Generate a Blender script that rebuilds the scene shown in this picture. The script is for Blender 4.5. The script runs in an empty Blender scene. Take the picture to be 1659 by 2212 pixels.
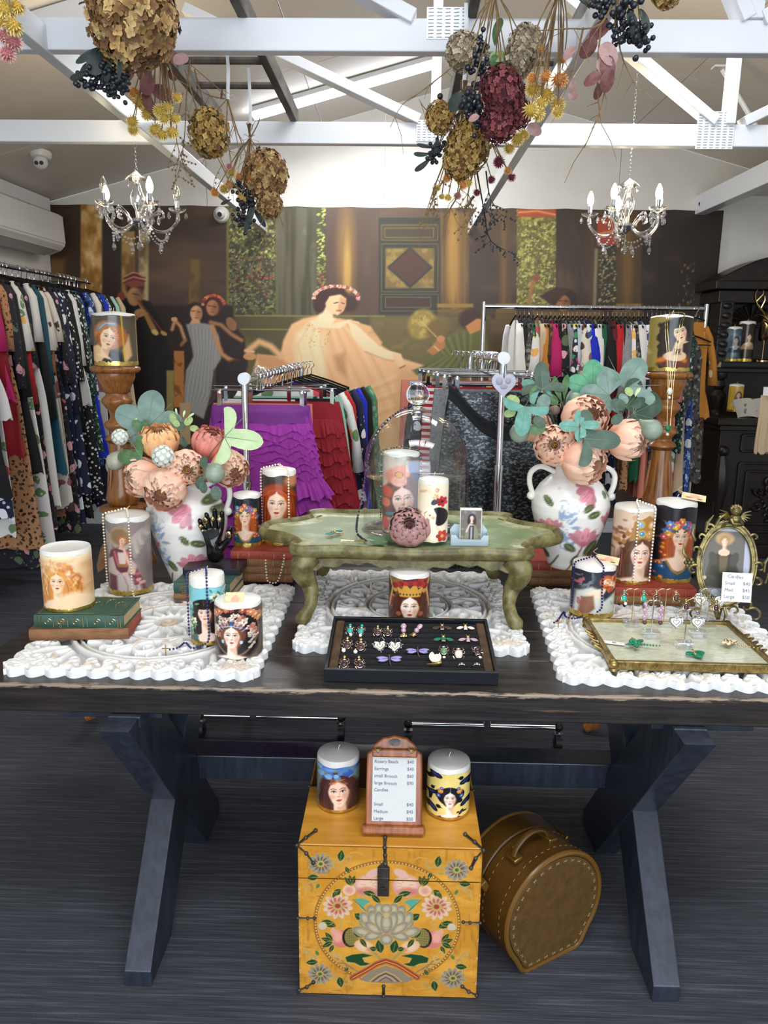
import bpy, math, random
import numpy as np
from mathutils import Vector, Matrix, Euler
PI = math.pi
random.seed(7)
RNG = np.random.default_rng(7)
SC = bpy.context.scene
COL = SC.collection

# ------------------------------------------------------------------ camera
F_PX, CXP, CYP = 1662.0, 829.5, 1106.0
CAM = Vector((0, 0, 1.55))
_ps, _pi, _ro = 0.020, math.radians(12.4), 0.0125
_r0 = Vector((math.cos(_ps), math.sin(_ps), 0))
FW = Vector((-math.sin(_ps)*math.cos(_pi), math.cos(_ps)*math.cos(_pi), -math.sin(_pi)))
_u0 = _r0.cross(FW)
RT = _r0*math.cos(_ro) + _u0*math.sin(_ro)
UP = -_r0*math.sin(_ro) + _u0*math.cos(_ro)
cd = bpy.data.cameras.new('camera')
cam = bpy.data.objects.new('camera', cd); COL.objects.link(cam)
cd.sensor_fit = 'HORIZONTAL'; cd.sensor_width = 36.0; cd.lens = 36.0*F_PX/1659.0
cd.clip_start = 0.05; cd.clip_end = 60
cam.matrix_world = Matrix(((RT.x, UP.x, -FW.x, CAM.x), (RT.y, UP.y, -FW.y, CAM.y), (RT.z, UP.z, -FW.z, CAM.z), (0, 0, 0, 1)))
SC.camera = cam
# ------------------------------------------------------------------ world, lights, exposure
w = bpy.data.worlds.new('world'); SC.world = w; w.use_nodes = True
w.node_tree.nodes['Background'].inputs[0].default_value = (0.80, 0.88, 1.0, 1)
w.node_tree.nodes['Background'].inputs[1].default_value = 0.75
SC.view_settings.view_transform = 'Standard'; SC.view_settings.look = 'None'
SC.view_settings.exposure = 0.48; SC.view_settings.gamma = 1.0
SC.view_settings.use_curve_mapping = False
def area(name, loc, rot, sx, sy, power, col):
    l = bpy.data.lights.new(name, 'AREA'); l.shape = 'RECTANGLE'; l.size = sx; l.size_y = sy
    l.energy = power; l.color = col
    o = bpy.data.objects.new(name, l); COL.objects.link(o); o.location = loc; o.rotation_euler = rot
    return o
area('shopfront_daylight', (0.3, -2.2, 1.5), (math.radians(88), 0, 0), 4.4, 2.2, 110, (0.80, 0.89, 1.0))
area('ceiling_tube_light_front', (0.5, 0.6, 3.1), (0, 0, 0), 2.4, 0.5, 38, (0.95, 0.98, 1.0))
area('ceiling_tube_light_back', (-0.45, 5.5, 3.05), (0, math.radians(-15), 0), 1.2, 0.2, 24, (0.93, 0.97, 1.0))
area('ceiling_tube_light_middle', (0.6, 3.1, 3.25), (0, 0, 0), 1.6, 0.5, 27, (0.96, 0.98, 1.0))

# ------------------------------------------------------------------ helpers
def proj(p):
    d = Vector(p) - CAM
    k = d.dot(FW)
    return CXP + F_PX*d.dot(RT)/k, CYP - F_PX*d.dot(UP)/k
def P(px, py, y=None, z=None, x=None):
    d = FW + RT*((px-CXP)/F_PX) + UP*((CYP-py)/F_PX)
    if y is not None: t = (y-CAM.y)/d.y
    elif z is not None: t = (z-CAM.z)/d.z
    else: t = (x-CAM.x)/d.x
    return CAM + d*t
def mpp(p):                       # metres covered by one photograph pixel at a point
    return (Vector(p)-CAM).dot(FW)/F_PX
def lin(c):
    if isinstance(c, str):
        c = c.lstrip('#'); c = tuple(int(c[i:i+2], 16)/255 for i in (0, 2, 4))
    return tuple((x/12.92 if x <= .04045 else ((x+.055)/1.055)**2.4) for x in c[:3])
def tag(o, label=None, cat=None, group=None, kind=None):
    if label: o['label'] = label
    if cat: o['category'] = cat
    if group: o['group'] = group
    if kind: o['kind'] = kind
    return o
def root(name, loc, label=None, cat=None, group=None, rz=0, rot=None):
    o = bpy.data.objects.new(name, None); COL.objects.link(o)
    o.empty_display_size = .02
    o.location = loc; o.rotation_euler = rot if rot is not None else (0, 0, rz)
    return tag(o, label, cat, group)
def kids(o): return list(o.children)
def dup(o, parent=None, loc=None, rot=None, label=None, scale=None):
    c = o.copy(); COL.objects.link(c)
    if parent is not None: c.parent = parent
    for ch in list(o.children): dup(ch, c)
    if loc is not None: c.location = loc
    if rot is not None: c.rotation_euler = rot
    if scale is not None: c.scale = (scale,)*3 if not hasattr(scale, '__len__') else scale
    if label: c['label'] = label
    return c
def put(name, mesh, parent=None, M=None):
    o = bpy.data.objects.new(name, mesh); COL.objects.link(o)
    if parent is not None: o.parent = parent
    if M is not None: o.matrix_local = M
    return o
def T(x, y, z): return Matrix.Translation((x, y, z))
def R(a, ax): return Matrix.Rotation(a, 4, ax)
def S(x, y=None, z=None):
    if y is None: y = z = x
    return Matrix.Diagonal((x, y, z, 1))
def frame(p, zdir, up=(0, 0, 1)):     # matrix with local z along zdir
    z = Vector(zdir).normalized(); u = Vector(up)
    if abs(z.dot(u)) > .98: u = Vector((0, 1, 0))
    x = u.cross(z).normalized(); y = z.cross(x)
    return Matrix(((x.x, y.x, z.x, p[0]), (x.y, y.y, z.y, p[1]), (x.z, y.z, z.z, p[2]), (0, 0, 0, 1)))
def rnd(a, b): return random.uniform(a, b)

class MB:
    def __init__(s, M=None):
        s.v = []; s.f = []; s.c = []; s.M = M; s.col = None
    def add(s, vs, fs, cols=None):
        n = len(s.v)
        if s.M is not None: vs = [tuple(s.M @ Vector(q)) for q in vs]
        else: vs = [tuple(q) for q in vs]
        s.v += vs; s.f += [tuple(i+n for i in f) for f in fs]
        if cols is not None: s.c += list(cols)
        elif s.col is not None: s.c += [s.col]*len(vs)
        return s
    def box(s, c, d, rot=None):
        x, y, z = d[0]/2, d[1]/2, d[2]/2
        vs = [Vector((a*x, b*y, e*z)) for e in (-1, 1) for b in (-1, 1) for a in (-1, 1)]
        if rot is not None:
            vs = [rot @ q for q in vs]
        vs = [q+Vector(c) for q in vs]
        return s.add(vs, [(0, 2, 3, 1), (4, 5, 7, 6), (0, 1, 5, 4), (1, 3, 7, 5), (3, 2, 6, 7), (2, 0, 4, 6)])
    def beam(s, a, b, w, h, up=(0, 0, 1)):       # box from a to b
        a = Vector(a); b = Vector(b); L = (b-a).length
        m = frame((a+b)/2, b-a, up)
        vs = [m @ Vector((i*w/2, j*h/2, k*L/2)) for k in (-1, 1) for j in (-1, 1) for i in (-1, 1)]
        return s.add(vs, [(0, 2, 3, 1), (4, 5, 7, 6), (0, 1, 5, 4), (1, 3, 7, 5), (3, 2, 6, 7), (2, 0, 4, 6)])
    def lathe(s, prof, n=20, c=(0, 0, 0), arc=None, mod=None):
        vs = []; fs = []; m = len(prof)
        for (r, z) in prof:
            for j in range(n):
                a = 2*PI*j/n; rr = r*(mod(a, z) if mod else 1)
                vs.append((c[0]+rr*math.cos(a), c[1]+rr*math.sin(a), c[2]+z))
        for i in range(m-1):
            for j in range(n):
                k = (j+1) % n
                fs.append((i*n+j, i*n+k, (i+1)*n+k, (i+1)*n+j))
        if prof[0][0] > 1e-5: fs.append(tuple(range(n))[::-1])
        if prof[-1][0] > 1e-5: fs.append(tuple((m-1)*n+j for j in range(n)))
        return s.add(vs, fs)
    def tube(s, pts, r, n=6, cap=True, flat=1.0, closed=False):
        pts = [Vector(p) for p in pts]; m = len(pts)
        rs = r if hasattr(r, '__len__') else [r]*m
        vs = []; fs = []; pu = None
        for i, p in enumerate(pts):
            if closed: d = pts[(i+1) % m]-pts[i-1]
            else: d = pts[min(i+1, m-1)]-pts[max(i-1, 0)]
            if d.length < 1e-9: d = Vector((0, 0, 1))
            d.normalize()
            if pu is None:
                pu = Vector((0, 0, 1)) if abs(d.z) < .9 else Vector((0, 1, 0))
            x = pu.cross(d)
            if x.length < 1e-6: x = Vector((1, 0, 0)).cross(d)
            x.normalize(); y = d.cross(x); pu = y
            for j in range(n):
                a = 2*PI*j/n
                vs.append(p + x*(rs[i]*math.cos(a)) + y*(rs[i]*flat*math.sin(a)))
        mm = m if closed else m-1
        for i in range(mm):
            q = (i+1) % m
            for j in range(n):
                k = (j+1) % n
                fs.append((i*n+j, i*n+k, q*n+k, q*n+j))
        if cap and not closed:
            fs.append(tuple(range(n))[::-1]); fs.append(tuple((m-1)*n+j for j in range(n)))
        return s.add(vs, fs)
    def sph(s, c, r, nu=10, nv=6, sc=(1, 1, 1), M=None):
        vs = []; fs = []
        vs.append((0, 0, -1))
        for i in range(1, nv):
            t = -PI/2+PI*i/nv
            for j in range(nu):
                a = 2*PI*j/nu
                vs.append((math.cos(t)*math.cos(a), math.cos(t)*math.sin(a), math.sin(t)))
        vs.append((0, 0, 1)); L = len(vs)-1
        for j in range(nu): fs.append((0, 1+(j+1) % nu, 1+j))
        for i in range(nv-2):
            for j in range(nu):
                k = (j+1) % nu
                fs.append((1+i*nu+j, 1+i*nu+k, 1+(i+1)*nu+k, 1+(i+1)*nu+j))
        for j in range(nu): fs.append((L, 1+(nv-2)*nu+j, 1+(nv-2)*nu+(j+1) % nu))
        out = []
        for q in vs:
            q = Vector((q[0]*r*sc[0], q[1]*r*sc[1], q[2]*r*sc[2]))
            if M is not None: q = M.to_3x3() @ q
            out.append(q+Vector(c))
        return s.add(out, fs)
    def prism(s, poly, z0, z1, M=None):
        n = len(poly)
        vs = [Vector((p[0], p[1], z0)) for p in poly]+[Vector((p[0], p[1], z1)) for p in poly]
        if M is not None: vs = [M @ q for q in vs]
        fs = [tuple(range(n))[::-1], tuple(range(n, 2*n))]+[(i, (i+1) % n, n+(i+1) % n, n+i) for i in range(n)]
        return s.add(vs, fs)
    def grid(s, fn, nu, nv, colfn=None, closeu=False):
        vs = []; fs = []; cs = [] if colfn else None
        for j in range(nv+1):
            for i in range(nu if closeu else nu+1):
                vs.append(fn(i/nu, j/nv))
                if colfn: cs.append(colfn(i/nu, j/nv))
        W = nu if closeu else nu+1
        for j in range(nv):
            for i in range(nu):
                k = (i+1) % W
                fs.append((j*W+i, j*W+k, (j+1)*W+k, (j+1)*W+i))
        return s.add(vs, fs, cs)
    def mesh(s, name, mat, smooth=True, angle=40):
        me = bpy.data.meshes.new(name); me.from_pydata(s.v, [], s.f); 
        if s.c:
            a = me.color_attributes.new('Col', 'FLOAT_COLOR', 'POINT')
            arr = np.ones((len(s.v), 4), dtype=np.float32); arr[:, :3] = np.array([q[:3] for q in s.c], dtype=np.float32)
            a.data.foreach_set('color', arr.ravel())
        if mat is not None:
            for m_ in (mat if isinstance(mat, (list, tuple)) else [mat]): me.materials.append(m_)
        me.update()
        if smooth:
            me.shade_smooth() if hasattr(me, 'shade_smooth') else None
            if angle < 180:
                try: me.set_sharp_from_angle(angle=math.radians(angle))
                except Exception: pass
        else: me.shade_flat()
        return me
    def build(s, name, mat, parent=None, smooth=True, angle=40, bevel=0, origin=None, M=None, seg=2):
        if origin == 'base':
            a = np.array(s.v); lo = a.min(0); hi = a.max(0)
            origin = ((lo[0]+hi[0])/2, (lo[1]+hi[1])/2, lo[2])
        if origin is not None:
            s.v = [(q[0]-origin[0], q[1]-origin[1], q[2]-origin[2]) for q in s.v]
        me = s.mesh(name, mat, smooth, angle)
        o = put(name, me, parent, M)
        if origin is not None: o.location = origin
        if bevel:
            b = o.modifiers.new('bevel', 'BEVEL'); b.width = bevel; b.segments = seg; b.limit_method = 'ANGLE'; b.angle_limit = math.radians(40)
        return o
def npmesh(name, V, nu, nv, mat, colors=None, parent=None, closeu=False, smooth=True):
    """V: ((nv+1)*(W),3) numpy grid"""
    W = nu if closeu else nu+1
    i, j = np.meshgrid(np.arange(nu), np.arange(nv)); i = i.ravel(); j = j.ravel(); k = (i+1) % W
    Fc = np.stack([j*W+i, j*W+k, (j+1)*W+k, (j+1)*W+i], 1).astype(np.int32)
    me = bpy.data.meshes.new(name)
    me.vertices.add(len(V)); me.vertices.foreach_set('co', np.asarray(V, dtype=np.float32).ravel())
    me.loops.add(Fc.size); me.loops.foreach_set('vertex_index', Fc.ravel())
    me.polygons.add(len(Fc)); me.polygons.foreach_set('loop_start', np.arange(0, Fc.size, 4, dtype=np.int32))
    me.update(calc_edges=True)
    if colors is not None:
        a = me.color_attributes.new('Col', 'FLOAT_COLOR', 'POINT')
        arr = np.ones((len(V), 4), dtype=np.float32); arr[:, :3] = colors
        a.data.foreach_set('color', arr.ravel())
    me.materials.append(mat)
    if smooth: me.shade_smooth()
    me.validate()
    return put(name, me, parent)

# ---- materials
_MC = {}
class NT:
    def __init__(s, name):
        s.m = bpy.data.materials.new(name); s.m.use_nodes = True; s.t = s.m.node_tree
        s.b = s.t.nodes['Principled BSDF']
    def n(s, kind, **kw):
        q = s.t.nodes.new(kind)
        for k, v in kw.items():
            if k in q.inputs: q.inputs[k].default_value = v
            else: setattr(q, k, v)
        return q
    def l(s, a, b): s.t.links.new(a, b)
    def coord(s, kind='Object', scale=(1, 1, 1), rot=(0, 0, 0)):
        c = s.n('ShaderNodeTexCoord'); mp = s.n('ShaderNodeMapping')
        mp.inputs['Scale'].default_value = scale; mp.inputs['Rotation'].default_value = rot
        s.l(c.outputs[kind], mp.inputs[0]); return mp.outputs[0]
    def ramp(s, fac, stops, interp='LINEAR'):
        r = s.n('ShaderNodeValToRGB'); cr = r.color_ramp; cr.interpolation = interp
        while len(cr.elements) < len(stops): cr.elements.new(.5)
        for e, (p, c) in zip(cr.elements, stops):
            e.position = p; e.color = (*lin(c), 1) if not isinstance(c, (int, float)) else (c, c, c, 1)
        s.l(fac, r.inputs[0]); return r.outputs[0]
    def mix(s, fac, a, b, mode='MIX'):
        q = s.n('ShaderNodeMix', data_type='RGBA', blend_type=mode)
        for sock, v in ((q.inputs[0], fac), (q.inputs[6], a), (q.inputs[7], b)):
            if isinstance(v, (int, float)): sock.default_value = v
            elif isinstance(v, (tuple, str)): sock.default_value = (*lin(v), 1)
            else: s.l(v, sock)
        return q.outputs[2]
    def bump(s, h, strength=.3, dist=.002):
        b = s.n('ShaderNodeBump'); b.inputs['Strength'].default_value = strength; b.inputs['Distance'].default_value = dist
        s.l(h, b.inputs['Height']); s.l(b.outputs[0], s.b.inputs['Normal'])
    def noise(s, co, scale, detail=4, rough=.5):
        q = s.n('ShaderNodeTexNoise'); q.inputs['Scale'].default_value = scale; q.inputs['Detail'].default_value = detail
        q.inputs['Roughness'].default_value = rough; s.l(co, q.inputs['Vector']); return q.outputs[0]
    def voro(s, co, scale, feature='F1'):
        q = s.n('ShaderNodeTexVoronoi'); q.feature = feature; q.inputs['Scale'].default_value = scale; s.l(co, q.inputs['Vector']); return q
    def done(s, base, rough=.5, metal=0, **kw):
        if isinstance(base, (tuple, str)): s.b.inputs['Base Color'].default_value = (*lin(base), 1)
        elif base is not None: s.l(base, s.b.inputs['Base Color'])
        if isinstance(rough, (int, float)): s.b.inputs['Roughness'].default_value = rough
        else: s.l(rough, s.b.inputs['Roughness'])
        s.b.inputs['Metallic'].default_value = metal
        for k, v in kw.items(): s.b.inputs[k.replace('_', ' ')].default_value = v
        return s.m
def mat(name, col, rough=.5, metal=0, col2=None, ns=30, stretch=(1, 1, 1), bump=0, bs=200, bd=.001, lo=.35, hi=.65, **kw):
    if name in _MC: return _MC[name]
    t = NT(name); base = col
    if col2 is not None or bump:
        co = t.coord(scale=stretch)
        if col2 is not None:
            base = t.ramp(t.noise(co, ns, 5, .6), [(lo, col), (hi, col2)])
        if bump: t.bump(t.noise(co, bs, 4, .6), bump, bd)
    _MC[name] = t.done(base, rough, metal, **kw)
    return _MC[name]
def vmat(name='painted_print', rough=.4, bump=0, metal=0, **kw):
    if name in _MC: return _MC[name]
    t = NT(name); a = t.n('ShaderNodeAttribute'); a.attribute_name = 'Col'
    if bump: t.bump(t.noise(t.coord(), 150, 4, .6), bump, .001)
    _MC[name] = t.done(a.outputs['Color'], rough, metal, **kw)
    return _MC[name]
def emis(name, col, strength):
    if name in _MC: return _MC[name]
    t = NT(name); _MC[name] = t.done(col, .5, 0, Emission_Color=(*lin(col), 1), Emission_Strength=strength)
    return _MC[name]
def glass(name, col='#ffffff', rough=.0, ior=1.45, alpha=None):
    if name in _MC: return _MC[name]
    t = NT(name); _MC[name] = t.done(col, rough, 0, Transmission_Weight=1.0, IOR=ior)
    return _MC[name]
# ================================================================== ROOM
YB = 6.4; XL = -2.82; XR = 4.2; YF = -2.4; ZE = 2.60; RX = 0.45; SLOPE = math.tan(math.radians(15))
ZR = ZE + (RX-XL)*SLOPE
def zc(x): return ZR - abs(x-RX)*SLOPE
M_wall = mat('wall_paint', '#dcd8d0', .6, col2='#e4e0d8', ns=3)
M_ceil = mat('ceiling_paint', '#dcd5ca', .55, col2='#e2dcd2', ns=2)
M_beam = mat('beam_gloss_paint', '#dddfe2', .32, bump=.15, bs=25, bd=.002, stretch=(.3, 3, 3))
def carpet():
    t = NT('striped_charcoal_carpet'); 
    co = t.coord(scale=(3.0, 105, 1)); n1 = t.noise(co, 1.0, 3, .6)
    co2 = t.coord(scale=(6, 320, 1)); n2 = t.noise(co2, 1.0, 2, .5)
    co3 = t.coord(); n3 = t.noise(co3, 260, 3, .7); n4 = t.noise(co3, 1.2, 2)
    a = t.ramp(n1, [(.38, '#282a31'), (.55, '#3d3f47'), (.68, '#6d6f78')])
    b = t.ramp(n2, [(.4, '#2e3037'), (.7, '#666871')])
    c = t.mix(.42, a, b); d = t.mix(t.ramp(n3, [(.35, .0), (.75, .55)]), c, '#1d1e24')
    e = t.mix(t.ramp(n4, [(.35, .0), (.7, .35)]), d, '#3a3b42')
    t.bump(n3, .5, .003)
    return t.done(e, .95)
fl = MB().box(((XL+XR)/2, (YB+YF)/2, -.05), (XR-XL, YB-YF, .1)).build('floor', carpet(), smooth=False); tag(fl, kind='structure')
wl = MB().box((XL-.05, (YB+YF)/2, ZE/2), (.1, YB-YF, ZE)).build('wall_left', M_wall, smooth=False); tag(wl, kind='structure')
wr = MB().box((XR+.05, (YB+YF)/2, 1.35), (.1, YB-YF, 2.7)).build('wall_right', M_wall, smooth=False); tag(wr, kind='structure')
# back wall: lining sheets with recessed joints
wb = MB().box(((XL+XR)/2, YB+.09, 1.25), (XR-XL, .1, 2.5)).build('wall_back', M_wall, smooth=False); tag(wb, kind='structure')
edges = [XL, -1.55, -.155, 1.66, 3.0, XR]
for a, b in zip(edges[:-1], edges[1:]):
    a2, b2 = a+.002, b-.002
    pts = [(a2, 0), (b2, 0), (b2, zc(b2))] + ([(RX, ZR)] if a2 < RX < b2 else []) + [(a2, zc(a2))]
    MB().prism(pts, 0, .03, M=T(0, YB+.03, 0) @ R(PI/2, 'X')).build('panel', M_wall, wb, smooth=False)
# ceiling: two slopes, each of lining sheets
ce = MB().box((RX, (YB+YF)/2, ZR+.03), (.12, YB-YF, .04)).build('ceiling', M_ceil, smooth=False); tag(ce, kind='structure')
for side in (-1, 1):
    L = (RX-XL)/math.cos(math.radians(15)) if side < 0 else (XR-RX)/math.cos(math.radians(15))
    ny = 7; dy = (YB-YF)/ny; nx = 3
    for i in range(ny):
        for j in range(nx):
            y0 = YF+i*dy; m = T(RX, 0, ZR) @ R(side*math.radians(15), 'Y')
            xs = side*L*(j+.5)/nx
            MB(m).box((xs, y0+dy/2, .02), (L/nx-.006, dy-.006, .04)).build('panel', M_ceil, ce, smooth=False)
# front wall pieces beside and over the shopfront opening
wf = MB().box((XL+.55, YF-.05, 1.3), (1.1, .1, 2.6)).box((XR-.75, YF-.05, 1.3), (1.5, .1, 2.6)).box(((XL+XR)/2, YF-.05, 2.72), (XR-XL, .1, .3))
wf = wf.build('wall_front', M_wall, smooth=False); tag(wf, kind='structure')
bb = MB().box((XL+.012, (YB+YF)/2, .05), (.02, YB-YF-.2, .1)).build('baseboard_left', M_beam, smooth=False, bevel=.003); tag(bb, kind='structure')
bb = MB().box(((XL+XR)/2, YB-.012, .05), (XR-XL-.1, .02, .1)).build('baseboard_back', M_beam, smooth=False, bevel=.003); tag(bb, kind='structure')
# cornice strip on the left wall above the air conditioner
t_ = MB().box((XL+.06, 2.2, 2.55), (.1, 8, .09)).build('trim_1', M_beam, smooth=False, bevel=.003); tag(t_, kind='structure')

# ---- roof trusses
M_plate = mat('nail_plate_paint', '#eef0f2', .35, metal=.2)
M_slot = mat('plate_slot', '#8f9498', .6)
def nail_plate(par, x, y, z, w_, h_, nx, nz):
    pl = MB().box((x, y, z), (w_, .003, h_)).build('nail_plate', M_plate, par, smooth=False)
    g = MB()
    for i in range(nx):
        for k in range(nz):
            g.box((x-w_/2+(i+.5)*w_/nx, y-.0022, z-h_/2+(k+.5)*h_/nz), (w_/nx*.62, .0016, h_/nz*.22), rot=R(math.radians(rnd(-6, 6)), 'Y').to_3x3())
    o = g.build('slot', M_slot, pl, smooth=False); o['kind'] = 'stuff'
def truss(name, y, webs, plates, lab):
    o = MB().beam((XL+.02, y, 2.445), (XR-.02, y, 2.445), .045, .09).build(name, M_beam, smooth=False, bevel=.004); tag(o, lab, kind='structure')
    for (xa, za, xb, zb, wd) in webs:
        MB().beam((xa, y, za), (xb, y, zb), .04, wd, up=(0, 1, 0)).build('web', M_beam, o, smooth=False, bevel=.003)
    for pl in plates: nail_plate(o, pl[0], y-.0245, pl[1], *pl[2:])
    MB().beam((XL+.02, y, zc(XL)-.05), (RX, y, ZR-.05), .04, .09).build('rafter', M_beam, o, smooth=False)
    MB().beam((RX, y, ZR-.05), (XR-.02, y, zc(XR)-.05), .04, .09).build('rafter', M_beam, o, smooth=False)
    return o
y1 = 2.56; y2 = 3.66
truss('trim_2', y1, [(.45, 2.49, .45, ZR-.08, .01), (.02, 2.49, -1.1, 3.03, .085), (1.02, 2.49, 1.02, 3.28, .07), (1.04, 2.49, 2.0, 3.02, .08), (1.0, 2.49, .55, 3.3, .08)],
      [(.12, 2.475, .125, .085, 5, 9)], 'painted white roof truss nearest the camera')
truss('trim_3', y2, [(.13, 2.49, .13, ZR-.12, .07), (.06, 2.50, -.95, 2.93, .085), (1.40, 2.49, 1.40, 3.15, .075), (1.34, 2.50, .46, 3.13, .08), (1.46, 2.50, 2.3, 2.9, .08)],
      [(.105, 2.455, .115, .085, 5, 8), (1.34, 2.465, .16, .15, 6, 14)], 'painted white roof truss in front of the chandeliers')
# boards running from front to back at beam height
for i, (x, lab) in enumerate(((-1.10, 'white runner board along the room at left'), (.52, 'white runner board along the room right of centre'))):
    o = MB().beam((x, 1.2, 2.43), (x, YB-.01, 2.43), .04, .075).build('trim_%d' % (4+i), M_beam, smooth=False, bevel=.003); tag(o, lab, kind='structure')
o = MB().beam((2.30, 2.0, 2.62), (2.30, YB, 2.62), .09, .14).build('trim_6', M_beam, smooth=False, bevel=.005); tag(o, kind='structure')
MB().box((2.9, 4.2, 2.70), (1.1, 4.3, .03)).build('soffit', M_ceil, o, smooth=False)
o = MB().beam((2.75, 2.4, 2.30), (2.75, YB, 2.30), .03, .03).build('trim_7', M_beam, smooth=False); tag(o, kind='structure')
bpy.data.objects.remove(o)

# fluorescent batten on the ceiling slope
M_tube = emis('tube_light', '#f2f7ff', 14)
def batten(xa, xb, y):
    t = root('fluorescent_light', ((xa+xb)/2, y, zc((xa+xb)/2)-.02), 'long fluorescent light fitting glowing white on the sloped ceiling', 'light')
    a = Vector((xa, y, zc(xa)-.02))-t.location; b = Vector((xb, y, zc(xb)-.02))-t.location
    MB().beam(a, b, .12, .03).build('housing', M_beam, t, smooth=False, bevel=.003)
    d = Vector((0, 0, -.03))
    MB().beam(a+d, b+d, .10, .03).build('diffuser', M_tube, t, smooth=False, bevel=.008)
    return t
batten(-1.03, .17, 5.62)

# ---- ladders laid over the trusses
M_oldwood = mat('weathered_dark_wood', '#3d3833', .75, col2='#6a625a', ns=8, stretch=(2, .6, 2), bump=.3, bs=60, bd=.002)
def ladder(xa, xb, ya, yb, z, rungs, lab):
    t = root('ladder', ((xa+xb)/2, (ya+yb)/2, z), lab, 'ladder')
    for x in (xa, xb): MB().box((x-t.location.x, 0, .03), (.03, yb-ya, .065)).build('rail', M_oldwood, t, smooth=False, bevel=.004)
    for y in rungs: MB().tube([(xa-t.location.x, y-t.location.y, .03), (xb-t.location.x, y-t.location.y, .03)], .013, 8).build('rung', M_oldwood, t)
    return t
ladder(-.83, -.49, .9, 3.70, 2.492, [1.1, 1.38, 1.66, 1.94, 2.22, 2.46, 2.74, 3.0, 3.27], 'weathered wooden ladder resting on the white trusses, left of centre')
ladder(.19, .53, .9, 3.70, 2.492, [1.1, 1.38, 1.66, 1.94, 2.22, 2.46, 2.74, 3.0, 3.27], 'weathered wooden ladder resting on the white trusses, right of centre')
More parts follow.
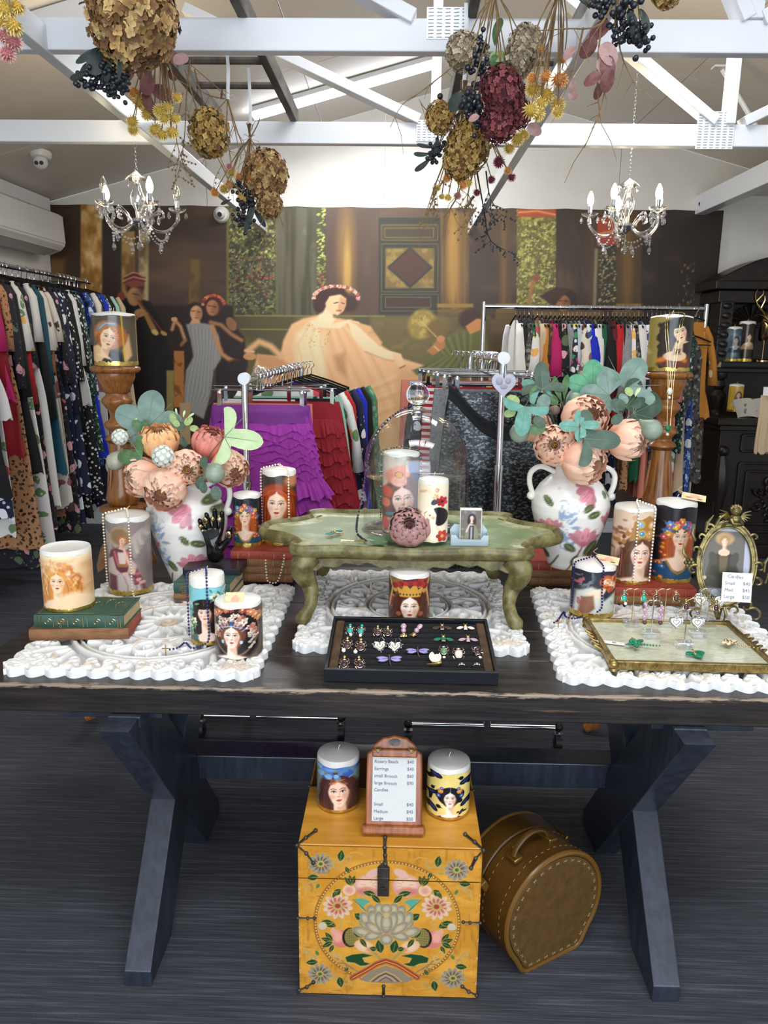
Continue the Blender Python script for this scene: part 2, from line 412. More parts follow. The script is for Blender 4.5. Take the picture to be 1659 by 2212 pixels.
# ================================================================== PAINTER for flat prints
def _vn(x, y, seed=0):
    g = np.random.default_rng(seed).random((64, 64))
    xi = np.floor(x).astype(int); yi = np.floor(y).astype(int); fx = x-xi; fy = y-yi
    fx = fx*fx*(3-2*fx); fy = fy*fy*(3-2*fy)
    a = g[yi % 64, xi % 64]; b = g[yi % 64, (xi+1) % 64]; c = g[(yi+1) % 64, xi % 64]; d = g[(yi+1) % 64, (xi+1) % 64]
    return (a*(1-fx)+b*fx)*(1-fy)+(c*(1-fx)+d*fx)*fy
def hexc(c):
    if isinstance(c, str): c = c.lstrip('#'); return np.array([int(c[i:i+2], 16)/255 for i in (0, 2, 4)])
    return np.array(c)
class Cv:
    def __init__(s, X, Y, col='#888888'):
        s.X0 = X; s.Y0 = Y; s.X = X; s.Y = Y; s.C = np.tile(hexc(col), (len(X), 1)); s.u = 1.0
    def xf(s, cx=0, cy=0, sc=1, rot=0, flip=1):
        dx = (s.X0-cx)/sc; dy = (s.Y0-cy)/sc; c, q = math.cos(rot), math.sin(rot)
        s.X = (dx*c+dy*q)*flip; s.Y = -dx*q+dy*c; return s
    def put(s, a, col):
        a = np.clip(a, 0, 1)[:, None]; s.C = s.C*(1-a)+hexc(col)*a
    def ell(s, cx, cy, rx, ry, col, rot=0, soft=.12, a=1.0):
        dx = s.X-cx; dy = s.Y-cy; c, q = math.cos(rot), math.sin(rot)
        d = np.sqrt(((dx*c+dy*q)/rx)**2+((-dx*q+dy*c)/ry)**2)
        s.put(a*np.clip((1-d)/soft+.5, 0, 1), col)
    def poly(s, pts, col, soft=.05, a=1.0, clip=None):
        pts = np.array(pts, float)
        m = (s.X > pts[:, 0].min()-soft) & (s.X < pts[:, 0].max()+soft) & (s.Y > pts[:, 1].min()-soft) & (s.Y < pts[:, 1].max()+soft)
        if not m.any(): return
        x = s.X[m]; y = s.Y[m]; ins = np.zeros(len(x), bool); dm = np.full(len(x), 1e9)
        n = len(pts)
        for i in range(n):
            x1, y1_ = pts[i]; x2, y2_ = pts[(i+1) % n]
            if y1_ != y2_:
                cnd = ((y1_ > y) != (y2_ > y)) & (x < (x2-x1)*(y-y1_)/(y2_-y1_)+x1); ins ^= cnd
            ex, ey = x2-x1, y2_-y1_; L = ex*ex+ey*ey+1e-12
            t = np.clip(((x-x1)*ex+(y-y1_)*ey)/L, 0, 1); dm = np.minimum(dm, np.hypot(x-x1-t*ex, y-y1_-t*ey))
        sd = np.where(ins, dm, -dm); al = np.zeros(len(s.X)); al[m] = np.clip(sd/soft+.5, 0, 1)*a
        if clip is not None: al *= clip
        s.put(al, col)
    def line(s, pts, w, col, a=1.0, soft=None):
        pts = np.array(pts, float); soft = soft or w*.6; w0 = w/2
        m = (s.X > pts[:, 0].min()-w-soft) & (s.X < pts[:, 0].max()+w+soft) & (s.Y > pts[:, 1].min()-w-soft) & (s.Y < pts[:, 1].max()+w+soft)
        if not m.any(): return
        x = s.X[m]; y = s.Y[m]; dm = np.full(len(x), 1e9)
        for i in range(len(pts)-1):
            x1, y1_ = pts[i]; ex, ey = pts[i+1]-pts[i]; L = ex*ex+ey*ey+1e-12
            t = np.clip(((x-x1)*ex+(y-y1_)*ey)/L, 0, 1); dm = np.minimum(dm, np.hypot(x-x1-t*ex, y-y1_-t*ey))
        al = np.zeros(len(s.X)); al[m] = np.clip((w0-dm)/soft+.5, 0, 1)*a; s.put(al, col)
    def rect(s, x0, y0, x1, y1_, col, soft=.02, a=1.0):
        d = np.minimum(np.minimum(s.X-x0, x1-s.X), np.minimum(s.Y-y0, y1_-s.Y)); s.put(np.clip(d/soft+.5, 0, 1)*a, col)
    def fbm(s, sx, sy, seed=0, oct_=4):
        v = 0; am = .5
        for k in range(oct_): v = v+am*_vn(s.X*sx*2**k+k*17.3, s.Y*sy*2**k+k*9.1, seed+k); am *= .5
        return v
    def speck(s, sx, sy, col, lo, hi, a=1.0, seed=0, mask=None, oct_=3):
        al = np.clip((s.fbm(sx, sy, seed, oct_)-lo)/(hi-lo), 0, 1)*a
        if mask is not None: al = al*mask
        s.put(al, col)
    def inr(s, x0, y0, x1, y1_, soft):
        d = np.minimum(np.minimum(s.X-x0, x1-s.X), np.minimum(s.Y-y0, y1_-s.Y)); return np.clip(d/soft+.5, 0, 1)
    def lin(s):
        c = np.clip(s.C, 0, 1); return np.where(c < .04045, c/12.92, ((c+.055)/1.055)**2.4)
def flower(c, x, y, r, col, col2='#f2d08a', n=6, soft=.2):
    for k in range(n):
        a = 2*PI*k/n+x*7
        c.ell(x+math.cos(a)*r*.55, y+math.sin(a)*r*.55, r*.48, r*.36, tuple(np.clip(hexc(col)*(.85+.3*((k*7) % 5)/5), 0, 1)), rot=a, soft=soft)
    c.ell(x, y, r*.28, r*.28, col2, soft=.4)
def shade(c, f): return tuple(np.clip(hexc(c)*f, 0, 1))
def leafp(c, x, y, L, ang, col, w_=.35):
    c.ell(x+math.cos(ang)*L/2, y+math.sin(ang)*L/2, L/2, L*w_/2, col, rot=ang, soft=.3)
# a portrait painted as a flat print; local unit = half the height of the face, y up
def face(c, skin='#ecc9ad', hair='#8a4a25', lips='#b8433f', turn=0.0, eyes='#4a3a30', blush='#dd8f7c', sh='#c08a68', long=True, neckl=1.0, part=True, bare=True, dress=None, hw=1.0, closed=False):
    t = turn
    c.ell(0, .25, 1.12*hw, 1.25, hair, soft=.15)
    if long:
        c.poly([(-1.1*hw, .4), (-1.35*hw, -.8), (-1.2*hw, -2.4), (-.3, -2.2), (0, 0), (.3, -2.2), (1.2*hw, -2.4), (1.35*hw, -.8), (1.1*hw, .4)], hair, soft=.3)
        for k in range(9):
            x = -1.2+k*.3
            c.line([(x*.8*hw, .8-abs(x)*.5), (x*1.05*hw, -.6), (x*.95*hw+.1*math.sin(k), -2.2)], .07, shade(hair, 1.35 if k % 2 else .6), a=.55)
    if bare:
        c.ell(0, -2.75*neckl, 1.75, 1.15, skin, soft=.15); c.ell(.9, -2.9*neckl, .8, .9, sh, soft=.9, a=.45)
    if dress: c.poly([(-2.3, -4), (-1.9, -2.6), (-1.0, -2.15), (-.55, -2.9), (0, -3.1), (.55, -2.9), (1.0, -2.15), (1.9, -2.6), (2.3, -4)], dress, soft=.12)
    c.poly([(-.36, -.5), (-.42, -1.7*neckl), (-.8, -2.0*neckl), (.8, -2.0*neckl), (.42, -1.7*neckl), (.40, -.5)], skin, soft=.12)
    c.poly([(-.1, -.9), (-.2, -1.15), (.42, -1.8*neckl), (.46, -.6)], sh, soft=.25, a=.55)
    c.poly([(-.70, .35), (-.66, -.15), (-.46, -.68), (-.12, -1.0), (.12, -1.0), (.46, -.68), (.66, -.15), (.70, .35), (.55, .78), (0, .98), (-.55, .78)], skin, soft=.12)
    c.ell(.5, -.1, .26, .8, sh, soft=.9, a=.45); c.ell(-.42+t, -.28, .2, .16, blush, soft=.9, a=.5); c.ell(.4+t, -.28, .2, .16, blush, soft=.9, a=.5)
    for q in (-1, 1):
        ex = q*.30+t*.7
        c.ell(ex, .14, .2, .10, sh, soft=.8, a=.5)
        if closed: c.line([(ex-.13, .08), (ex, .03), (ex+.13, .08)], .05, '#3a2420')
        else:
            c.ell(ex, .09, .145, .072, '#efe6dc', soft=.4); c.ell(ex+t*.1, .09, .066, .074, eyes, soft=.3)
            c.line([(ex-.16, .08), (ex-.05, .165), (ex+.08, .16), (ex+.17, .09)], .045, '#35221c')
        c.line([(ex-.2, .27), (ex, .34), (ex+.19, .27)], .045, shade(hair, .7), a=.8)
    c.line([(t+.04, .2), (t+.09, -.15), (t+.03, -.26)], .05, sh, a=.6); c.ell(t, -.27, .12, .05, sh, soft=.5, a=.85)
    c.ell(t, -.52, .19, .06, lips, soft=.4); c.ell(t, -.58, .14, .055, shade(lips, 1.15), soft=.4); c.line([(t-.18, -.53), (t+.18, -.53)], .025, shade(lips, .5), a=.7)
    c.ell(t, -.78, .14, .05, sh, soft=.9, a=.4)
    # hair over the forehead
    if part:
        c.poly([(0, 1.05), (-.08, .82), (-.5, .55), (-.68, .1), (-.82, .1), (-1.0, .7), (-.5, 1.25)], hair, soft=.1)
        c.poly([(0, 1.05), (.08, .82), (.5, .55), (.68, .1), (.82, .1), (1.0, .7), (.5, 1.25)], hair, soft=.1)
        for k in range(5):
            c.line([(.02+k*.1, 1.15-k*.03), (.3+k*.09, .85-k*.02), (.72+k*.05, .2)], .03, shade(hair, 1.5), a=.5)
            c.line([(-.02-k*.1, 1.15-k*.03), (-.3-k*.09, .85-k*.02), (-.72-k*.05, .2)], .03, shade(hair, 1.5), a=.5)
def crownf(c, cols, r0=1.15, r1=1.5, a0=15, a1=165, n=14, size=.26, seed=1, leaf='#3d5a34'):
    rr = random.Random(seed)
    for k in range(n*2):
        a = math.radians(rr.uniform(a0-8, a1+8)); r = rr.uniform(r0-.1, r1+.15); leafp(c, r*math.cos(a), r*math.sin(a), size*1.4, rr.uniform(0, 6.28), leaf)
    for k in range(n):
        a = math.radians(a0+(a1-a0)*k/(n-1)); r = rr.uniform(r0, r1)
        flower(c, r*math.cos(a), r*math.sin(a), size*rr.uniform(.8, 1.25), cols[k % len(cols)])

# ------------------------------------------------------------------ the mural
def paint_mural(X, Y):
    c = Cv(X, Y, '#3a2a20')
    c.speck(.006, .02, '#604a38', .3, .7, .8, 3)
    c.rect(100, 430, 180, 900, '#3c2a1c', 8); c.rect(103, 560, 140, 900, '#7c5a28', 12, .7)
    for (x0, x1, y0, y1_, cl, cl2) in ((175, 222, 440, 660, '#c9a263', '#8a5c22'), (262, 291, 500, 660, '#a07c40', '#6a4a22'), (300, 321, 440, 665, '#a8946a', '#5d4a2c'),
                               (408, 432, 560, 660, '#6c5228', '#4a3420')):
        c.rect(x0, y0, x1, y1_, cl, 4); m = c.inr(x0, y0, x1, y1_, 4); c.speck(.05, .03, cl2, .35, .6, .95, 11, m); c.speck(.1, .06, '#e8d6a8', .55, .75, .6, 5, m*(x0 < 230))
    c.rect(221, 440, 262, 760, '#2b1d15', 6)
    c.rect(183, 640, 240, 900, '#6a4c24', 8, .8)
    # foliage openings
    def foliage(x0, y0, x1, y1_, base, spots):
        c.rect(x0, y0, x1, y1_, base, 2)
        m = c.inr(x0, y0, x1, y1_, 2)
        for (cl, sc, lo, hi, sd) in spots: c.speck(sc, sc*1.1, cl, lo, hi, .95, sd, m, 2)
    foliage(490, 448, 598, 682, '#3b3524', [('#5d5a32', .12, .35, .5, 1), ('#23241a', .16, .45, .55, 2), ('#77783a', .2, .5, .6, 4)])
    for k in range(420):
        x = rnd(494, 594); y = rnd(452, 676); top = y < 560 and (x > 560 or y < 720-x*.35+random.uniform(-30, 30) and x > 495)
        cl = random.choice(['#b5b258', '#d0c66c', '#8f9140']) if top and random.random() < .55 else random.choice(['#8e8a70', '#6d7048', '#55583a', '#a0987c'])
        a = rnd(0, 3.1); c.line([(x, y), (x+4*math.cos(a), y+4*math.sin(a))], 1.6 if not top else 2.6, cl, .8)
    for k in range(34): c.ell(rnd(500, 594), rnd(555, 640), 2.4, 2, random.choice(['#a03a30', '#b0443a', '#7d2c28']), a=.8)
    c.line([(492, 450), (492, 655), (506, 665), (506, 682)], 5, '#66622c'); c.line([(598, 450), (598, 680)], 5, '#5a5a34')
    c.rect(600, 448, 686, 682, '#57503f', 2); c.speck(.09, .006, '#38351f', .35, .65, .9, 8, c.inr(600, 448, 686, 682, 4)); c.speck(.05, .03, '#827a70', .5, .75, .6, 13, c.inr(600, 448, 686, 560, 30))
    c.rect(684, 448, 703, 682, '#3f4024', 2)
    for k in range(120):
        y = rnd(450, 640); cl = '#c4bc60' if y < 565 else '#706a42'; c.ell(rnd(686, 702), y, rnd(1.5, 3.6), rnd(1.2, 2.6), random.choice([cl, '#8f9140']), a=.8)
    for k in range(10): c.ell(rnd(686, 702), rnd(590, 625), 2.2, 1.8, '#9a4238')
    c.rect(704, 448, 820, 682, '#4d3a2e', 2); c.speck(.02, .006, '#5f4a3d', .4, .7, .7, 19, c.inr(704, 448, 820, 682, 3))
    c.ell(748, 550, 20, 110, '#7b5c32', soft=.8, a=.9); c.ell(750, 585, 8, 70, '#b08c48', soft=.9, a=.8)
    # inlaid door panels
    c.rect(818, 470, 952, 682, '#2f2c22', 2); c.rect(823, 484, 943, 518, '#3d3325', 1.5)
    for (x0, y0, x1, y1_, cl) in ((824, 486, 945, 519, '#6a5a30'), (831, 493, 937, 513, '#6a5a30'), (824, 527, 946, 630, '#5d5230'), (833, 537, 937, 622, '#6a5a30'), (824, 636, 946, 672, '#5d5230'), (832, 642, 930, 664, '#6a5430')):
        c.line([(x0, y0), (x1, y0), (x1, y1_), (x0, y1_), (x0, y0)], 2.2, cl, .9)
    c.rect(834, 538, 936, 621, '#6b5428', 1.5); c.speck(.06, .06, '#8b7438', .45, .6, .8, 23, c.inr(834, 538, 936, 621, 2))
    c.poly([(836, 578), (886, 533), (935, 578), (886, 623)], '#2c2a20', 2); c.poly([(842, 578), (886, 540), (929, 578), (886, 616)], '#46291f', 2)
    c.rect(834, 644, 928, 662, '#3e281e', 1.5)
    for (x0, x1, b1, b2) in ((952, 1012, '#6b4d26', '#9c7434'), (1330, 1386, '#4f3a20', '#6f5228'), (1078, 1104, '#523a20', '#6d4e26')):
        c.rect(x0, 460, x1, 668, b1, 5); c.ell((x0+x1)/2-3, 570, (x1-x0)*.2, 130, b2, soft=.9, a=.9); c.speck(.1, .01, shade(b1, .6), .5, .7, .7, 31, c.inr(x0, 448, x1, 668, 4))
        c.rect(x0-8, 656, x1+10, 664, '#8a6a2e', 2); c.rect(x0-6, 668, x1+8, 676, '#6b5024', 2); c.rect(x0-8, 676, x1+12, 720, '#5c4a24', 4)
    foliage(1116, 452, 1201, 662, '#66602c', [('#a39a48', .14, .4, .52, 41), ('#3c3a1c', .2, .5, .6, 42), ('#c9c478', .25, .55, .62, 43)])
    for k in range(200): c.ell(rnd(1118, 1199), rnd(476, 655), rnd(1.5, 4), rnd(1.2, 2.4), random.choice(['#b9b060', '#d2cc90', '#4c4a22', '#8a8a3c']), a=.75, rot=rnd(0, 3))
    c.rect(1118, 452, 1201, 469, '#a8462c', 2); c.line([(1120, 459), (1160, 456), (1199, 464)], 4, '#d08a48')
    c.rect(1201, 448, 1290, 662, '#38281d', 3); c.speck(.04, .008, '#5a4530', .45, .7, .8, 51, c.inr(1203, 448, 1288, 662, 4))
    foliage(1292, 500, 1330, 662, '#34301e', [('#8a8550', .18, .5, .6, 61), ('#1f1d14', .2, .5, .6, 62)])
    for k in range(70): c.ell(rnd(1294, 1329), rnd(540, 655), 2.4, 1.8, random.choice(['#b5ac70', '#a89c8c', '#a05044', '#6a6a34']), a=.8)
    c.poly([(1290, 470), (1335, 470), (1334, 528), (1289, 530)], '#9c3e26', 2); c.line([(1296, 505), (1330, 498)], 5, '#c08048')
    c.line([(1288, 540), (1284, 660)], 7, '#8f8560', .8)
    c.rect(1386, 448, 1560, 700, '#2c2119', 6); c.speck(.02, .02, '#43342a', .45, .7, .7, 71, c.inr(1386, 448, 1562, 900, 6))
    for k in range(30): c.ell(rnd(1465, 1500), rnd(560, 670), 2, 3, random.choice(['#6f5a3c', '#504030', '#9c8a5c']), a=.6)
    # low wall and ground
    c.rect(505, 682, 1060, 960, '#4b4324', 3); c.speck(.015, .02, '#6c5c30', .4, .65, .8, 81, c.inr(505, 684, 1060, 960, 4))
    c.rect(800, 682, 960, 800, '#6a5a30', 10, .8); c.speck(.03, .04, '#85733e', .5, .7, .7, 82, c.inr(780, 700, 1000, 840, 30))
    c.line([(506, 682), (830, 683)], 3, '#79703a'); c.line([(520, 711), (640, 712)], 2.5, '#77703c')
    c.rect(1040, 690, 1560, 960, '#4a3a22', 6, .9); c.rect(1060, 690, 1530, 720, '#5f4c2a', 8, .7)
    c.rect(186, 660, 505, 960, '#271a13', 8)
    # robed piper
    c.poly([(250, 650), (285, 640), (325, 652), (350, 700), (365, 760), (395, 860), (440, 960), (255, 960), (235, 760)], '#150f0d', 5)
    c.ell(292, 618, 20, 26, '#3a2018', soft=.3); c.poly([(268, 612), (290, 594), (314, 604), (310, 618), (285, 622)], '#7c3a30', 3)
    for k in range(4): c.line([(266+k, 612-k*5), (288, 600-k*5+3), (314, 608-k*4)], 2.2, '#c07868' if k % 2 else '#4c1c18')
    c.ell(290, 641, 15, 20, '#a87a52', soft=.2); c.ell(300, 640, 10, 16, '#7c5438', soft=.6, a=.8); c.line([(286, 634), (300, 637)], 2, '#3a2218'); c.ell(262, 640, 8, 10, '#7c3a30')
    c.poly([(295, 648), (301, 646), (345, 722), (330, 722)], '#8d6a34', 2); c.line([(300, 650), (355, 722)], 4, '#6a2c20'); c.ell(335, 718, 8, 5, '#c0a060', rot=.6); c.ell(354, 720, 8, 4, '#a88448', rot=.6)
    c.ell(302, 676, 12, 9, '#a87a52', soft=.3); c.line([(294, 690), (304, 674), (318, 678)], 5, '#9c6c48')
    # two seated girls
    c.poly([(455, 650), (480, 672), (505, 700), (528, 730), (536, 780), (520, 850), (440, 900), (430, 800), (440, 700)], '#2a1a18', 5)
    c.ell(462, 655, 22, 23, '#4a2218', soft=.25)
    for k in range(26): a = math.radians(5+k*7); c.ell(461+23*math.cos(a), 660-20*math.sin(a)-2, 3.5, 3, random.choice(['#a84c38', '#c4664c', '#7d3024', '#d08a6c']))
    c.ell(459, 665, 13, 17, '#b0764c', soft=.2); c.ell(465, 668, 8, 13, '#885436', soft=.6, a=.8); c.line([(450, 660), (457, 661)], 1.8, '#3a2018'); c.line([(461, 662), (467, 663)], 1.8, '#3a2018'); c.ell(459, 674, 3.5, 1.3, '#9c3a2c')
    c.ell(422, 672, 18, 19, '#2c1c14', soft=.25); c.ell(424, 677, 13, 17, '#c8966c', soft=.2); c.ell(430, 680, 7, 13, '#9c6c48', soft=.6, a=.8)
    c.line([(415, 672), (421, 672)], 1.8, '#3a2018'); c.line([(427, 673), (433, 674)], 1.8, '#3a2018'); c.ell(424, 687, 3.5, 1.2, '#9c4438')
    c.poly([(416, 688), (430, 690), (436, 702), (408, 702)], '#c8966c', 3)
    c.poly([(402, 700), (440, 698), (462, 702), (474, 730), (478, 775), (462, 800), (455, 850), (440, 905), (395, 880), (402, 800), (418, 770), (412, 735)], '#8d8a86', 4)
    m = c.inr(396, 698, 482, 905, 8)
    for k in range(16): c.line([(412+k*4, 705+k), (420+k*3, 760), (404+k*4, 830+k*2), (400+k*3, 880)], 2.2, '#b8b6b0' if k % 2 else '#66666a', .35, soft=4)
    c.line([(372, 712), (378, 692), (390, 705), (400, 735)], 7, '#b9855a'); c.ell(377, 690, 7, 5, '#c8966c'); c.line([(400, 735), (392, 745)], 7, '#8f6240')
    c.line([(458, 705), (470, 740), (480, 765), (498, 778)], 9, '#b98255'); c.line([(495, 775), (520, 782)], 6, '#b98255'); c.line([(455, 696), (478, 702), (500, 722), (522, 735)], 8, '#a06c44'); c.ell(500, 700, 10, 16, '#9c6a40', rot=-.5, a=.8)
    c.rect(376, 758, 398, 880, '#a86a34', 2); c.speck(.08, .08, '#6c3c1c', .5, .62, .8, 91, c.inr(376, 758, 398, 880, 2)); c.rect(360, 800, 376, 960, '#8a7a44', 3); c.rect(388, 870, 412, 960, '#b0926a', 3)
    c.ell(512, 790, 22, 14, '#2a1c1c', soft=.5); c.ell(540, 770, 14, 8, '#c08858')
    # reclining woman in a peach gown
    c.poly([(655, 688), (690, 680), (745, 690), (800, 705), (822, 745), (870, 775), (920, 790), (935, 830), (900, 900), (890, 980), (700, 980), (690, 930), (640, 880), (600, 850), (545, 812), (556, 765), (605, 770), (612, 735), (630, 700)], '#d9a878', 5)
    c.poly([(640, 720), (670, 700), (700, 720), (705, 800), (690, 850), (640, 800)], '#ecc89c', 14, .9)
    for k in range(15):
        x = 632+k*12; c.line([(x*.55+700*.45, 700), (x, 745), (x+12+k*1.5, 800), (x+30+k*4, 860+k*3)], 3.2, ('#f0d2aa', '#b27c50', '#e2b88a', '#c08c5e')[k % 4], .3, soft=6)
    for k in range(12):
        c.line([(640, 800+k*11), (700+k*5, 840+k*11), (790, 840+k*9), (880+k*3, 800+k*10), (960, 806+k*12)], 4, ('#f0d6b0', '#b98a5a', '#e6c094')[k % 3], .3, soft=8)
    c.poly([(860, 790), (930, 800), (1000, 850), (1010, 960), (850, 960)], '#c49664', 20, .8); c.poly([(720, 770), (745, 760), (750, 815), (728, 800)], '#9c6c42', 12, .55)
    c.poly([(556, 765), (606, 772), (628, 790), (640, 860), (560, 810)], '#c08a5a', 6); c.line([(560, 790), (590, 800), (630, 830)], 4, '#e0b486', .7)
    c.line([(535, 758), (560, 738), (585, 748), (608, 770)], 13, '#d0a070'); c.line([(530, 757), (548, 760)], 5, '#dca878')
    c.poly([(750, 690), (775, 695), (800, 725), (830, 755), (856, 762), (858, 780), (820, 775), (785, 755), (762, 728)], '#e3c29a', 3); c.line([(790, 760), (830, 776), (852, 780)], 4, '#b4885c', .6)
    c.poly([(850, 760), (866, 764), (875, 785), (866, 797), (856, 785), (848, 776)], '#d9b287', 2); c.line([(864, 795), (874, 790)], 3, '#8a5c38')
    c.poly([(752, 692), (800, 705), (826, 740), (822, 750), (795, 725), (770, 702)], '#cf9c6c', 4); 
    for k in range(40): c.ell(rnd(660, 720), rnd(700, 750), 1.2, 1.2, '#a8713c', a=.7)
    c.poly([(700, 655), (720, 680), (715, 700), (760, 690), (735, 710), (680, 708), (668, 694), (690, 684)], '#e3c49c', 4)
    c.poly([(694, 660), (724, 690), (715, 702), (685, 695)], '#e6c8a0', 5)
    c.ell(715, 640, 37, 24, '#3a2018', soft=.2); c.ell(690, 655, 14, 22, '#3a2018', soft=.3); c.ell(752, 655, 22, 20, '#3c241c', soft=.5)
    c.poly([(703, 655), (712, 640), (735, 636), (748, 645), (747, 660), (742, 672), (730, 681), (716, 678), (705, 668)], '#e0b88c', 3)
    c.poly([(735, 640), (748, 646), (746, 664), (734, 680), (730, 665)], '#a87850', 4, .55); c.line([(722, 655), (731, 653)], 2, '#4a2a1c'); c.line([(738, 654), (744, 656)], 2, '#4a2a1c'); c.line([(727, 671), (737, 671)], 2.4, '#a04438')
    for k in range(46):
        a = math.radians(-5+k*4.1); c.ell(726+48*math.cos(a), 644-26*math.sin(a)-k*.0, rnd(3, 5), rnd(2.5, 4), random.choice(['#c88a78', '#e0b8a0', '#a86054', '#8c4c40', '#d8a890']))
    # fan and green-robed man
    c.ell(912, 700, 30, 34, '#8a7430', rot=.6, soft=.25); c.speck(.12, .12, '#a89048', .45, .6, .8, 95, np.clip(1-np.hypot((c.X-912)/30, (c.Y-700)/34), 0, 1)*4); c.ell(945, 712, 24, 22, '#6c5426', soft=.4)
    c.line([(905, 690), (945, 730)], 2, '#c0a050'); c.poly([(925, 755), (950, 738), (985, 715), (1045, 700), (1060, 780), (1000, 820), (900, 810), (890, 800), (915, 790)], '#5c5c2c', 5)
    for k in range(12): c.line([(930+k*8, 745-k*3), (960+k*5, 770), (900+k*10, 800+k*2)], 3, '#8f8c50' if k % 2 else '#3e3e1c', .4, soft=6)
    c.ell(1015, 690, 24, 22, '#3a2014', soft=.3); c.poly([(1005, 705), (1030, 688), (1046, 690), (1045, 710), (1015, 722)], '#b87c48', 3)
    c.poly([(922, 758), (945, 735), (962, 738), (960, 752), (935, 768)], '#a86c3c', 3); c.ell(952, 732, 9, 7, '#b87a4c'); c.line([(938, 748), (948, 757)], 2.5, '#d0b060')
    c.speck(.04, .05, '#5c3820', .45, .65, .5, 97, c.inr(770, 680, 880, 720, 20))
    # child with a raised arm
    c.ell(1222, 650, 27, 26, '#2c1c12', soft=.25); c.ell(1216, 655, 15, 18, '#9c6438', soft=.2); c.ell(1224, 658, 8, 14, '#70441f', soft=.6, a=.7); c.line([(1208, 650), (1214, 650)], 2, '#2c1810'); c.line([(1219, 650), (1226, 651)], 2, '#2c1810'); c.ell(1217, 665, 4, 1.4, '#7c2c20')
    c.line([(1142, 655), (1150, 610), (1158, 600)], 9, '#9c6c3c'); c.ell(1158, 600, 9, 7, '#8a4c34'); c.poly([(1165, 640), (1200, 620), (1235, 625), (1215, 640), (1195, 662)], '#3c2416', 4)
    c.rect(1150, 672, 1300, 760, '#7d6034', 8, .8)
    return np.clip(c.lin()*1.22, 0, .85)
M_mural = vmat('mural_cloth_print', .42)
def build_mural():
    nx, nz = 640, 370; x0, x1, z0, z1 = XL+.004, 2.475, .13, 2.585
    u, v = np.meshgrid(np.linspace(0, 1, nx+1), np.linspace(0, 1, nz+1)); u = u.ravel(); v = v.ravel()
    Xw = x0+(x1-x0)*u; Zw = z0+(z1-z0)*v; Yw = np.full_like(Xw, YB-.022)+.003*np.sin(Xw*3+1)*np.sin(Zw*2.3+Xw)
    Zw = Zw-.006*np.abs(np.sin(Xw*PI/.42))*(v > .999)
    d = np.stack([Xw-CAM.x, Yw-CAM.y, Zw-CAM.z], 1); k = d@np.array(FW)
    px = CXP+F_PX*(d@np.array(RT))/k; py = CYP-F_PX*(d@np.array(UP))/k
    C = paint_mural(px, py)
    o = npmesh('mural', np.stack([Xw-.0, Yw, Zw], 1), nx, nz, M_mural, C)
    s_ = o.modifiers.new('solid', 'SOLIDIFY'); s_.thickness = .003; s_.offset = 1
    tag(o, 'huge printed cloth mural of classical figures covering the back wall', 'mural')
    return o
build_mural()
# ================================================================== DISPLAY TABLE
def table_mat():
    t = NT('black_brown_worn_table_wood'); co = t.coord(scale=(1.2, 14, 14)); n1 = t.noise(co, 3, 6, .65)
    co2 = t.coord(scale=(1.6, 60, 60)); n2 = t.noise(co2, 2.2, 4, .6); co3 = t.coord(scale=(5, 26, 26)); n3 = t.noise(co3, 3, 4, .7)
    base = t.ramp(n1, [(.3, '#17171a'), (.5, '#26211f'), (.72, '#3a2c24')])
    base = t.mix(t.ramp(n2, [(.66, 0.), (.74, .65)]), base, '#77604c')
    # wear along the front top edge of the slab
    g = t.n('ShaderNodeNewGeometry'); sp = t.n('ShaderNodeSeparateXYZ'); t.l(g.outputs['Position'], sp.inputs[0])
    def band(sock, c, w_):
        a = t.n('ShaderNodeMath', operation='SUBTRACT'); t.l(sock, a.inputs[0]); a.inputs[1].default_value = c
        b = t.n('ShaderNodeMath', operation='ABSOLUTE'); t.l(a.outputs[0], b.inputs[0])
        m = t.n('ShaderNodeMapRange'); t.l(b.outputs[0], m.inputs[0]); m.inputs[1].default_value = 0; m.inputs[2].default_value = w_; m.inputs[3].default_value = 1; m.inputs[4].default_value = 0
        return m.outputs[0]
    e1 = band(sp.outputs[1], 1.612, .022); e2 = band(sp.outputs[2], .778, .014)
    mm = t.n('ShaderNodeMath', operation='MULTIPLY'); t.l(e1, mm.inputs[0]); t.l(e2, mm.inputs[1])
    ad = t.n('ShaderNodeMath', operation='MULTIPLY_ADD'); t.l(mm.outputs[0], ad.inputs[0]); ad.inputs[1].default_value = .45; t.l(n3, ad.inputs[2])
    base = t.mix(t.ramp(ad.outputs[0], [(.74, 0.), (.86, .8)]), base, '#9a8570')
    t.bump(n2, .35, .002)
    return t.done(base, t.ramp(n1, [(.3, .26), (.7, .42)]), 0)
M_table = table_mat()
M_leg = mat('black_gloss_leg_paint', '#242933', .32, col2='#333945', ns=5, stretch=(8, 8, 1.2), bump=.12, bs=30, bd=.002)
tb = root('display_table', (0, 2.1, 0), 'long black-brown rustic wooden table on crossed trestle legs', 'table')
def L_(x, y, z): return (x, y-2.1, z)
widths = [.19, .205, .2, .2, .195]; yy = 1.610
for i, wd in enumerate(widths):
    MB().box(L_(-.005, yy+wd/2, .746), (2.02, wd-.0012, .068)).build('plank', M_table, tb, smooth=False, bevel=.0035)
    yy += wd
def leg_poly(flip):
    a = [(1.58, 0), (1.58, .043), (1.857, .372), (2.155, .708), (2.345, .708), (2.03, .33), (1.745, 0)]
    return [((3.88-y) if flip else y, z) for y, z in a]
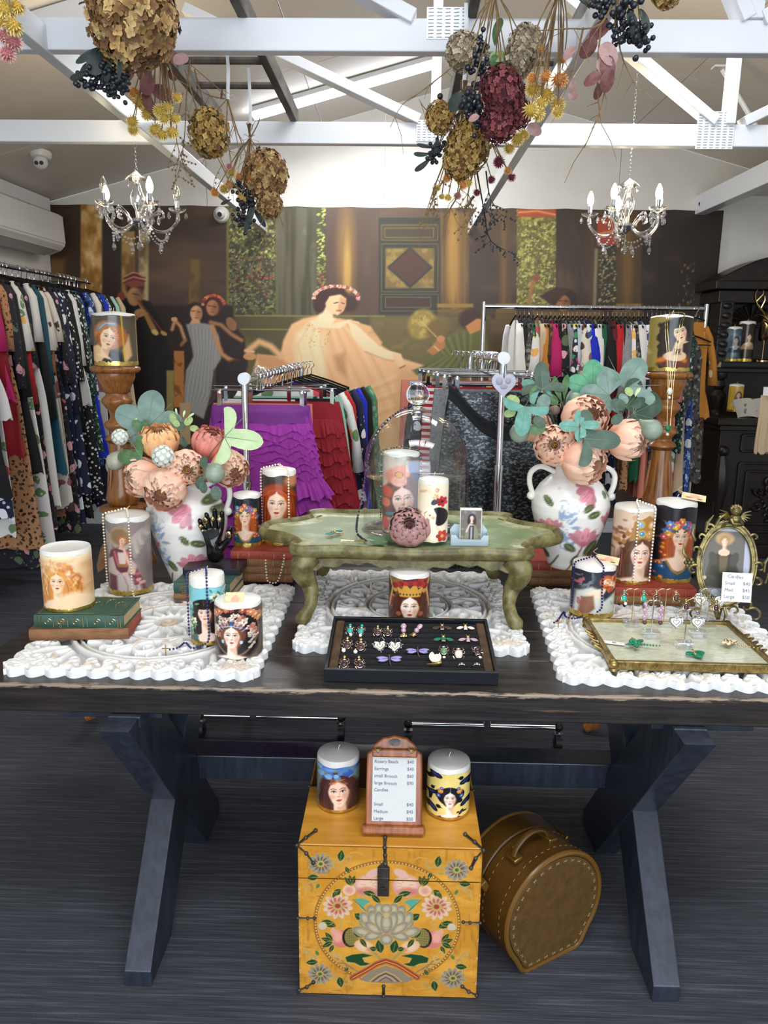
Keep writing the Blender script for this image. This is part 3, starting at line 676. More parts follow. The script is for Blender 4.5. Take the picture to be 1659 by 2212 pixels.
for X in (-.62, .665):
    for flip, dx in ((False, 0), (True, -.002)):
        pl = leg_poly(flip)
        m = Matrix(((0, 0, 1, X+dx), (1, 0, 0, -2.1), (0, 1, 0, 0), (0, 0, 0, 1)))
        MB().prism(pl, -.033+dx, .033-dx, M=m).build('leg', M_leg, tb, smooth=False, bevel=.003)
    s_ = 1 if X > 0 else -1
    MB().box(L_(X, 1.97, .695), (.075, .74, .03)).build('cleat', M_leg, tb, smooth=False, bevel=.003)
    MB().box(L_(X+s_*.055, 1.70, .690), (.24, .06, .04)).build('bracket', M_leg, tb, smooth=False, bevel=.003)
    MB().box(L_(X-s_*.05, 2.16, .690), (.2, .06, .04)).build('bracket', M_leg, tb, smooth=False, bevel=.003)
MB().box(L_(.03, 2.125, .298), (1.50, .09, .078)).build('stretcher', M_leg, tb, smooth=False, bevel=.003)

# ------------------------------------------------------------------ carved mats
def carved_mat_mesh():
    N = 250; g = np.linspace(-1, 1, N+1); X, Y = np.meshgrid(g, g); X = X.ravel(); Y = Y.ravel(); H = np.zeros_like(X)
    def st(pts, w_, h=1.0, base=0.0):
        nonlocal H
        pts = np.array(pts); m = (X > pts[:, 0].min()-w_) & (X < pts[:, 0].max()+w_) & (Y > pts[:, 1].min()-w_) & (Y < pts[:, 1].max()+w_)
        if not m.any(): return
        x = X[m]; y = Y[m]; dm = np.full(len(x), 9.); tt = np.zeros(len(x)); n = len(pts)-1
        for i in range(n):
            ex, ey = pts[i+1]-pts[i]; L = ex*ex+ey*ey+1e-12; t = np.clip(((x-pts[i, 0])*ex+(y-pts[i, 1])*ey)/L, 0, 1)
            d = np.hypot(x-pts[i, 0]-t*ex, y-pts[i, 1]-t*ey); k = d < dm; dm = np.where(k, d, dm); tt = np.where(k, (i+t)/n, tt)
        ww = w_*(1-.55*tt); v = h*np.sqrt(np.clip(1-(dm/ww)**2, 0, 1)); H[m] = np.maximum(H[m], v)
    def ring(r, w_, h):
        nonlocal H
        d = np.abs(np.hypot(X, Y)-r); H = np.maximum(H, h*np.clip((w_-d)/(w_*.35), 0, 1))
    def curl(cx, cy, a, s, fl=1, turns=1.3):      # C scroll from outside in
        p = []
        for k in range(16):
            q = k/15; r = s*(1-.82*q); th = a+fl*turns*2*PI*q; p.append((cx+r*math.cos(th), cy+r*math.sin(th)))
        return p
    for r, w_, h in ((.79, .022, .8), (.735, .014, .7), (.42, .018, .8), (.375, .012, .7), (.13, .012, .7), (.055, .02, .6)): ring(r, w_, h)
    for k in range(14):        # inner leaves
        a = 2*PI*k/14; c_, s_ = math.cos(a), math.sin(a); b = a+.16
        st([(.15*c_, .15*s_), (.25*math.cos(b), .25*math.sin(b)), (.345*math.cos(a+.05), .345*math.sin(a+.05))], .034, .95)
    for k in range(12):        # outer ring of scrolls
        a = 2*PI*k/12; r = .57
        st(curl(r*math.cos(a), r*math.sin(a), a+PI, .115, 1), .030, 1)
        b = a+2*PI/24
        st([(.45*math.cos(b), .45*math.sin(b)), (.55*math.cos(b+.05), .55*math.sin(b+.05)), (.70*math.cos(b-.05), .70*math.sin(b-.05))], .042, 1)
        for q in (-1, 1):
            st([(.52*math.cos(b), .52*math.sin(b)), (.60*math.cos(b+q*.10), .60*math.sin(b+q*.10)), (.69*math.cos(b+q*.2), .69*math.sin(b+q*.2))], .028, .9)
    for sx in (-1, 1):
        for sy in (-1, 1):     # corner acanthus
            for (px, py, a, s, fl) in ((.80, .80, .6, .10, 1), (.93, .66, 2.2, .07, -1), (.66, .93, -.6, .07, 1), (.93, .93, 3.9, .06, 1)):
                p = [(sx*u, sy*v) for u, v in curl(px, py, a, s, fl)]; st(p, .030, 1)
            for (u0, v0, u1, v1, u2, v2) in ((.62, .62, .72, .70, .86, .90), (.66, .58, .80, .60, .90, .72), (.58, .66, .60, .80, .72, .90), (.95, .80, .88, .86, .80, .96), (.70, .70, .66, .80, .72, .88)):
                st([(sx*u0, sy*v0), (sx*u1, sy*v1), (sx*u2, sy*v2)], .036, .95)
    for sd in range(4):        # border leaves
        c_, s_ = [(1, 0), (0, 1), (-1, 0), (0, -1)][sd]
        for k in range(12):
            t = -.90+k*.164; f = 1 if t > 0 else -1
            for (a0, b0, a1, b1, a2, b2, w_) in ((0, .97, .06, .90, .13, .93, .034), (.02, .88, .08, .955, .15, .975, .026), (.05, .84, .10, .86, .12, .90, .022)):
                pts = [(t+f*a0, b0), (t+f*a1, b1), (t+f*a2, b2)]
                st([(x*c_-y*s_, x*s_+y*c_) for x, y in pts], w_, 1)
        for k in range(8):     # filigree between the ring and the border
            t = -.5+k*.142; rr = .86-.10*abs(t)
            pts = curl(t, rr, 1.5 if t > 0 else 1.6, .05, 1 if t > 0 else -1); st([(x*c_-y*s_, x*s_+y*c_) for x, y in pts], .024, .9)
    edge = 1-np.maximum(np.abs(X), np.abs(Y))
    H = np.maximum(H, np.clip((.025-edge)/.012, 0, 1)*.55)
    noise = _vn(X*14, Y*14, 5)*.14
    sc = .016*(.6+.4*np.abs(np.sin(X*PI*6.1))); sc2 = .016*(.6+.4*np.abs(np.sin(Y*PI*6.1)))
    Xw = X*.305*(1-.055*(1-np.abs(np.sin(Y*PI*6.1)))*(np.abs(X)**6)); Yw = Y*.338*(1-.05*(1-np.abs(np.sin(X*PI*6.1)))*(np.abs(Y)**6))
    Z = .006+.0165*np.clip(H+noise*(H > .05), 0, 1.1)
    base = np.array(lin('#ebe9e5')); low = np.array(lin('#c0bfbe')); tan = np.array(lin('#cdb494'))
    C = low+(base-low)*np.clip(H*1.6, 0, 1)[:, None]  # carved recesses coloured greyer than the ridges: their shade put into the colour
    wear = np.clip((_vn(X*9, Y*9, 9)-.62)*6, 0, 1)*np.clip((H-.75)*6, 0, 1)*.6
    R_ = np.hypot(X, Y); wear = np.maximum(wear, ((np.abs(R_-.762) < .014) | (np.abs(R_-.398) < .012) | (R_ < .10))*.75)
    C = C*(1-wear[:, None])+tan*wear[:, None]
    V = np.stack([Xw, Yw, Z], 1)
    return V, C, N
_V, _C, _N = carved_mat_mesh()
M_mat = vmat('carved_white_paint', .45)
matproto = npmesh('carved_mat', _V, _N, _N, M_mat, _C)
def add_skirt(o):
    me = o.data; W = _N+1
    loop = [i for i in range(W)]+[j*W+_N for j in range(1, W)]+[_N*W+i for i in range(_N-1, -1, -1)]+[j*W for j in range(_N-1, 0, -1)]
    import bmesh
    bm = bmesh.new(); bm.from_mesh(me); bm.verts.ensure_lookup_table(); cl = bm.verts.layers.float_color['Col']
    low = []; top = [bm.verts[i] for i in loop]; n = len(loop)
    for q in top:
        v = bm.verts.new((q.co.x, q.co.y, 0)); v[cl] = (.8, .8, .79, 1); low.append(v)
    for k in range(n):
        q = (k+1) % n; bm.faces.new((top[k], low[k], low[q], top[q])).smooth = False
    bm.faces.new(low[::-1]); bm.to_mesh(me); bm.free()
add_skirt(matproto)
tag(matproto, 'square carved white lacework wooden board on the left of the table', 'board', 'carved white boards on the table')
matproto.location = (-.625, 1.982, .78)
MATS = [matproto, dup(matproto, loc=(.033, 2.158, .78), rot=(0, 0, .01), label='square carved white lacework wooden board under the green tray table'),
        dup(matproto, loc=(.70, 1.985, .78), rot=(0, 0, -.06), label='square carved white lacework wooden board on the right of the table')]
ZM = .8045   # top of the boards

# ------------------------------------------------------------------ painted chest
def paint_chest(u, v):
    X = 85+u*(1425-60*v)+12*v; Y = 925+v*1185+u*25
    c = Cv(X, Y, '#c4862a')
    c.speck(.004, .012, '#e0a444', .35, .7, .8, 2); c.speck(.03, .008, '#8f5a1c', .55, .8, .6, 3); c.speck(.01, .03, '#a86c20', .55, .75, .5, 7)
    G = '#c79a4c'; GR = '#1f4424'; GR2 = '#2f6a3a'; BR = '#7a4a1a'
    def ring(r, w_, col, a=1):
        d = np.abs(np.hypot((X-775)/1.17, Y-1525)-r); c.put(a*np.clip((w_-d)/4+.5, 0, 1), col)
    dm = np.hypot((X-775)/1.17, Y-1525)
    c.put(np.clip((480-dm)/20, 0, 1)*.35, '#d8962e'); ring(474, 14, BR, .7); ring(462, 3, G); ring(486, 3, '#a8702c')
    for k in range(130):
        a = 2*PI*k/130; c.ell(775+474*1.17*math.cos(a), 1525+474*math.sin(a), 6, 6, '#e0b35c', soft=.4)
    def el(x, y, rx, ry, fill, rot=0, fade=None):
        c.ell(x, y, rx+4, ry+4, G, rot=rot, soft=.12); c.ell(x, y, rx, ry, fill, rot=rot, soft=.12)
        if fade: c.ell(x, y, rx*.6, ry*.6, fade, rot=rot, soft=.8, a=.8)
    def leaf(x, y, L, ang, wd=.42, col=GR):
        ca, sa = math.cos(ang), math.sin(ang); pts = []
        for t, w_ in ((0, 0), (.25, .75), (.5, 1), (.75, .65), (1, 0), (.75, -.65), (.5, -1), (.25, -.75)):
            pts.append((x+ca*t*L-sa*w_*wd*L/2, y+sa*t*L+ca*w_*wd*L/2))
        cx = sum(p[0] for p in pts)/8; cy = sum(p[1] for p in pts)/8
        c.poly([(cx+(px-cx)*1.14, cy+(py-cy)*1.18) for px, py in pts], G, 4); c.poly(pts, col, 4); c.line([(x, y), (x+ca*L*.8, y+sa*L*.8)], 3, G, .8)
    def scroll(x, y, r, a0, fl, w_=7, col='#a8915c', tail=None):
        p = [] 
        if tail: p.append(tail)
        for k in range(12): q = k/11; rr = r*(1-.75*q); th = a0+fl*q*5.2; p.append((x+rr*math.cos(th), y+rr*math.sin(th)))
        c.line(p, w_+6, G); c.line(p, w_, col)
    def daisy(x, y, r, n, p1, p2, ctr, cr=.28):
        for k in range(n):
            a = 2*PI*k/n+.2; el(x+math.cos(a)*r*.62, y+math.sin(a)*r*.52, r*.36, r*.17, p1, rot=math.atan2(math.sin(a)*.85, math.cos(a)), fade=None)
            c.ell(x+math.cos(a)*r*.45, y+math.sin(a)*r*.38, r*.2, r*.1, p2, rot=a, soft=.8, a=.9)
        el(x, y, r*cr, r*cr*.85, '#b09a5c'); c.ell(x, y, r*cr*.6, r*cr*.5, ctr, soft=.3)
    # corner sprays
    for (x, y, sx, sy) in ((262, 1070, 1, 1), (1312, 1108, -1, 1), (255, 1945, 1, -1), (1285, 1968, -1, -1)):
        scroll(x+sx*120, y-sy*10, 45, .5 if sx > 0 else 2.6, sx, 9, tail=None); scroll(x+sx*210, y-sy*50, 40, 2.5 if sx > 0 else .6, -sx, 8, tail=(x+sx*100, y-sy*20)); c.line([(x+sx*230, y-sy*85), (x+sx*290, y-sy*95), (x+sx*325, y-sy*75)], 9, G)
        scroll(x-sx*40, y+sy*130, 38, 1, sx, 8); scroll(x-sx*95, y+sy*180, 30, 4, -sx, 7, tail=(x-sx*30, y+sy*120)); c.line([(x-sx*110, y+sy*190), (x-sx*122, y+sy*240)], 9, G)
        leaf(x+sx*150, y-sy*20, 90, -sy*1.4+(0 if sx > 0 else 0), .6); leaf(x+sx*190, y+sy*20, 60, sy*(1.0) if sx > 0 else PI-sy*1.0, .5)
        leaf(x-sx*15, y+sy*100, 95, PI-.1 if sx > 0 else .1, .5); leaf(x-sx*10, y+sy*150, 50, sy*2.1, .5, GR2)
        daisy(x, y, 98, 12, '#8f8678', '#5c5348', GR2, .26)
    # stems
    for sx in (-1, 1):
        q = lambda x: 775+sx*(x-775)
        fl = lambda a: a if sx > 0 else PI-a
        c.line([(q(1155), 1430), (q(1130), 1520), (q(1140), 1580)], 20, G); c.line([(q(1155), 1430), (q(1130), 1520), (q(1140), 1580)], 12, '#b8954c')
        daisy(q(1157), 1395, 120, 12, '#d8b49a', '#b0584c', '#a03c30', .3)
        # top pink peonies
        c.ell(q(925), 1235, 112, 92, G, soft=.06); c.ell(q(925), 1235, 106, 86, '#cf8f84', soft=.06); c.ell(q(925), 1225, 85, 60, '#e6bfa6', soft=.5, a=.9); c.ell(q(935), 1275, 70, 30, '#b8504c', soft=.8, a=.6)
        for k in range(7): a = k*.7; c.line([(q(915+30*math.cos(a)), 1225+22*math.sin(a)), (q(915+62*math.cos(a)), 1225+44*math.sin(a))], 5, G)
        el(q(885), 1140, 62, 30, '#d8a898', fl(.45)); el(q(1068), 1270, 50, 42, '#e0b896', 0, '#cf8878')
        for a in (-1.9, -1.4, -.9): leaf(q(1050), 1235, 85, fl(a), .42)
        leaf(q(1185), 1310, 70, fl(-2.4), .7); leaf(q(1165), 1280, 60, fl(1.0), .5); leaf(q(860), 1305, 105, fl(-.2), .42); leaf(q(825), 1370, 100, fl(-.75), .42)
        # teal ruffled leaf
        c.poly([(q(890), 1350), (q(960), 1325), (q(1050), 1330), (q(1010), 1370), (q(990), 1410), (q(940), 1450), (q(950), 1400)], G, 6); c.poly([(q(905), 1356), (q(960), 1335), (q(1030), 1338), (q(1000), 1368), (q(980), 1402), (q(948), 1435), (q(955), 1395)], '#5a9a84', 6); c.line([(q(1040), 1340), (q(930), 1440)], 4, '#2c4a3c')
        leaf(q(960), 1500, 80, fl(-.6), .7); leaf(q(1170), 1560, 120, fl(-.45), .5); leaf(q(1195), 1530, 90, fl(-.1), .5); el(q(1275), 1555, 32, 28, '#c4b49c')
        # pomegranates
        c.ell(q(1125), 1655, 86, 76, G, soft=.06); c.ell(q(1125), 1655, 80, 70, '#cf7468', soft=.06); c.ell(q(1155), 1640, 40, 46, '#e6a890', soft=.7, a=.8)
        c.poly([(q(1140), 1600), (q(1200), 1565), (q(1215), 1600), (q(1190), 1625)], '#d89c88', 6)
        c.ell(q(1060), 1645, 62, 78, '#201a16', soft=.1); c.ell(q(1050), 1642, 54, 70, '#8f8048', soft=.1)
        for i in range(-3, 4): c.line([(q(1005), 1642+i*20), (q(1095), 1655+i*20)], 3, '#5c5028'); c.line([(q(1050+i*16), 1575), (q(1055+i*14), 1710)], 3, '#5c5028')
        el(q(950), 1715, 78, 46, '#dcb08c', fl(-.3), '#e6c4a0'); c.ell(q(905), 1740, 30, 20, '#c47464', soft=.8, a=.7)
        for a in (-2.2, -1.5, -.9, 2.2): leaf(q(985), 1650, 90, fl(a), .4)
        for a in (-.9, -.3, .5): leaf(q(1195), 1680, 95, fl(a), .42)
        leaf(q(1190), 1705, 70, fl(1.1), .45)
        # base leaves
        c.line([(q(790), 1850), (q(850), 1790), (q(900), 1740)], 30, G); c.line([(q(790), 1850), (q(850), 1790), (q(900), 1740)], 20, '#a88a48')
        c.poly([(q(865), 1790), (q(960), 1765), (q(1050), 1775), (q(1110), 1800), (q(1095), 1850), (q(1030), 1860), (q(985), 1885), (q(935), 1880), (q(880), 1850), (q(930), 1845), (q(950), 1810), (q(905), 1800)], G, 6)
        c.poly([(q(885), 1790), (q(960), 1774), (q(1045), 1784), (q(1098), 1806), (q(1085), 1842), (q(1025), 1850), (q(980), 1874), (q(940), 1870), (q(905), 1855), (q(950), 1845), (q(968), 1808)], GR, 6)
        leaf(q(820), 1770, 110, fl(-1.35), .62); leaf(q(855), 1740, 55, fl(-.2), .7)
        for k in range(3): c.line([(q(1000+k*40), 1925-k*20), (q(1060+k*35), 1880-k*25), (q(1130+k*25), 1900-k*45)], 12, G); c.line([(q(1000+k*40), 1925-k*20), (q(1060+k*35), 1880-k*25), (q(1130+k*25), 1900-k*45)], 7, '#7a6450')
        scroll(q(1160), 1800, 36, 1, sx, 8, '#b8a070'); scroll(q(1195), 1770, 24, 3, sx, 6, '#b8a070')
    # lotus
    for (dx, dy, rx, ry, ang) in [(-185, 60, 78, 36, .35), (185, 60, 78, 36, -.35), (-150, 5, 70, 36, .55), (150, 5, 70, 36, -.55), (-165, -45, 34, 60, -.45), (165, -45, 34, 60, .45),
                                  (-110, -95, 40, 62, -.3), (110, -95, 40, 62, .3), (-55, -120, 40, 50, -.1), (55, -120, 40, 50, .1), (0, -125, 44, 40, 0), (-105, 90, 70, 34, -.25), (105, 90, 70, 34, .25),
                                  (-95, -40, 48, 74, -.35), (95, -40, 48, 74, .35), (-100, 30, 80, 34, .6), (100, 30, 80, 34, -.6), (-48, -25, 40, 80, -.2), (48, -25, 40, 80, .2), (0, -10, 46, 84, 0), (0, 118, 50, 44, 0)]:
        el(770+dx, 1540+dy, rx, ry, '#8a8270', ang, '#c4b894')
    el(770, 1465, 20, 18, '#b8a878'); 
    # mountain at the foot
    cl = np.clip((462-dm)/6, 0, 1)
    for off, w_, col in ((0, 46, G), (0, 36, '#8f2c22'), (2, 8, G)):
        c.line([(505, 1975+off), (640, 1895+off), (690, 1860+off), (765, 1832+off), (850, 1860+off), (900, 1890+off), (1010, 1965+off)], w_, col)
    c.poly([(560, 1990), (650, 1915), (765, 1870), (880, 1910), (975, 1985), (900, 2010), (640, 2010)], '#8a7c68', 6)
    for k, col in ((0, G), (1, '#5c3c30'), (2, '#b8a080'), (3, '#7a3c30')): c.line([(640+k*25, 2000), (700+k*14, 1950+k*10), (765, 1918+k*16), (835-k*14, 1950+k*10), (890-k*25, 2000)], 9-k, col)
    c.speck(.02, .02, '#f0e8d8', .86, .9, .9, 17); c.speck(.012, .05, '#6c4418', .68, .8, .5, 18)
    # chipped edges
    e = np.minimum(np.minimum(u, 1-u), np.minimum(v, 1-v)); m = np.clip(1-e/.012, 0, 1)
    c.speck(.03, .03, '#e8dcc0', .58, .62, .8, 21, m); c.put(m*.25, '#6a4418')
    return c.lin()
M_chestprint = vmat('lacquered_chest_painting', .32, bump=.12)
M_orange = mat('orange_lacquer', '#c08228', .3, col2='#dc9e40', ns=4, stretch=(1, 6, 6), bump=.1, bs=60, bd=.001)
M_iron = mat('dark_iron', '#3b3733', .45, metal=.7, col2='#5a544c', ns=60, bump=.3, bs=200)
M_brownlac = mat('brown_lacquer', '#5d3417', .35, col2='#7c4a22', ns=8)
def chest():
    x0, x1, ya, yb, H, hz = -.222, .206, 1.574, 1.96, .41, .323
    cx = (x0+x1)/2; t = root('painted_chest', (cx, (ya+yb)/2, 0), 'orange lacquered chest painted with lotus and pomegranates, on the carpet under the table', 'chest')
    o = (cx, (ya+yb)/2, 0); W_ = x1-x0
    def LB(c, d): return MB().box((c[0]-o[0], c[1]-o[1], c[2]), d)
    body = LB((cx, (ya+yb)/2+.002, hz/2), (W_, yb-ya-.004, hz-.001)).build('body', M_orange, t, smooth=False, bevel=.002)
    lid = LB((cx, (ya+yb)/2+.002, (hz+H)/2+.0005), (W_, yb-ya-.004, H-hz-.002)).build('lid', M_orange, t, smooth=False, bevel=.002)
    LB((cx, yb-.075, H+.0006), (W_*.98, .15, .0012)).build('lid_panel', M_brownlac, lid, smooth=False)
    for nm, par, za, zb in (('painted_front', body, .003, hz-.0015), ('painted_front', lid, hz+.0015, H-.002)):
        nx = 380; nz = max(60, int(380*(zb-za)/W_)); u, v = np.meshgrid(np.linspace(0, 1, nx+1), np.linspace(0, 1, nz+1)); u = u.ravel(); v = v.ravel()
        z = za+(zb-za)*v; C = paint_chest(u, 1-z/H)
        lum = C.sum(1); npmesh(nm, np.stack([x0+u*W_-o[0], np.full_like(u, ya-.0008-o[1])-.0006*np.clip(lum, 0, 1.2), z], 1), nx, nz, M_chestprint, C, par)
    def strap(pts, wd, name='strap', par=t):
        m = MB()
        for i in range(len(pts)-1): m.tube([Vector(p)-Vector(o) for p in (pts[i], pts[i+1])], [wd, wd*.75], 6, flat=.5)
        for p in pts: m.sph(Vector(p)-Vector(o), wd*1.25, 8, 5)
        return m.build(name, M_iron, par)
    f = ya-.003
    for sx, X in ((1, x0), (-1, x1)):
        strap([(X+sx*.036, ya+.05, H+.003), (X+sx*.016, ya+.022, H+.003), (X-sx*.002, f, H), (X+sx*.02, f, H-.02), (X+sx*.036, f, H-.045)] if sx > 0 else [(X-.036, ya+.05, H+.003), (X-.016, ya+.022, H+.003), (X+.002, f, H), (X-.015, f, H-.022), (X-.025, f, H-.048)], .0042, 'corner_bracket', lid)
        strap([(X-sx*.001, f, .012), (X+sx*.018, f, .022), (X+sx*.034, f, .036)], .004, 'corner_bracket', body)
        strap([(X-sx*.002, f, .215), (X+sx*.022, f, .215), (X+sx*.038, f, .216)], .0035, 'side_bracket', body)
        strap([(X-sx*.001, yb-.15, H+.003), (X+sx*.022, yb-.15, H+.003)], .003, 'side_bracket', lid)
    strap([(cx-.012, ya+.03, H+.003), (cx-.012, f, H), (cx-.011, f, H-.02), (cx-.010, f, H-.043)], .0042, 'top_bracket', lid)
    strap([(cx-.01, f, .002), (cx-.01, f, .03)], .004, 'foot_bracket', body)
    lk = LB((cx-.014, f-.001, hz+.018), (.028, .005, .034)).prism([(-.014-.014, 0), (.0, 0), (-.014, .016)], -.0025, .0025, M=T(0, f-.001-o[1], hz+.035) @ R(PI/2, 'X')).build('lock_plate', M_iron, lid, smooth=False, bevel=.001)
    LB((cx-.014, f-.003, hz-.014), (.027, .005, .05)).build('hasp', M_iron, body, smooth=False, bevel=.001)
    MB().tube([(-.014-.006, f-.006-o[1], hz-.016), (-.014, f-.013-o[1], hz-.012), (-.014+.006, f-.006-o[1], hz-.016)], .002, 6).build('staple', M_iron, body)
chest()

# ------------------------------------------------------------------ hat box suitcase
def suitcase():
    M_l = mat('olive_brown_leatherette', '#40290d', .36, col2='#573a12', ns=6, bump=.35, bs=500, bd=.0006)
    M_f = mat('suede_face', '#4c330c', .7, col2='#5d4012', ns=40, bump=.5, bs=900, bd=.0006)
    M_p = mat('tan_piping', '#6a4a1c', .3); M_st = mat('pale_stitching', '#8a7450', .7); M_b = mat('worn_brass', '#8a6a30', .3, metal=.8)
    t = root('hat_box_suitcase', (.412, 1.705, 0), 'round brown leather hat case with flat base, on the carpet right of the chest', 'suitcase', rz=math.radians(31))
    r = .166; zc_ = .158; D = .20
    def outline(s=1.0):
        p = []
        for k in range(41):
            a = math.radians(-38+k*(256/40)); p.append((r*math.cos(a), zc_+r*math.sin(a)))
        p += [(-.108, .012), (-.09, .0), (.09, .0), (.108, .012)]
        return [(x*s, zc_*.97+(z-zc_*.97)*s) for x, z in p]
    m = Matrix(((1, 0, 0, 0), (0, 0, 1, 0), (0, 1, 0, 0), (0, 0, 0, 1)))
    MB().prism(outline(), 0.0, .125, M=m).build('body', M_l, t, bevel=.004)
    MB().prism(outline(1.012), .1265, D, M=m).build('lid', M_l, t, bevel=.004)
    MB().prism(outline(.93), -.004, .0, M=m).build('face_panel', M_f, t, bevel=.002)
    for y in (0, D): MB().tube([(x, y, z) for x, z in outline(.985)], .0075, 8, closed=True).build('piping', M_p, t)
    g = MB(); o = outline(.87); n = len(o)
    per = [Vector((x, -.005, z)) for x, z in o]; tot = [0]
    for i in range(n): tot.append(tot[-1]+(per[(i+1) % n]-per[i]).length)
    K = 34
    for k in range(K):
        d = tot[-1]*k/K; i = max(j for j in range(n) if tot[j] <= d); a = per[i]; b = per[(i+1) % n]; dr = (b-a).normalized(); c_ = a+dr*(d-tot[i])
        for an in (.5, -.5):
            q = R(an, 'Y') @ dr; g.tube([c_-q*.006, c_+q*.006], .0011, 5)
    g.build('stitching', M_st, t)['kind'] = 'stuff'
    g = MB()
    for ys, rr in ((.03, 1.003), (.10, 1.003)):
        for k in range(30):
            a = math.radians(-20+k*7.4); b = a+.05
            g.tube([(r*rr*math.cos(a), ys, zc_+r*rr*math.sin(a)), (r*rr*math.cos(b), ys, zc_+r*rr*math.sin(b))], .0009, 5)
    g.build('side_stitching', M_st, t)['kind'] = 'stuff'
    a0 = math.radians(118)
    h = MB(); pts = []
    for k in range(13):
        q = k/12; x = -.085+.12*q-.0; pts.append((x-.01, .07, zc_+r+.004+.042*math.sin(PI*q)**.6-.018*(1-q)))
    h.tube(pts, .0085, 8, flat=.7).build('handle', M_l, t)
    for x, z in ((-.092, zc_+r-.022), (.028, zc_+r-.004)): MB().box((x, .07, z+.006), (.03, .045, .012), rot=R(-.25 if x < 0 else .1, 'Y').to_3x3()).build('handle_mount', M_b, t, bevel=.003)
    MB().box((-.162, .125, .222), (.02, .06, .032), rot=R(-.5, 'Y').to_3x3()).build('latch_strap', M_p, t, bevel=.003)
    MB().box((.125, .125, .262), (.02, .06, .03), rot=R(.75, 'Y').to_3x3()).build('latch_strap', M_b, t, bevel=.003)
    MB().box((-.10, .04, .285), (.012, .026, .0015), rot=R(-.6, 'Y').to_3x3()).build('torn_sticker', mat('white_paper', '#e9e7e2', .7), t)
suitcase(); bpy.data.objects['hat_box_suitcase'].scale = (.94,)*3
# ================================================================== CANDLES
M_wax = mat('ivory_wax', '#e6e2da', .35, Subsurface_Weight=.25, Subsurface_Scale=.02)
M_wick = mat('cotton_wick', '#d8cdb4', .8)
M_leaf_gold = mat('gold_leaf', '#b8902e', .28, metal=.9, col2='#e6cf7a', ns=40, bump=.6, bs=90, bd=.002)
M_print = vmat('glossy_candle_print', .22)
M_print2 = vmat('paper_print', .6)
M_gold = mat('gold_metal', '#ccb078', .22, metal=1.0)
M_silver = mat('silver_metal', '#c8ccd2', .2, metal=1.0)
M_twine = mat('hemp_twine', '#c8b490', .9)
def side_portrait(c, bg, paint, H):
    pass
def candle(name, label, cx, yb, yt, wpx, z, paint, goldband=.035, dome=.05, topcol=None, group='portrait pillar candles', rz=0, ncol=100, nrow=110, wax_top=.06, yfix=None, thr=.93, concave=False):
    f = P(cx, yb, z=z) if yfix is None else P(cx, yb, y=yfix)
    r = wpx/2*mpp(f)*1.0; y = (f.y+r) if yfix is None else yfix; f2 = P(cx, yb, y=f.y)
    x = P(cx, (yb+yt)/2, y=y).x; top = P(cx, yt, y=y).z; H = top-z
    t = root(name, (x, y, z), label, 'candle', group, rz=rz)
    if concave: prof = [(0, H*.965), (r*.75, H*.965), (r*.93, H*.985), (r*.97, H), (r, H-.004)]
    else: prof = [(0, H+r*dome*2.2), (r*.35, H+r*dome*1.6), (r*.75, H+r*dome*.4), (r*.96, H-.002), (r*.995, H-.007)]
    prof = prof+[(r*.995, .004), (r*.96, 0), (0, 0)]
    MB().lathe(prof[::-1], 40).build('wax', M_wax, t, angle=50)
    zt = H*thr
    z0 = H*goldband; k = ncol+20; 
    th = np.concatenate([np.linspace(-PI/2, PI/2, ncol, endpoint=False), np.linspace(PI/2, 3*PI/2, 20, endpoint=False)])
    th2 = th-PI/2 if False else th
    A, V = np.meshgrid(th2, np.linspace(0, 1, nrow+1)); A = A.ravel(); V = V.ravel()
    wob = .012*H*np.sin(A*5)*(V > .999)-.008*H*np.sin(A*7+1)*(V < .001)
    Z = z0+(zt-z0)*V+wob
    X = np.sin(A); Xp = X.copy()
    cc = Cv(Xp, Z/r, '#888888'); paint(cc, H/r)
    Cc = cc.lin()
    Vt = np.stack([(r+.0006)*np.sin(A), -(r+.0006)*np.cos(A), Z], 1)
    npmesh('printed_wrap', Vt, k, nrow, M_print, Cc, t, closeu=True)
    if goldband > .01:
        gb = MB(); gb.lathe([(r+.0009, .001), (r+.0012, H*goldband*.5), (r+.0009, H*goldband*1.25)], 40, mod=lambda a, z_: 1+.006*math.sin(a*9)+.004*math.sin(a*23)).build('gold_leaf_band', M_leaf_gold, t)
    zt2 = H+(r*dome*2.2 if not concave else -.03*H)
    MB().tube([(0, 0, zt2-.004), (.001, 0, zt2+.006), (.004, -.001, zt2+.012)], .0011, 5).build('wick', M_wick, t)
    return t, r, H
def rnl(seed): return random.Random(seed)
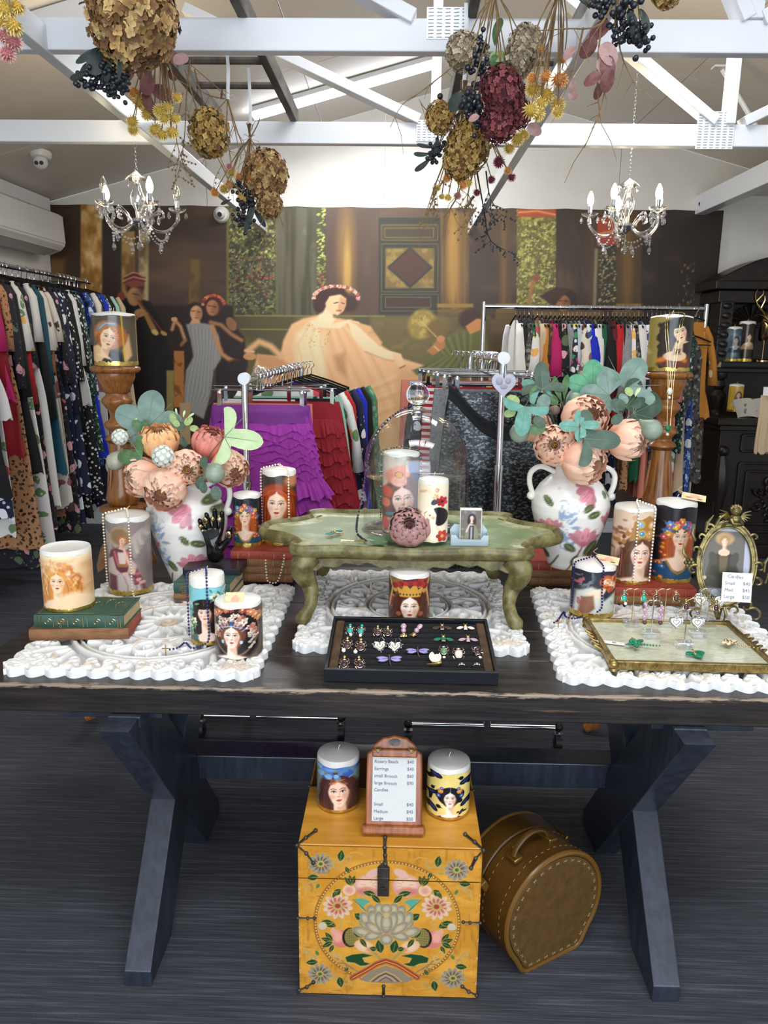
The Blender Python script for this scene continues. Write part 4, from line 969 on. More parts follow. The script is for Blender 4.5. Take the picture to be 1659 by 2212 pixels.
# ---- the prints (local units: candle radius)
def p_gold_curls(c, H):
    c.put(np.ones(len(c.X)), '#d9a878'); c.speck(1.5, 1.5, '#f2d2a4', .35, .65, .9, 1); c.speck(3, 3, '#c07c44', .55, .75, .6, 2); c.put(np.clip((c.Y-H*.78)*3, 0, 1), '#f6e2b8')
    c.xf(-.02, H*.50, .44); face(c, skin='#f2d2ac', hair='#cf8840', eyes='#6a5040', blush='#e09c74', sh='#d09a68', hw=1.5)
    for k in range(60):
        a = rnd(.1, 3.0); q = rnd(1.0, 1.9); x, y = q*math.cos(a), .1+q*math.sin(a)*1.05
        c.ell(x, y, rnd(.12, .3), rnd(.1, .25), random.choice(['#e0a058', '#c87838', '#f0c88a', '#e8b088', '#d8906c', '#f2d8a8']), rot=rnd(0, 3), soft=.6, a=.8)
    for sx in (-1, 1):
        for k in range(16): x = sx*rnd(1.0, 1.8); y = rnd(-2.0, .4); c.line([(x, y+.4), (x+sx*.15, y+.1), (x-sx*.05, y-.3)], .12, random.choice(['#c87c38', '#e0a45c', '#f0c88c', '#a86028']), .7)
    c.xf(); c.ell(.55, H*.13, .6, .5, '#f0cda4', soft=.4)
def p_angel(c, H):
    c.put(np.ones(len(c.X)), '#8d7f7c'); c.speck(.8, .8, '#6f625f', .4, .7, .8, 4)
    for sx in (-1, 1):
        for k in range(7): c.line([(sx*.15, H*.62), (sx*(.5+k*.07), H*(.72+.02*k)), (sx*(.55+k*.09), H*(.5+.05*k))], .16, '#c9bcae' if k % 2 else '#a89a90', .7)
    c.ell(-.05, H*.76, .5, .46, '#b09060', soft=.2, a=.85); c.ell(-.05, H*.76, .40, .37, '#8a6c50', soft=.3)
    c.poly([(-.55, H*.58), (-.1, H*.63), (.35, H*.58), (.5, H*.42), (.75, H*.2), (.9, 0), (-.8, 0), (-.7, H*.25), (-.8, H*.4)], '#6a3c40', .1)
    c.poly([(-.2, H*.56), (.18, H*.56), (.2, H*.4), (-.15, H*.4)], '#ddc8bc', .08); c.poly([(-.3, H*.28), (.2, H*.3), (.7, H*.12), (.8, 0), (-.3, 0)], '#c9bab4', .15); c.line([(.0, H*.28), (.2, H*.12), (.1, 0)], .08, '#8f7c80', .6); c.line([(.3, H*.26), (.55, H*.1), (.5, 0)], .08, '#8f7c80', .6)
    c.poly([(-.75, H*.46), (-.45, H*.5), (-.3, H*.34), (.1, H*.25), (.15, H*.3), (-.35, H*.26), (-.8, H*.28)], '#cfb8b0', .08); c.poly([(.35, H*.5), (.6, H*.38), (.5, H*.26), (.2, H*.3), (.3, H*.4)], '#c7aaa6', .08)
    c.line([(-.35, H*.56), (-.2, H*.4)], .12, '#c85c6c'); c.line([(.3, H*.56), (.2, H*.4)], .12, '#c85c6c'); c.rect(-.2, H*.37, .22, H*.41, '#9c7040', .05)
    c.line([(.45, H*.3), (.2, H*.5), (.12, H*.6)], .13, '#dcb8a0'); c.ell(.1, H*.28, .14, .09, '#dcb8a0')
    c.xf(.06, H*.70, .20, -.25); face(c, skin='#e2baa0', hair='#9c6a44', long=False, bare=False, eyes='#5c4438', hw=1.25, turn=.15); c.xf()
    for k in range(8): c.ell(rnd(.5, .85), H*rnd(.1, .28), .1, .08, random.choice(['#b86c70', '#d8a098', '#8a4450']), soft=.5)
def p_flower_red(c, H, dark='#17202c', s=.55, cy=.58, dress='#1d4a5c'):
    c.put(np.ones(len(c.X)), dark); c.speck(1, 1, '#2b2320', .5, .7, .7, 3)
    c.xf(0, H*cy, s); face(c, skin='#efd0b4', hair='#a84e20', eyes='#4c5a50', dress=dress, hw=1.12, neckl=1.05)
    crownf(c, ['#3f6fb4', '#d8863a', '#c4525c', '#e0a848', '#5a8ac8', '#b84a70'], 1.0, 1.5, 0, 180, 15, .34, 3)
    c.line([(-1.0, -2.2), (-.5, -3.0), (0, -3.3), (.5, -3.0), (1.0, -2.2)], .18, '#a8742c')
    c.xf()
    rr = rnl(4)
    for k in range(16):
        sx = rr.choice((-1, 1)); flower(c, sx*rr.uniform(.62, .98), H*rr.uniform(.06, .6), rr.uniform(.07, .14), rr.choice(['#d87a2c', '#b8443c', '#c8583c', '#7a4a8c', '#3c6aa8']))
def p_redhair(c, H):
    c.put(np.ones(len(c.X)), '#3a2c24'); c.speck(.8, .8, '#5a4a3c', .5, .7, .7, 3)
    c.xf(-.02, H*.55, .84, -.03); face(c, skin='#f0cfb2', hair='#9c3c18', eyes='#5a4c40', hw=1.15, neckl=1.0, blush='#e0a088')
    for k in range(22):
        sx = (-1, 1)[k % 2]; x = sx*rnd(.75, 1.3); c.line([(sx*.3, 1.1), (x*.9, .5), (x, -.5), (x*1.05, -2.2)], .07, random.choice(['#c85a24', '#6c2410', '#b04a1c', '#e07a38']), .6)
    c.xf(); c.ell(.85, H*.87, .4, .35, '#c88058', soft=.7)
def p_teal_lady(c, H):
    c.put(np.ones(len(c.X)), '#7fc0c4'); c.speck(.8, .8, '#b8dcd0', .4, .7, .8, 6); c.put(np.clip((H*.25-c.Y)*1.5, 0, 1)*.8, '#8a8a60')
    c.xf(.05, H*.47, .55, .05); face(c, skin='#f0d0bc', hair='#241a1a', eyes='#3a2820', lips='#b83a40', dress='#4c6058', hw=1.1, neckl=1.2, blush='#e09088')
    c.ell(0, 1.0, 1.2, .55, '#241a1a'); c.line([(0, 1.5), (0, .9)], .05, '#6a4a44')
    c.poly([(-.9, -2.6), (0, -4.6), (.9, -2.6), (.4, -2.3), (-.4, -2.3)], '#f0d0bc', .1)
    c.xf()
    for (x, y, s) in ((.6, .70, .24), (.82, .62, .18), (-.6, .36, .22), (-.8, .26, .18), (.85, .3, .16), (-.78, .60, .12)): flower(c, x, H*y, s, '#f2e4c8', '#e0a850', 5)
    for k in range(10): leafp(c, rnd(-.95, -.5), H*rnd(.15, .6), .3, rnd(0, 6), '#5a9a6c'); leafp(c, rnd(.5, .95), H*rnd(.5, .8), .25, rnd(0, 6), '#3c7a6c')
def p_crown_lady(c, H):
    c.put(np.ones(len(c.X)), '#241f22'); 
    d = np.abs(np.hypot(c.X*1.0, (c.Y-H*.55)/1.25)-.92); c.put(np.clip((.05-d)/.03, 0, 1)*.8, '#8a6a4c')
    c.put(np.clip((np.hypot(c.X, (c.Y-H*.5)/1.3)-.95)*6, 0, 1), '#6a5a4c')
    rr = rnl(5)
    for k in range(12): a = rr.uniform(.3, 2.8); flower(c, 1.0*math.cos(a), H*.62+.75*math.sin(a), .16, rr.choice(['#c86c50', '#d88c68', '#a84a40']))
    c.xf(-.1, H*.42, .50); face(c, skin='#f2dccb', hair='#6a3c2c', eyes='#4a4440', lips='#b8403c', dress='#9c4a48', hw=1.05, long=False)
    for k in range(60):
        a = rr.uniform(-.2, 3.35); r = rr.uniform(1.15, 1.95); flower(c, r*math.cos(a), .15+r*math.sin(a)*.95, rr.uniform(.14, .28), rr.choice(['#e0b090', '#c88068', '#f0d8bc', '#a8685c', '#c8b0a0']), '#8a5c4c', 5)
    for k in range(9):
        a = .5+k*.27; c.line([(.95*math.cos(a), .95*math.sin(a)), (1.35*math.cos(a), 1.4*math.sin(a))], .07, '#9aa8c4'); c.ell(1.4*math.cos(a), 1.45*math.sin(a), .09, .09, '#d0d8e8')
    c.ell(0, 1.15, .14, .19, '#2c5c9c', soft=.2); c.line([(-.85, .75), (0, .95), (.85, .75)], .09, '#a8b4cc')
    for q in (-1, 1): c.ell(q*.78, -.5, .12, .16, '#b8c4d8')
    for k in range(6): c.line([(-.9, -2.0-.12*k), (0, -2.35-.16*k), (.9, -2.0-.12*k)], .07, '#c87c70')
    c.xf(); 
    for k in range(9): c.ell(.62+.07*(k % 3), H*(.2+.035*k), .07, .05, '#b8aca0', rot=k)
def p_queen(c, H):
    c.put(np.ones(len(c.X)), '#4a2420'); c.speck(2.2, 2.2, '#8c6a34', .5, .56, .9, 3); c.speck(2.6, 2.6, '#a8322c', .55, .6, .9, 8); c.speck(3, 3, '#2c4a6c', .62, .66, .8, 9)
    for k in range(26): a = k*.49; c.ell(.82*math.cos(a), H*.45+.95*math.sin(a), .10, .10, '#8f2c28' if k % 2 else '#b08a40', soft=.3)
    for q in (-1, 1): c.line([(q*.98, H*.95), (q*.8, H*.7), (q*.95, H*.3)], .07, '#c8a860')
    c.xf(.02, H*.33, .64); face(c, skin='#f0dccb', hair='#4a2418', lips='#b83c34', hw=1.12, eyes='#5c6860', long=True, bare=True)
    c.poly([(-.75, .85), (-1.05, 1.75), (-.6, 1.4), (-.4, 1.95), (0, 1.5), (.4, 1.95), (.6, 1.4), (1.05, 1.75), (.75, .85)], '#c8923c', .06)
    for k in range(7): c.ell(-.72+k*.24, 1.05, .07, .08, '#4c3c2c')
    for k in range(9): a = .3+k*.32; c.ell(1.15*math.cos(a), 1.55+.38*math.sin(a), .22, .2, '#a8302c' if k % 2 else '#8a2424', soft=.3)
    for q in (-1, 1): c.ell(q*.82, -.5, .18, .18, '#a85a3c')
    c.xf(); c.ell(0, H*.02, .5, .3, '#f0dccb')
def p_poppy(c, H):
    c.put(np.ones(len(c.X)), '#d8c4b0'); c.speck(.8, .8, '#9aa8a0', .5, .7, .7, 3); c.put(np.clip((c.X-.2)*3, 0, 1)*.8, '#5a4a54')
    c.xf(.12, H*.42, .85, .1); face(c, skin='#f0cfc0', hair='#6c4c48', lips='#c04c54', eyes='#4a6a78', hw=1.1, blush='#e0a09c'); c.xf()
    for (x, y, rx, ry, col) in ((-.35, .72, .5, .42, '#e28a78'), (.02, .78, .48, .36, '#e8a08a'), (-.1, .66, .42, .3, '#f0b4a0'), (-.75, .52, .3, .3, '#c8543c'), (-.8, .38, .24, .25, '#d87858'), (.65, .82, .28, .3, '#5a6a9c'), (.85, .72, .2, .3, '#4a5a8c'), (-.7, .12, .35, .35, '#d8504c'), (-.2, .05, .4, .2, '#7a9c6c')):
        c.ell(x, H*y, rx, ry, col, soft=.35)
    c.ell(-.12, H*.74, .14, .12, '#d8a850', soft=.4)
    for k in range(14): a = k*.45; c.ell(-.12+.2*math.cos(a), H*.74+.17*math.sin(a), .025, .025, '#6c3c24')
    for k in range(8): leafp(c, rnd(-.9, .2), H*rnd(.02, .3), .5, rnd(0, 3), random.choice(['#7a9c78', '#5a8090', '#8aa884']))
def p_poppy_profile(c, H):
    c.put(np.ones(len(c.X)), '#f0e2c4'); c.speck(1, 1, '#e8cfa8', .5, .7, .8, 3)
    c.ell(.35, H*.42, .62, .62, '#1f1a20', soft=.1); c.ell(.1, H*.66, .3, .18, '#2a2a38', rot=.6, soft=.2)
    c.poly([(-.75, H*.44), (-.5, H*.56), (-.05, H*.57), (.2, H*.45), (.15, H*.3), (.55, H*.2), (.8, H*.02), (-.1, H*.02), (-.25, H*.2), (-.5, H*.27), (-.72, H*.33)], '#f6e6cc', .06)
    c.ell(-.22, H*.44, .08, .05, '#c8443c'); c.line([(-.6, H*.46), (-.42, H*.5)], .03, '#4a3430'); c.line([(-.68, H*.40), (-.75, H*.44)], .03, '#c89878'); c.ell(.0, H*.4, .12, .1, '#e8a890', soft=.8)
    for k in range(5): c.line([(.15, H*.25+k*.05), (.55, H*.12+k*.06)], .04, '#e0c4a0', .6)
    flower(c, .55, H*.66, .36, '#c42c34', '#3a2420', 6); flower(c, .1, H*.74, .2, '#e8b88c'); flower(c, .6, H*.1, .4, '#c8443c', '#e0a060', 6); flower(c, .2, H*.84, .16, '#e8a890'); leafp(c, -.9, H*.8, .5, .3, '#d8b490')
def p_klimtish(c, H):
    c.put(np.ones(len(c.X)), '#2b2c38'); c.speck(4, 4, '#8a9aa0', .55, .6, .7, 3, np.clip((-.1-c.X)*4, 0, 1)*np.clip((c.Y-H*.5)*3, 0, 1)); c.speck(3, 3, '#c86c70', .66, .7, .8, 5)
    c.poly([(-.9, H*.5), (-.3, H*.62), (.1, H*.55), (.3, H*.35), (.95, H*.5), (1, 0), (-1, 0)], '#c9ccc0', .15); c.speck(4, 4, '#b85c60', .62, .66, .8, 6, np.clip((H*.5-c.Y)*4, 0, 1)); c.speck(3, 3, '#8a9480', .55, .62, .6, 7, np.clip((H*.5-c.Y)*4, 0, 1))
    c.poly([(-.6, H*.48), (-.2, H*.55), (.35, H*.62), (.5, H*.7), (.3, H*.5), (.1, H*.4), (-.3, H*.42)], '#ecd0b4', .08); c.poly([(-.7, H*.4), (-.2, H*.45), (-.1, H*.2), (-.6, 0), (-.8, .1)], '#8a5c48', .1)
    c.ell(.62, H*.66, .34, .38, '#b85428', soft=.15)
    c.xf(.42, H*.70, .26, 1.15); face(c, skin='#f0d2b8', hair='#b85428', long=False, bare=False, closed=True, hw=1.1); c.xf()
    for k in range(16): a = rnd(0, 6.3); c.ell(.68+.28*math.cos(a), H*.64+.3*math.sin(a), .1, .07, random.choice(['#d8743c', '#8f3c18', '#e09050']), rot=a, a=.8)
def p_jewel_crown(c, H):
    c.put(np.ones(len(c.X)), '#d9bda4'); c.speck(4, 4, '#8a5c44', .6, .66, .7, 3, np.clip((H*.95-c.Y), 0, 1)); c.speck(1, 1, '#eedccb', .5, .7, .6, 4)
    c.xf(.14, H*.40, .70, -.04); face(c, skin='#f0d0ba', hair='#5c3c2c', lips='#b85450', eyes='#3c5068', hw=1.15, dress='#a88a7c')
    for k in range(90): a = rnd(.2, 3.3); q = rnd(1.1, 2.5); c.ell(-.2+q*math.cos(a)*.9, .4+q*math.sin(a)*.9, rnd(.08, .2), rnd(.08, .18), random.choice(['#b8806c', '#8a6048', '#a8743c', '#c89c78', '#6c4434', '#d8b09c']), soft=.4)
    c.poly([(-.9, .9), (-.7, 2.2), (.3, 2.8), (1.2, 2.3), (.95, .9), (0, 1.15)], '#a8783c', .08)
    for (x, y, col) in ((-.1, 1.5, '#4c8cb8'), (-.25, 2.15, '#7ab0c8'), (.6, 2.1, '#e0b8a0'), (.5, 1.45, '#c8905c')): c.ell(x, y, .3, .28, '#c8a058', soft=.15); c.ell(x, y, .19, .18, col, soft=.2); c.ell(x-.05, y+.05, .05, .05, '#f0f4f4')
    for k in range(8): c.line([(-1.2-.12*k, .2), (-1.15-.13*k, -1.6+.1*k)], .04, '#b86c58', .8)
    for k in range(20): c.ell(rnd(-1.3, 1.3), rnd(-3.6, -1.9), .16, .12, random.choice(['#8a6a5c', '#c8a890', '#a08070', '#d8c0b0']), soft=.5)
    c.xf()
def p_mosaic(c, H):
    p_flower_red(c, H, '#211f28', .56, .58, '#1f4c70')
def p_pedestal_left(c, H):
    c.put(np.ones(len(c.X)), '#5b4f40'); c.speck(.8, .8, '#3c342c', .4, .7, .8, 3); c.ell(-.05, H*.12, .7, .5, '#1c2226', soft=.3); c.poly([(-.85, H*.36), (-.4, H*.42), (0, H*.25), (-.4, H*.05), (-.9, 0)], '#e6bc88', .1); c.poly([(.62, H*.3), (.85, H*.6), (.92, H*.2), (.7, .1)], '#d8a878', .08)
    c.xf(.02, H*.53, .52, -.28); face(c, skin='#f0cda2', hair='#a86430', long=False, lips='#b0543c', eyes='#3c4c50', bare=False, hw=1.3, turn=.18, neckl=.9)
    for k in range(18): a = rnd(1.2, 4.0); c.ell(1.15*math.cos(a), .2+1.0*math.sin(a), .32, .16, random.choice(['#c88048', '#8a4c24', '#b86c38']), rot=a+1.3, soft=.5, a=.8)
    c.line([(-1.0, .5), (-.5, 1.15), (.3, 1.3)], .32, '#7a8890'); c.line([(-.9, .6), (-.45, 1.2), (.3, 1.36)], .08, '#a8b4b4'); c.xf()
    c.line([(.68, .1), (.66, H*.5), (.63, H)], .05, '#c8a020'); 
def p_pedestal_right(c, H):
    c.put(np.ones(len(c.X)), '#2c241d'); m = np.clip((np.abs(c.X)-.86)*8, 0, 1); c.put(np.clip((-.72-c.X)*12+_vn(c.X*6, c.Y*6, 3)*2-1, 0, 1), '#9c8a48'); c.speck(2, 2, '#c8b468', .5, .6, .8, 4, np.clip((-.7-c.X)*9, 0, 1))
    c.put(np.clip((c.Y-H*.84)*8-np.abs(c.X+.7)*4, 0, 1), '#9c8a48')
    c.ell(.1, H*.18, .8, .42, '#6a3020', soft=.15); c.line([(-.7, H*.2), (-.1, H*.28), (.5, H*.2)], .22, '#d07c28'); c.ell(0, H*.28, .55, .24, '#e6c49c', soft=.15); c.poly([(-.02, H*.62), (.3, H*.62), (.32, H*.3), (-.25, H*.28)], '#dcb894', .08)
    for k in range(26): c.line([(rnd(-.12, .25), H*rnd(.3, .42)), (rnd(-.12, .25), H*rnd(.3, .42))], .02, '#2c1f1a', .75)
    c.xf(.12, H*.70, .46, .3); face(c, skin='#f2d4b0', hair='#1c1612', long=False, lips='#a8443c', bare=False, hw=1.1, neckl=.6); c.ell(0, 1.0, 1.1, .5, '#17120f', soft=.2); c.xf()
def p_blue_flowers(c, H):
    c.put(np.ones(len(c.X)), '#7c8c7c'); c.speck(1, 1, '#4c6450', .45, .7, .8, 3); c.ell(.6, H*.3, .5, .7, '#3c2c30', soft=.5)
    c.xf(.08, H*.40, .70, .08); face(c, skin='#f0ccb4', hair='#4a2c28', lips='#b8483c', eyes='#3a3438', hw=1.1, blush='#e0907c'); c.xf()
    rr = rnl(8)
    for k in range(40): c.ell(rr.uniform(-.9, .95), H*rr.uniform(.68, .95), rr.uniform(.1, .26), rr.uniform(.06, .14), rr.choice(['#4a78c8', '#3c5cb0', '#6c9cd8', '#8cb4d8', '#5a88b8']), rot=rr.uniform(-1, 1), soft=.3, a=.9)
    for k in range(12): c.line([(-.3+k*.06, H*.66), (rr.uniform(-.4, .5), H*.56)], .03, '#c87c48', .6)
def p_ravens(c, H):
    c.put(np.ones(len(c.X)), '#e8d078'); c.speck(1, 1, '#f4e8a8', .4, .65, .8, 3)
    c.xf(.02, H*.42, .40); c.ell(0, .35, 1.45, 1.15, '#171a22', soft=.08); face(c, skin='#f2e2d4', hair='#171a22', long=False, lips='#a85c50', eyes='#5a4c44', dress='#2a2230', hw=.9, neckl=1.1)
    for q in (-1, 1):
        c.ell(q*1.25, .55, .42, .55, '#171a22', soft=.1); flower(c, q*1.1, .95, .34, '#e08c3c', '#d8b48c', 7); flower(c, q*1.3, .35, .26, '#3c62a8'); flower(c, q*.95, 1.3, .22, '#3c62a8')
    c.line([(0, 1.5), (0, .95)], .05, '#f2e2d4'); c.poly([(-.5, -2.2), (.5, -2.2), (.1, -4), (-.1, -4)], '#f2e2d4', .1)
    for k in range(16): c.ell(rnd(-2.1, -.7), rnd(-4, -2.6), .16, .14, random.choice(['#b85a3c', '#c8983c', '#4a3c5c']), soft=.4)
    c.xf()
    for (x, y, s, fl, rot) in ((-.62, .86, .26, 1, .2), (.72, .74, .27, -1, -.2), (-.78, .5, .22, 1, .9), (.75, .33, .26, -1, .1), (-.75, .22, .26, 1, -.2), (.55, .15, .14, -1, .4)):
        c.xf(x, H*y, s, rot, fl); c.ell(0, 0, 1.1, .5, '#15161f', rot=-.5); c.ell(.9, .55, .42, .36, '#15161f'); c.poly([(1.15, .65), (1.7, .5), (1.2, .38)], '#15161f', .05); c.poly([(-.8, .2), (-2.0, -.9), (-1.4, -1.0), (-.3, -.5)], '#15161f', .1); c.ell(0, 0, .7, .25, '#2c3c8c', rot=-.5, soft=.6, a=.8)
    c.xf()
def p_small(cols, hair, skin='#e8caa8'):
    def f(c, H):
        c.put(np.ones(len(c.X)), cols[0]); c.speck(1, 1, cols[1], .45, .7, .8, 3); c.xf(0, H*.6, .38); face(c, skin=skin, hair=hair, dress=cols[2]); c.xf()
    return f

# ---- books that carry candles
M_page = mat('book_pages', '#c9b592', .8, col2='#a89068', ns=30, stretch=(1, 1, 60))
def book(cx, cy, z, wx, dy, h, cov, label, rz=0, spine='front', deco=None, title=None, group='old books on the display table', name='book'):
    t = root(name, (cx, cy, z), label, 'book', group, rz=rz)
    ch = .0025
    MB().box((0, .002, h/2), (wx-.006, dy-.006, h-2*ch)).build('pages', M_page, t, smooth=False)
    MB().box((0, 0, ch/2), (wx, dy, ch)).build('cover', cov, t, smooth=False, bevel=.0008)
    MB().box((0, 0, h-ch/2), (wx, dy, ch)).build('cover', cov, t, smooth=False, bevel=.0008)
    if spine == 'front':
        pr = [(-dy/2-.004*math.sin(PI*k/8), h*k/8) for k in range(9)]; pr2 = pr+[(-dy/2+.003, h), (-dy/2+.003, 0)]
        m = Matrix(((0, 0, 1, 0), (1, 0, 0, 0), (0, 1, 0, 0), (0, 0, 0, 1)))
        MB().prism(pr2, -wx/2, wx/2, M=m).build('spine', cov, t)
        if deco:
            g = MB()
            for k in deco:
                g.box((-wx/2+wx*k, -dy/2-.0042, h/2), (.0012, .0012, h*.8))
            for a, b in zip(deco[:-1], deco[1:]):
                if b-a > .1:
                    x = -wx/2+wx*(a+b)/2; g.tube([(x+.012*math.cos(q*.7)*(1-.07*q), -dy/2-.0042, h/2+h*.3*math.sin(q*.7)*(1-.07*q)) for q in range(12)], .0006, 4)
            g.build('gilt_ornament', M_gold, t)['kind'] = 'stuff'
    elif spine == 'left':
        pr = [(-wx/2-.004*math.sin(PI*k/8), h*k/8) for k in range(9)]; pr2 = pr+[(-wx/2+.003, h), (-wx/2+.003, 0)]
        m = Matrix(((1, 0, 0, 0), (0, 0, 1, 0), (0, 1, 0, 0), (0, 0, 0, 1)))
        MB().prism(pr2, -dy/2, dy/2, M=m).build('spine', cov, t)
    return t
def text(s, size, M, m, parent=None, name='lettering', ext=.0003, align='CENTER', spacing=1.0):
    cu = bpy.data.curves.new(name, 'FONT'); cu.body = s; cu.size = size; cu.extrude = ext; cu.align_x = align; cu.align_y = 'CENTER'; cu.space_line = spacing; cu.resolution_u = 3
    tmp = bpy.data.objects.new(name, cu); COL.objects.link(tmp); dg = bpy.context.evaluated_depsgraph_get(); dg.update()
    me = bpy.data.meshes.new_from_object(tmp.evaluated_get(dg)); bpy.data.objects.remove(tmp)
    me.materials.clear(); me.materials.append(m)
    return put(name, me, parent, M)
FX = Matrix(((1, 0, 0, 0), (0, 0, -1, 0), (0, 1, 0, 0), (0, 0, 0, 1)))   # text plane facing -Y
M_green = mat('green_cloth_cover', '#23453a', .5, col2='#2d5445', ns=20, bump=.2, bs=400)
M_redc = mat('red_cloth_cover', '#8f3424', .6, col2='#a8422e', ns=14, bump=.2, bs=400)
M_brn = mat('faded_brown_spine', '#6a4428', .7, col2='#8a603a', ns=18, stretch=(1, 1, 4), bump=.3, bs=300)
M_blk = mat('black_gloss_card', '#15171c', .35)
# left stack
f0 = P(170, 1382, z=ZM)
bx = .215
b1 = book(f0.x-.005, f0.y+.075, ZM, .245, .15, .030, M_brn, 'faded red-brown book lying under the green book at the left', rz=.10); b1.children[2].data.materials[0] = M_redc
b2 = book(f0.x+.0, f0.y+.078, ZM+.030, .225, .145, .034, M_green, 'green book with gilt ornament, lying under the golden-haired candle', rz=.03, deco=[.04, .08, .22, .38, .55, .6, .8, .94, .97])
text('Tom\nCringle’s\nLog', .0082, T(-.045, -.0775, .017) @ FX @ R(PI/2, 'Z'), M_gold, b2, spacing=.85)
g = MB()
for k in range(7): g.tube([(-.10+.03*k+.012*math.cos(q), .0+.02*(k % 2)+.03*math.sin(q*.9), .0345) for q in np.linspace(0, 5, 10)], .0008, 4)
g.tube([(x, y, .0345) for x, y in ((-.105, -.065), (.105, -.065), (.105, .065), (-.105, .065), (-.105, -.065))], .0007, 4); g.build('gilt_cover_ornament', M_gold, b2)
# storm of life stack
f1 = P(425, 1300, z=ZM)
b3 = book(f1.x+.018, f1.y+.09, ZM, .165, .17, .022, M_brn, 'brown book lying under the dark green book, behind the teal candle', rz=-.06)
b4 = book(f1.x+.018, f1.y+.09, ZM+.022, .165, .17, .034, M_green, 'dark green book lying behind the teal candle, black stand on top', rz=-.04)
text('THE\nSTORM\nOF LIFE', .0088, T(-.054, -.0895, .017) @ FX @ R(PI/2, 'Z'), M_gold, b4, spacing=.8)
# four-book stack behind-left of tray table
def stack(x, y, z0, hs, wx, dy, covs, lab, rots, dxs=None):
    z = z0
    for i, h in enumerate(hs):
        book(x+(dxs[i] if dxs else 0), y, z, wx, dy, h, covs[i], lab[i], rz=rots[i], deco=[.12, .3, .7, .88]); z += h
    return z
f2 = P(560, 1258, z=.805)
zs1 = stack(f2.x+.008, f2.y+.085, .805, [.026, .024, .025, .026], .195, .16, [M_brn, M_brn, M_brn, M_redc],
            ['faded brown book at the bottom of the pile behind the left tray leg', 'faded brown book second from the bottom of the pile behind the left tray leg', 'faded brown book third from the bottom of the pile behind the left tray leg', 'red-topped book at the top of the pile behind the left tray leg'], [.0, .02, -.02, .01])
f3 = P(1225, 1268, z=.78)
zs2 = stack(f3.x-.01, f3.y+.09, .78, [.027, .027, .028], .22, .17, [M_brn, M_brn, M_redc],
            ['brown book at the bottom of the pile under the right flower vase', 'brown book in the middle of the pile under the right flower vase', 'red-topped book directly under the right flower vase'], [.0, .01, -.02])
f4 = P(1405, 1310, z=.80)
zs3 = stack(f4.x, f4.y+.08, .805, [.026, .026], .26, .16, [M_brn, M_redc], ['brown lower book under the two tall right candles', 'red-topped book directly under the two tall right candles'], [-.02, -.02])

CAN = {}
def C_(key, *a, **k): CAN[key] = candle(*a, **k)
C_('gold', 'candle', 'wide cream candle printed with a golden-curled woman, on the green book', 147, 1324, 1180, 105, ZM+.064, p_gold_curls, concave=True, goldband=.05)
C_('angel', 'candle', 'tall candle printed with a haloed angel in pink, draped with cream beads', 280, 1287, 1108, 93, ZM, p_angel, goldband=.05)
C_('small_l', 'candle', 'small dark candle printed with a flower-crowned redhead, left on the book pile', 535, 1184, 1064, 61, zs1, p_flower_red, goldband=.07)
C_('red', 'candle', 'tall candle printed with a red-haired woman, right on the book pile', 604, 1180, 1012, 74, zs1, p_redhair, goldband=.09)
C_('teal', 'candle', 'slim teal candle printed with a dark-haired woman, blue beads draped over', 449, 1395, 1236, 76, ZM, p_teal_lady, goldband=.05, thr=.84)
C_('crown', 'candle', 'wide black candle printed with a woman in a flower crown, cherub tag on top', 516, 1424, 1292, 103, ZM, p_crown_lady, goldband=.0, thr=.93)
C_('queen', 'candle', 'candle printed with a pale queen in a red and gold crown, under the tray table', 884, 1349, 1228, 90, ZM, p_queen, goldband=.04, thr=.90)
C_('poppy', 'candle', 'tall candle printed with a woman in pink poppies, inside the glass cloche', 866, 1152, 975, 80, 1.012, p_poppy, goldband=.0, thr=.96)
C_('profile', 'candle', 'shorter cream candle with a red poppy woman in profile, inside the cloche', 935, 1172, 1032, 66, 1.012, p_poppy_profile, goldband=.0, thr=.93)
C_('blue', 'candle', 'short dark candle with a reclining redhead, dark blue beads, on the right board', 1280, 1337, 1212, 94, ZM, p_klimtish, goldband=.08, thr=.90)
C_('jewel', 'candle', 'tall candle printed with a woman in a jewelled crown, pearl string draped over', 1366, 1264, 1090, 88, zs3, p_jewel_crown, goldband=.04, thr=.95)
C_('mosaic', 'candle', 'tall dark candle printed with a red-haired girl in blue, on the right book pile', 1454, 1262, 1080, 86, zs3, p_mosaic, goldband=.05, thr=.95)
C_('chest_l', 'candle', 'candle printed with a woman under blue flowers, on the left of the chest', 731, 1757, 1622, 93, .412, p_blue_flowers, goldband=.05, thr=.88)
C_('chest_r', 'candle', 'yellow candle printed with ravens around a woman, on the right of the chest', 968, 1773, 1638, 94, .412, p_ravens, goldband=.05, thr=.90)
# ================================================================== THINGS ON THE TABLE
def catmull(pts, k=6, closed=True):
    n = len(pts); out = []
    for i in range(n if closed else n-1):
        g = (lambda j: pts[j % n]) if closed else (lambda j: pts[max(0, min(n-1, j))])
        p0, p1, p2, p3 = (np.array(g(i+d), float) for d in (-1, 0, 1, 2))
        for q in range(k):
            t = q/k; out.append(tuple(.5*((2*p1)+(-p0+p2)*t+(2*p0-5*p1+4*p2-p3)*t*t+(-p0+3*p1-3*p2+p3)*t**3)))
    if not closed: out.append(tuple(pts[-1]))
    return out
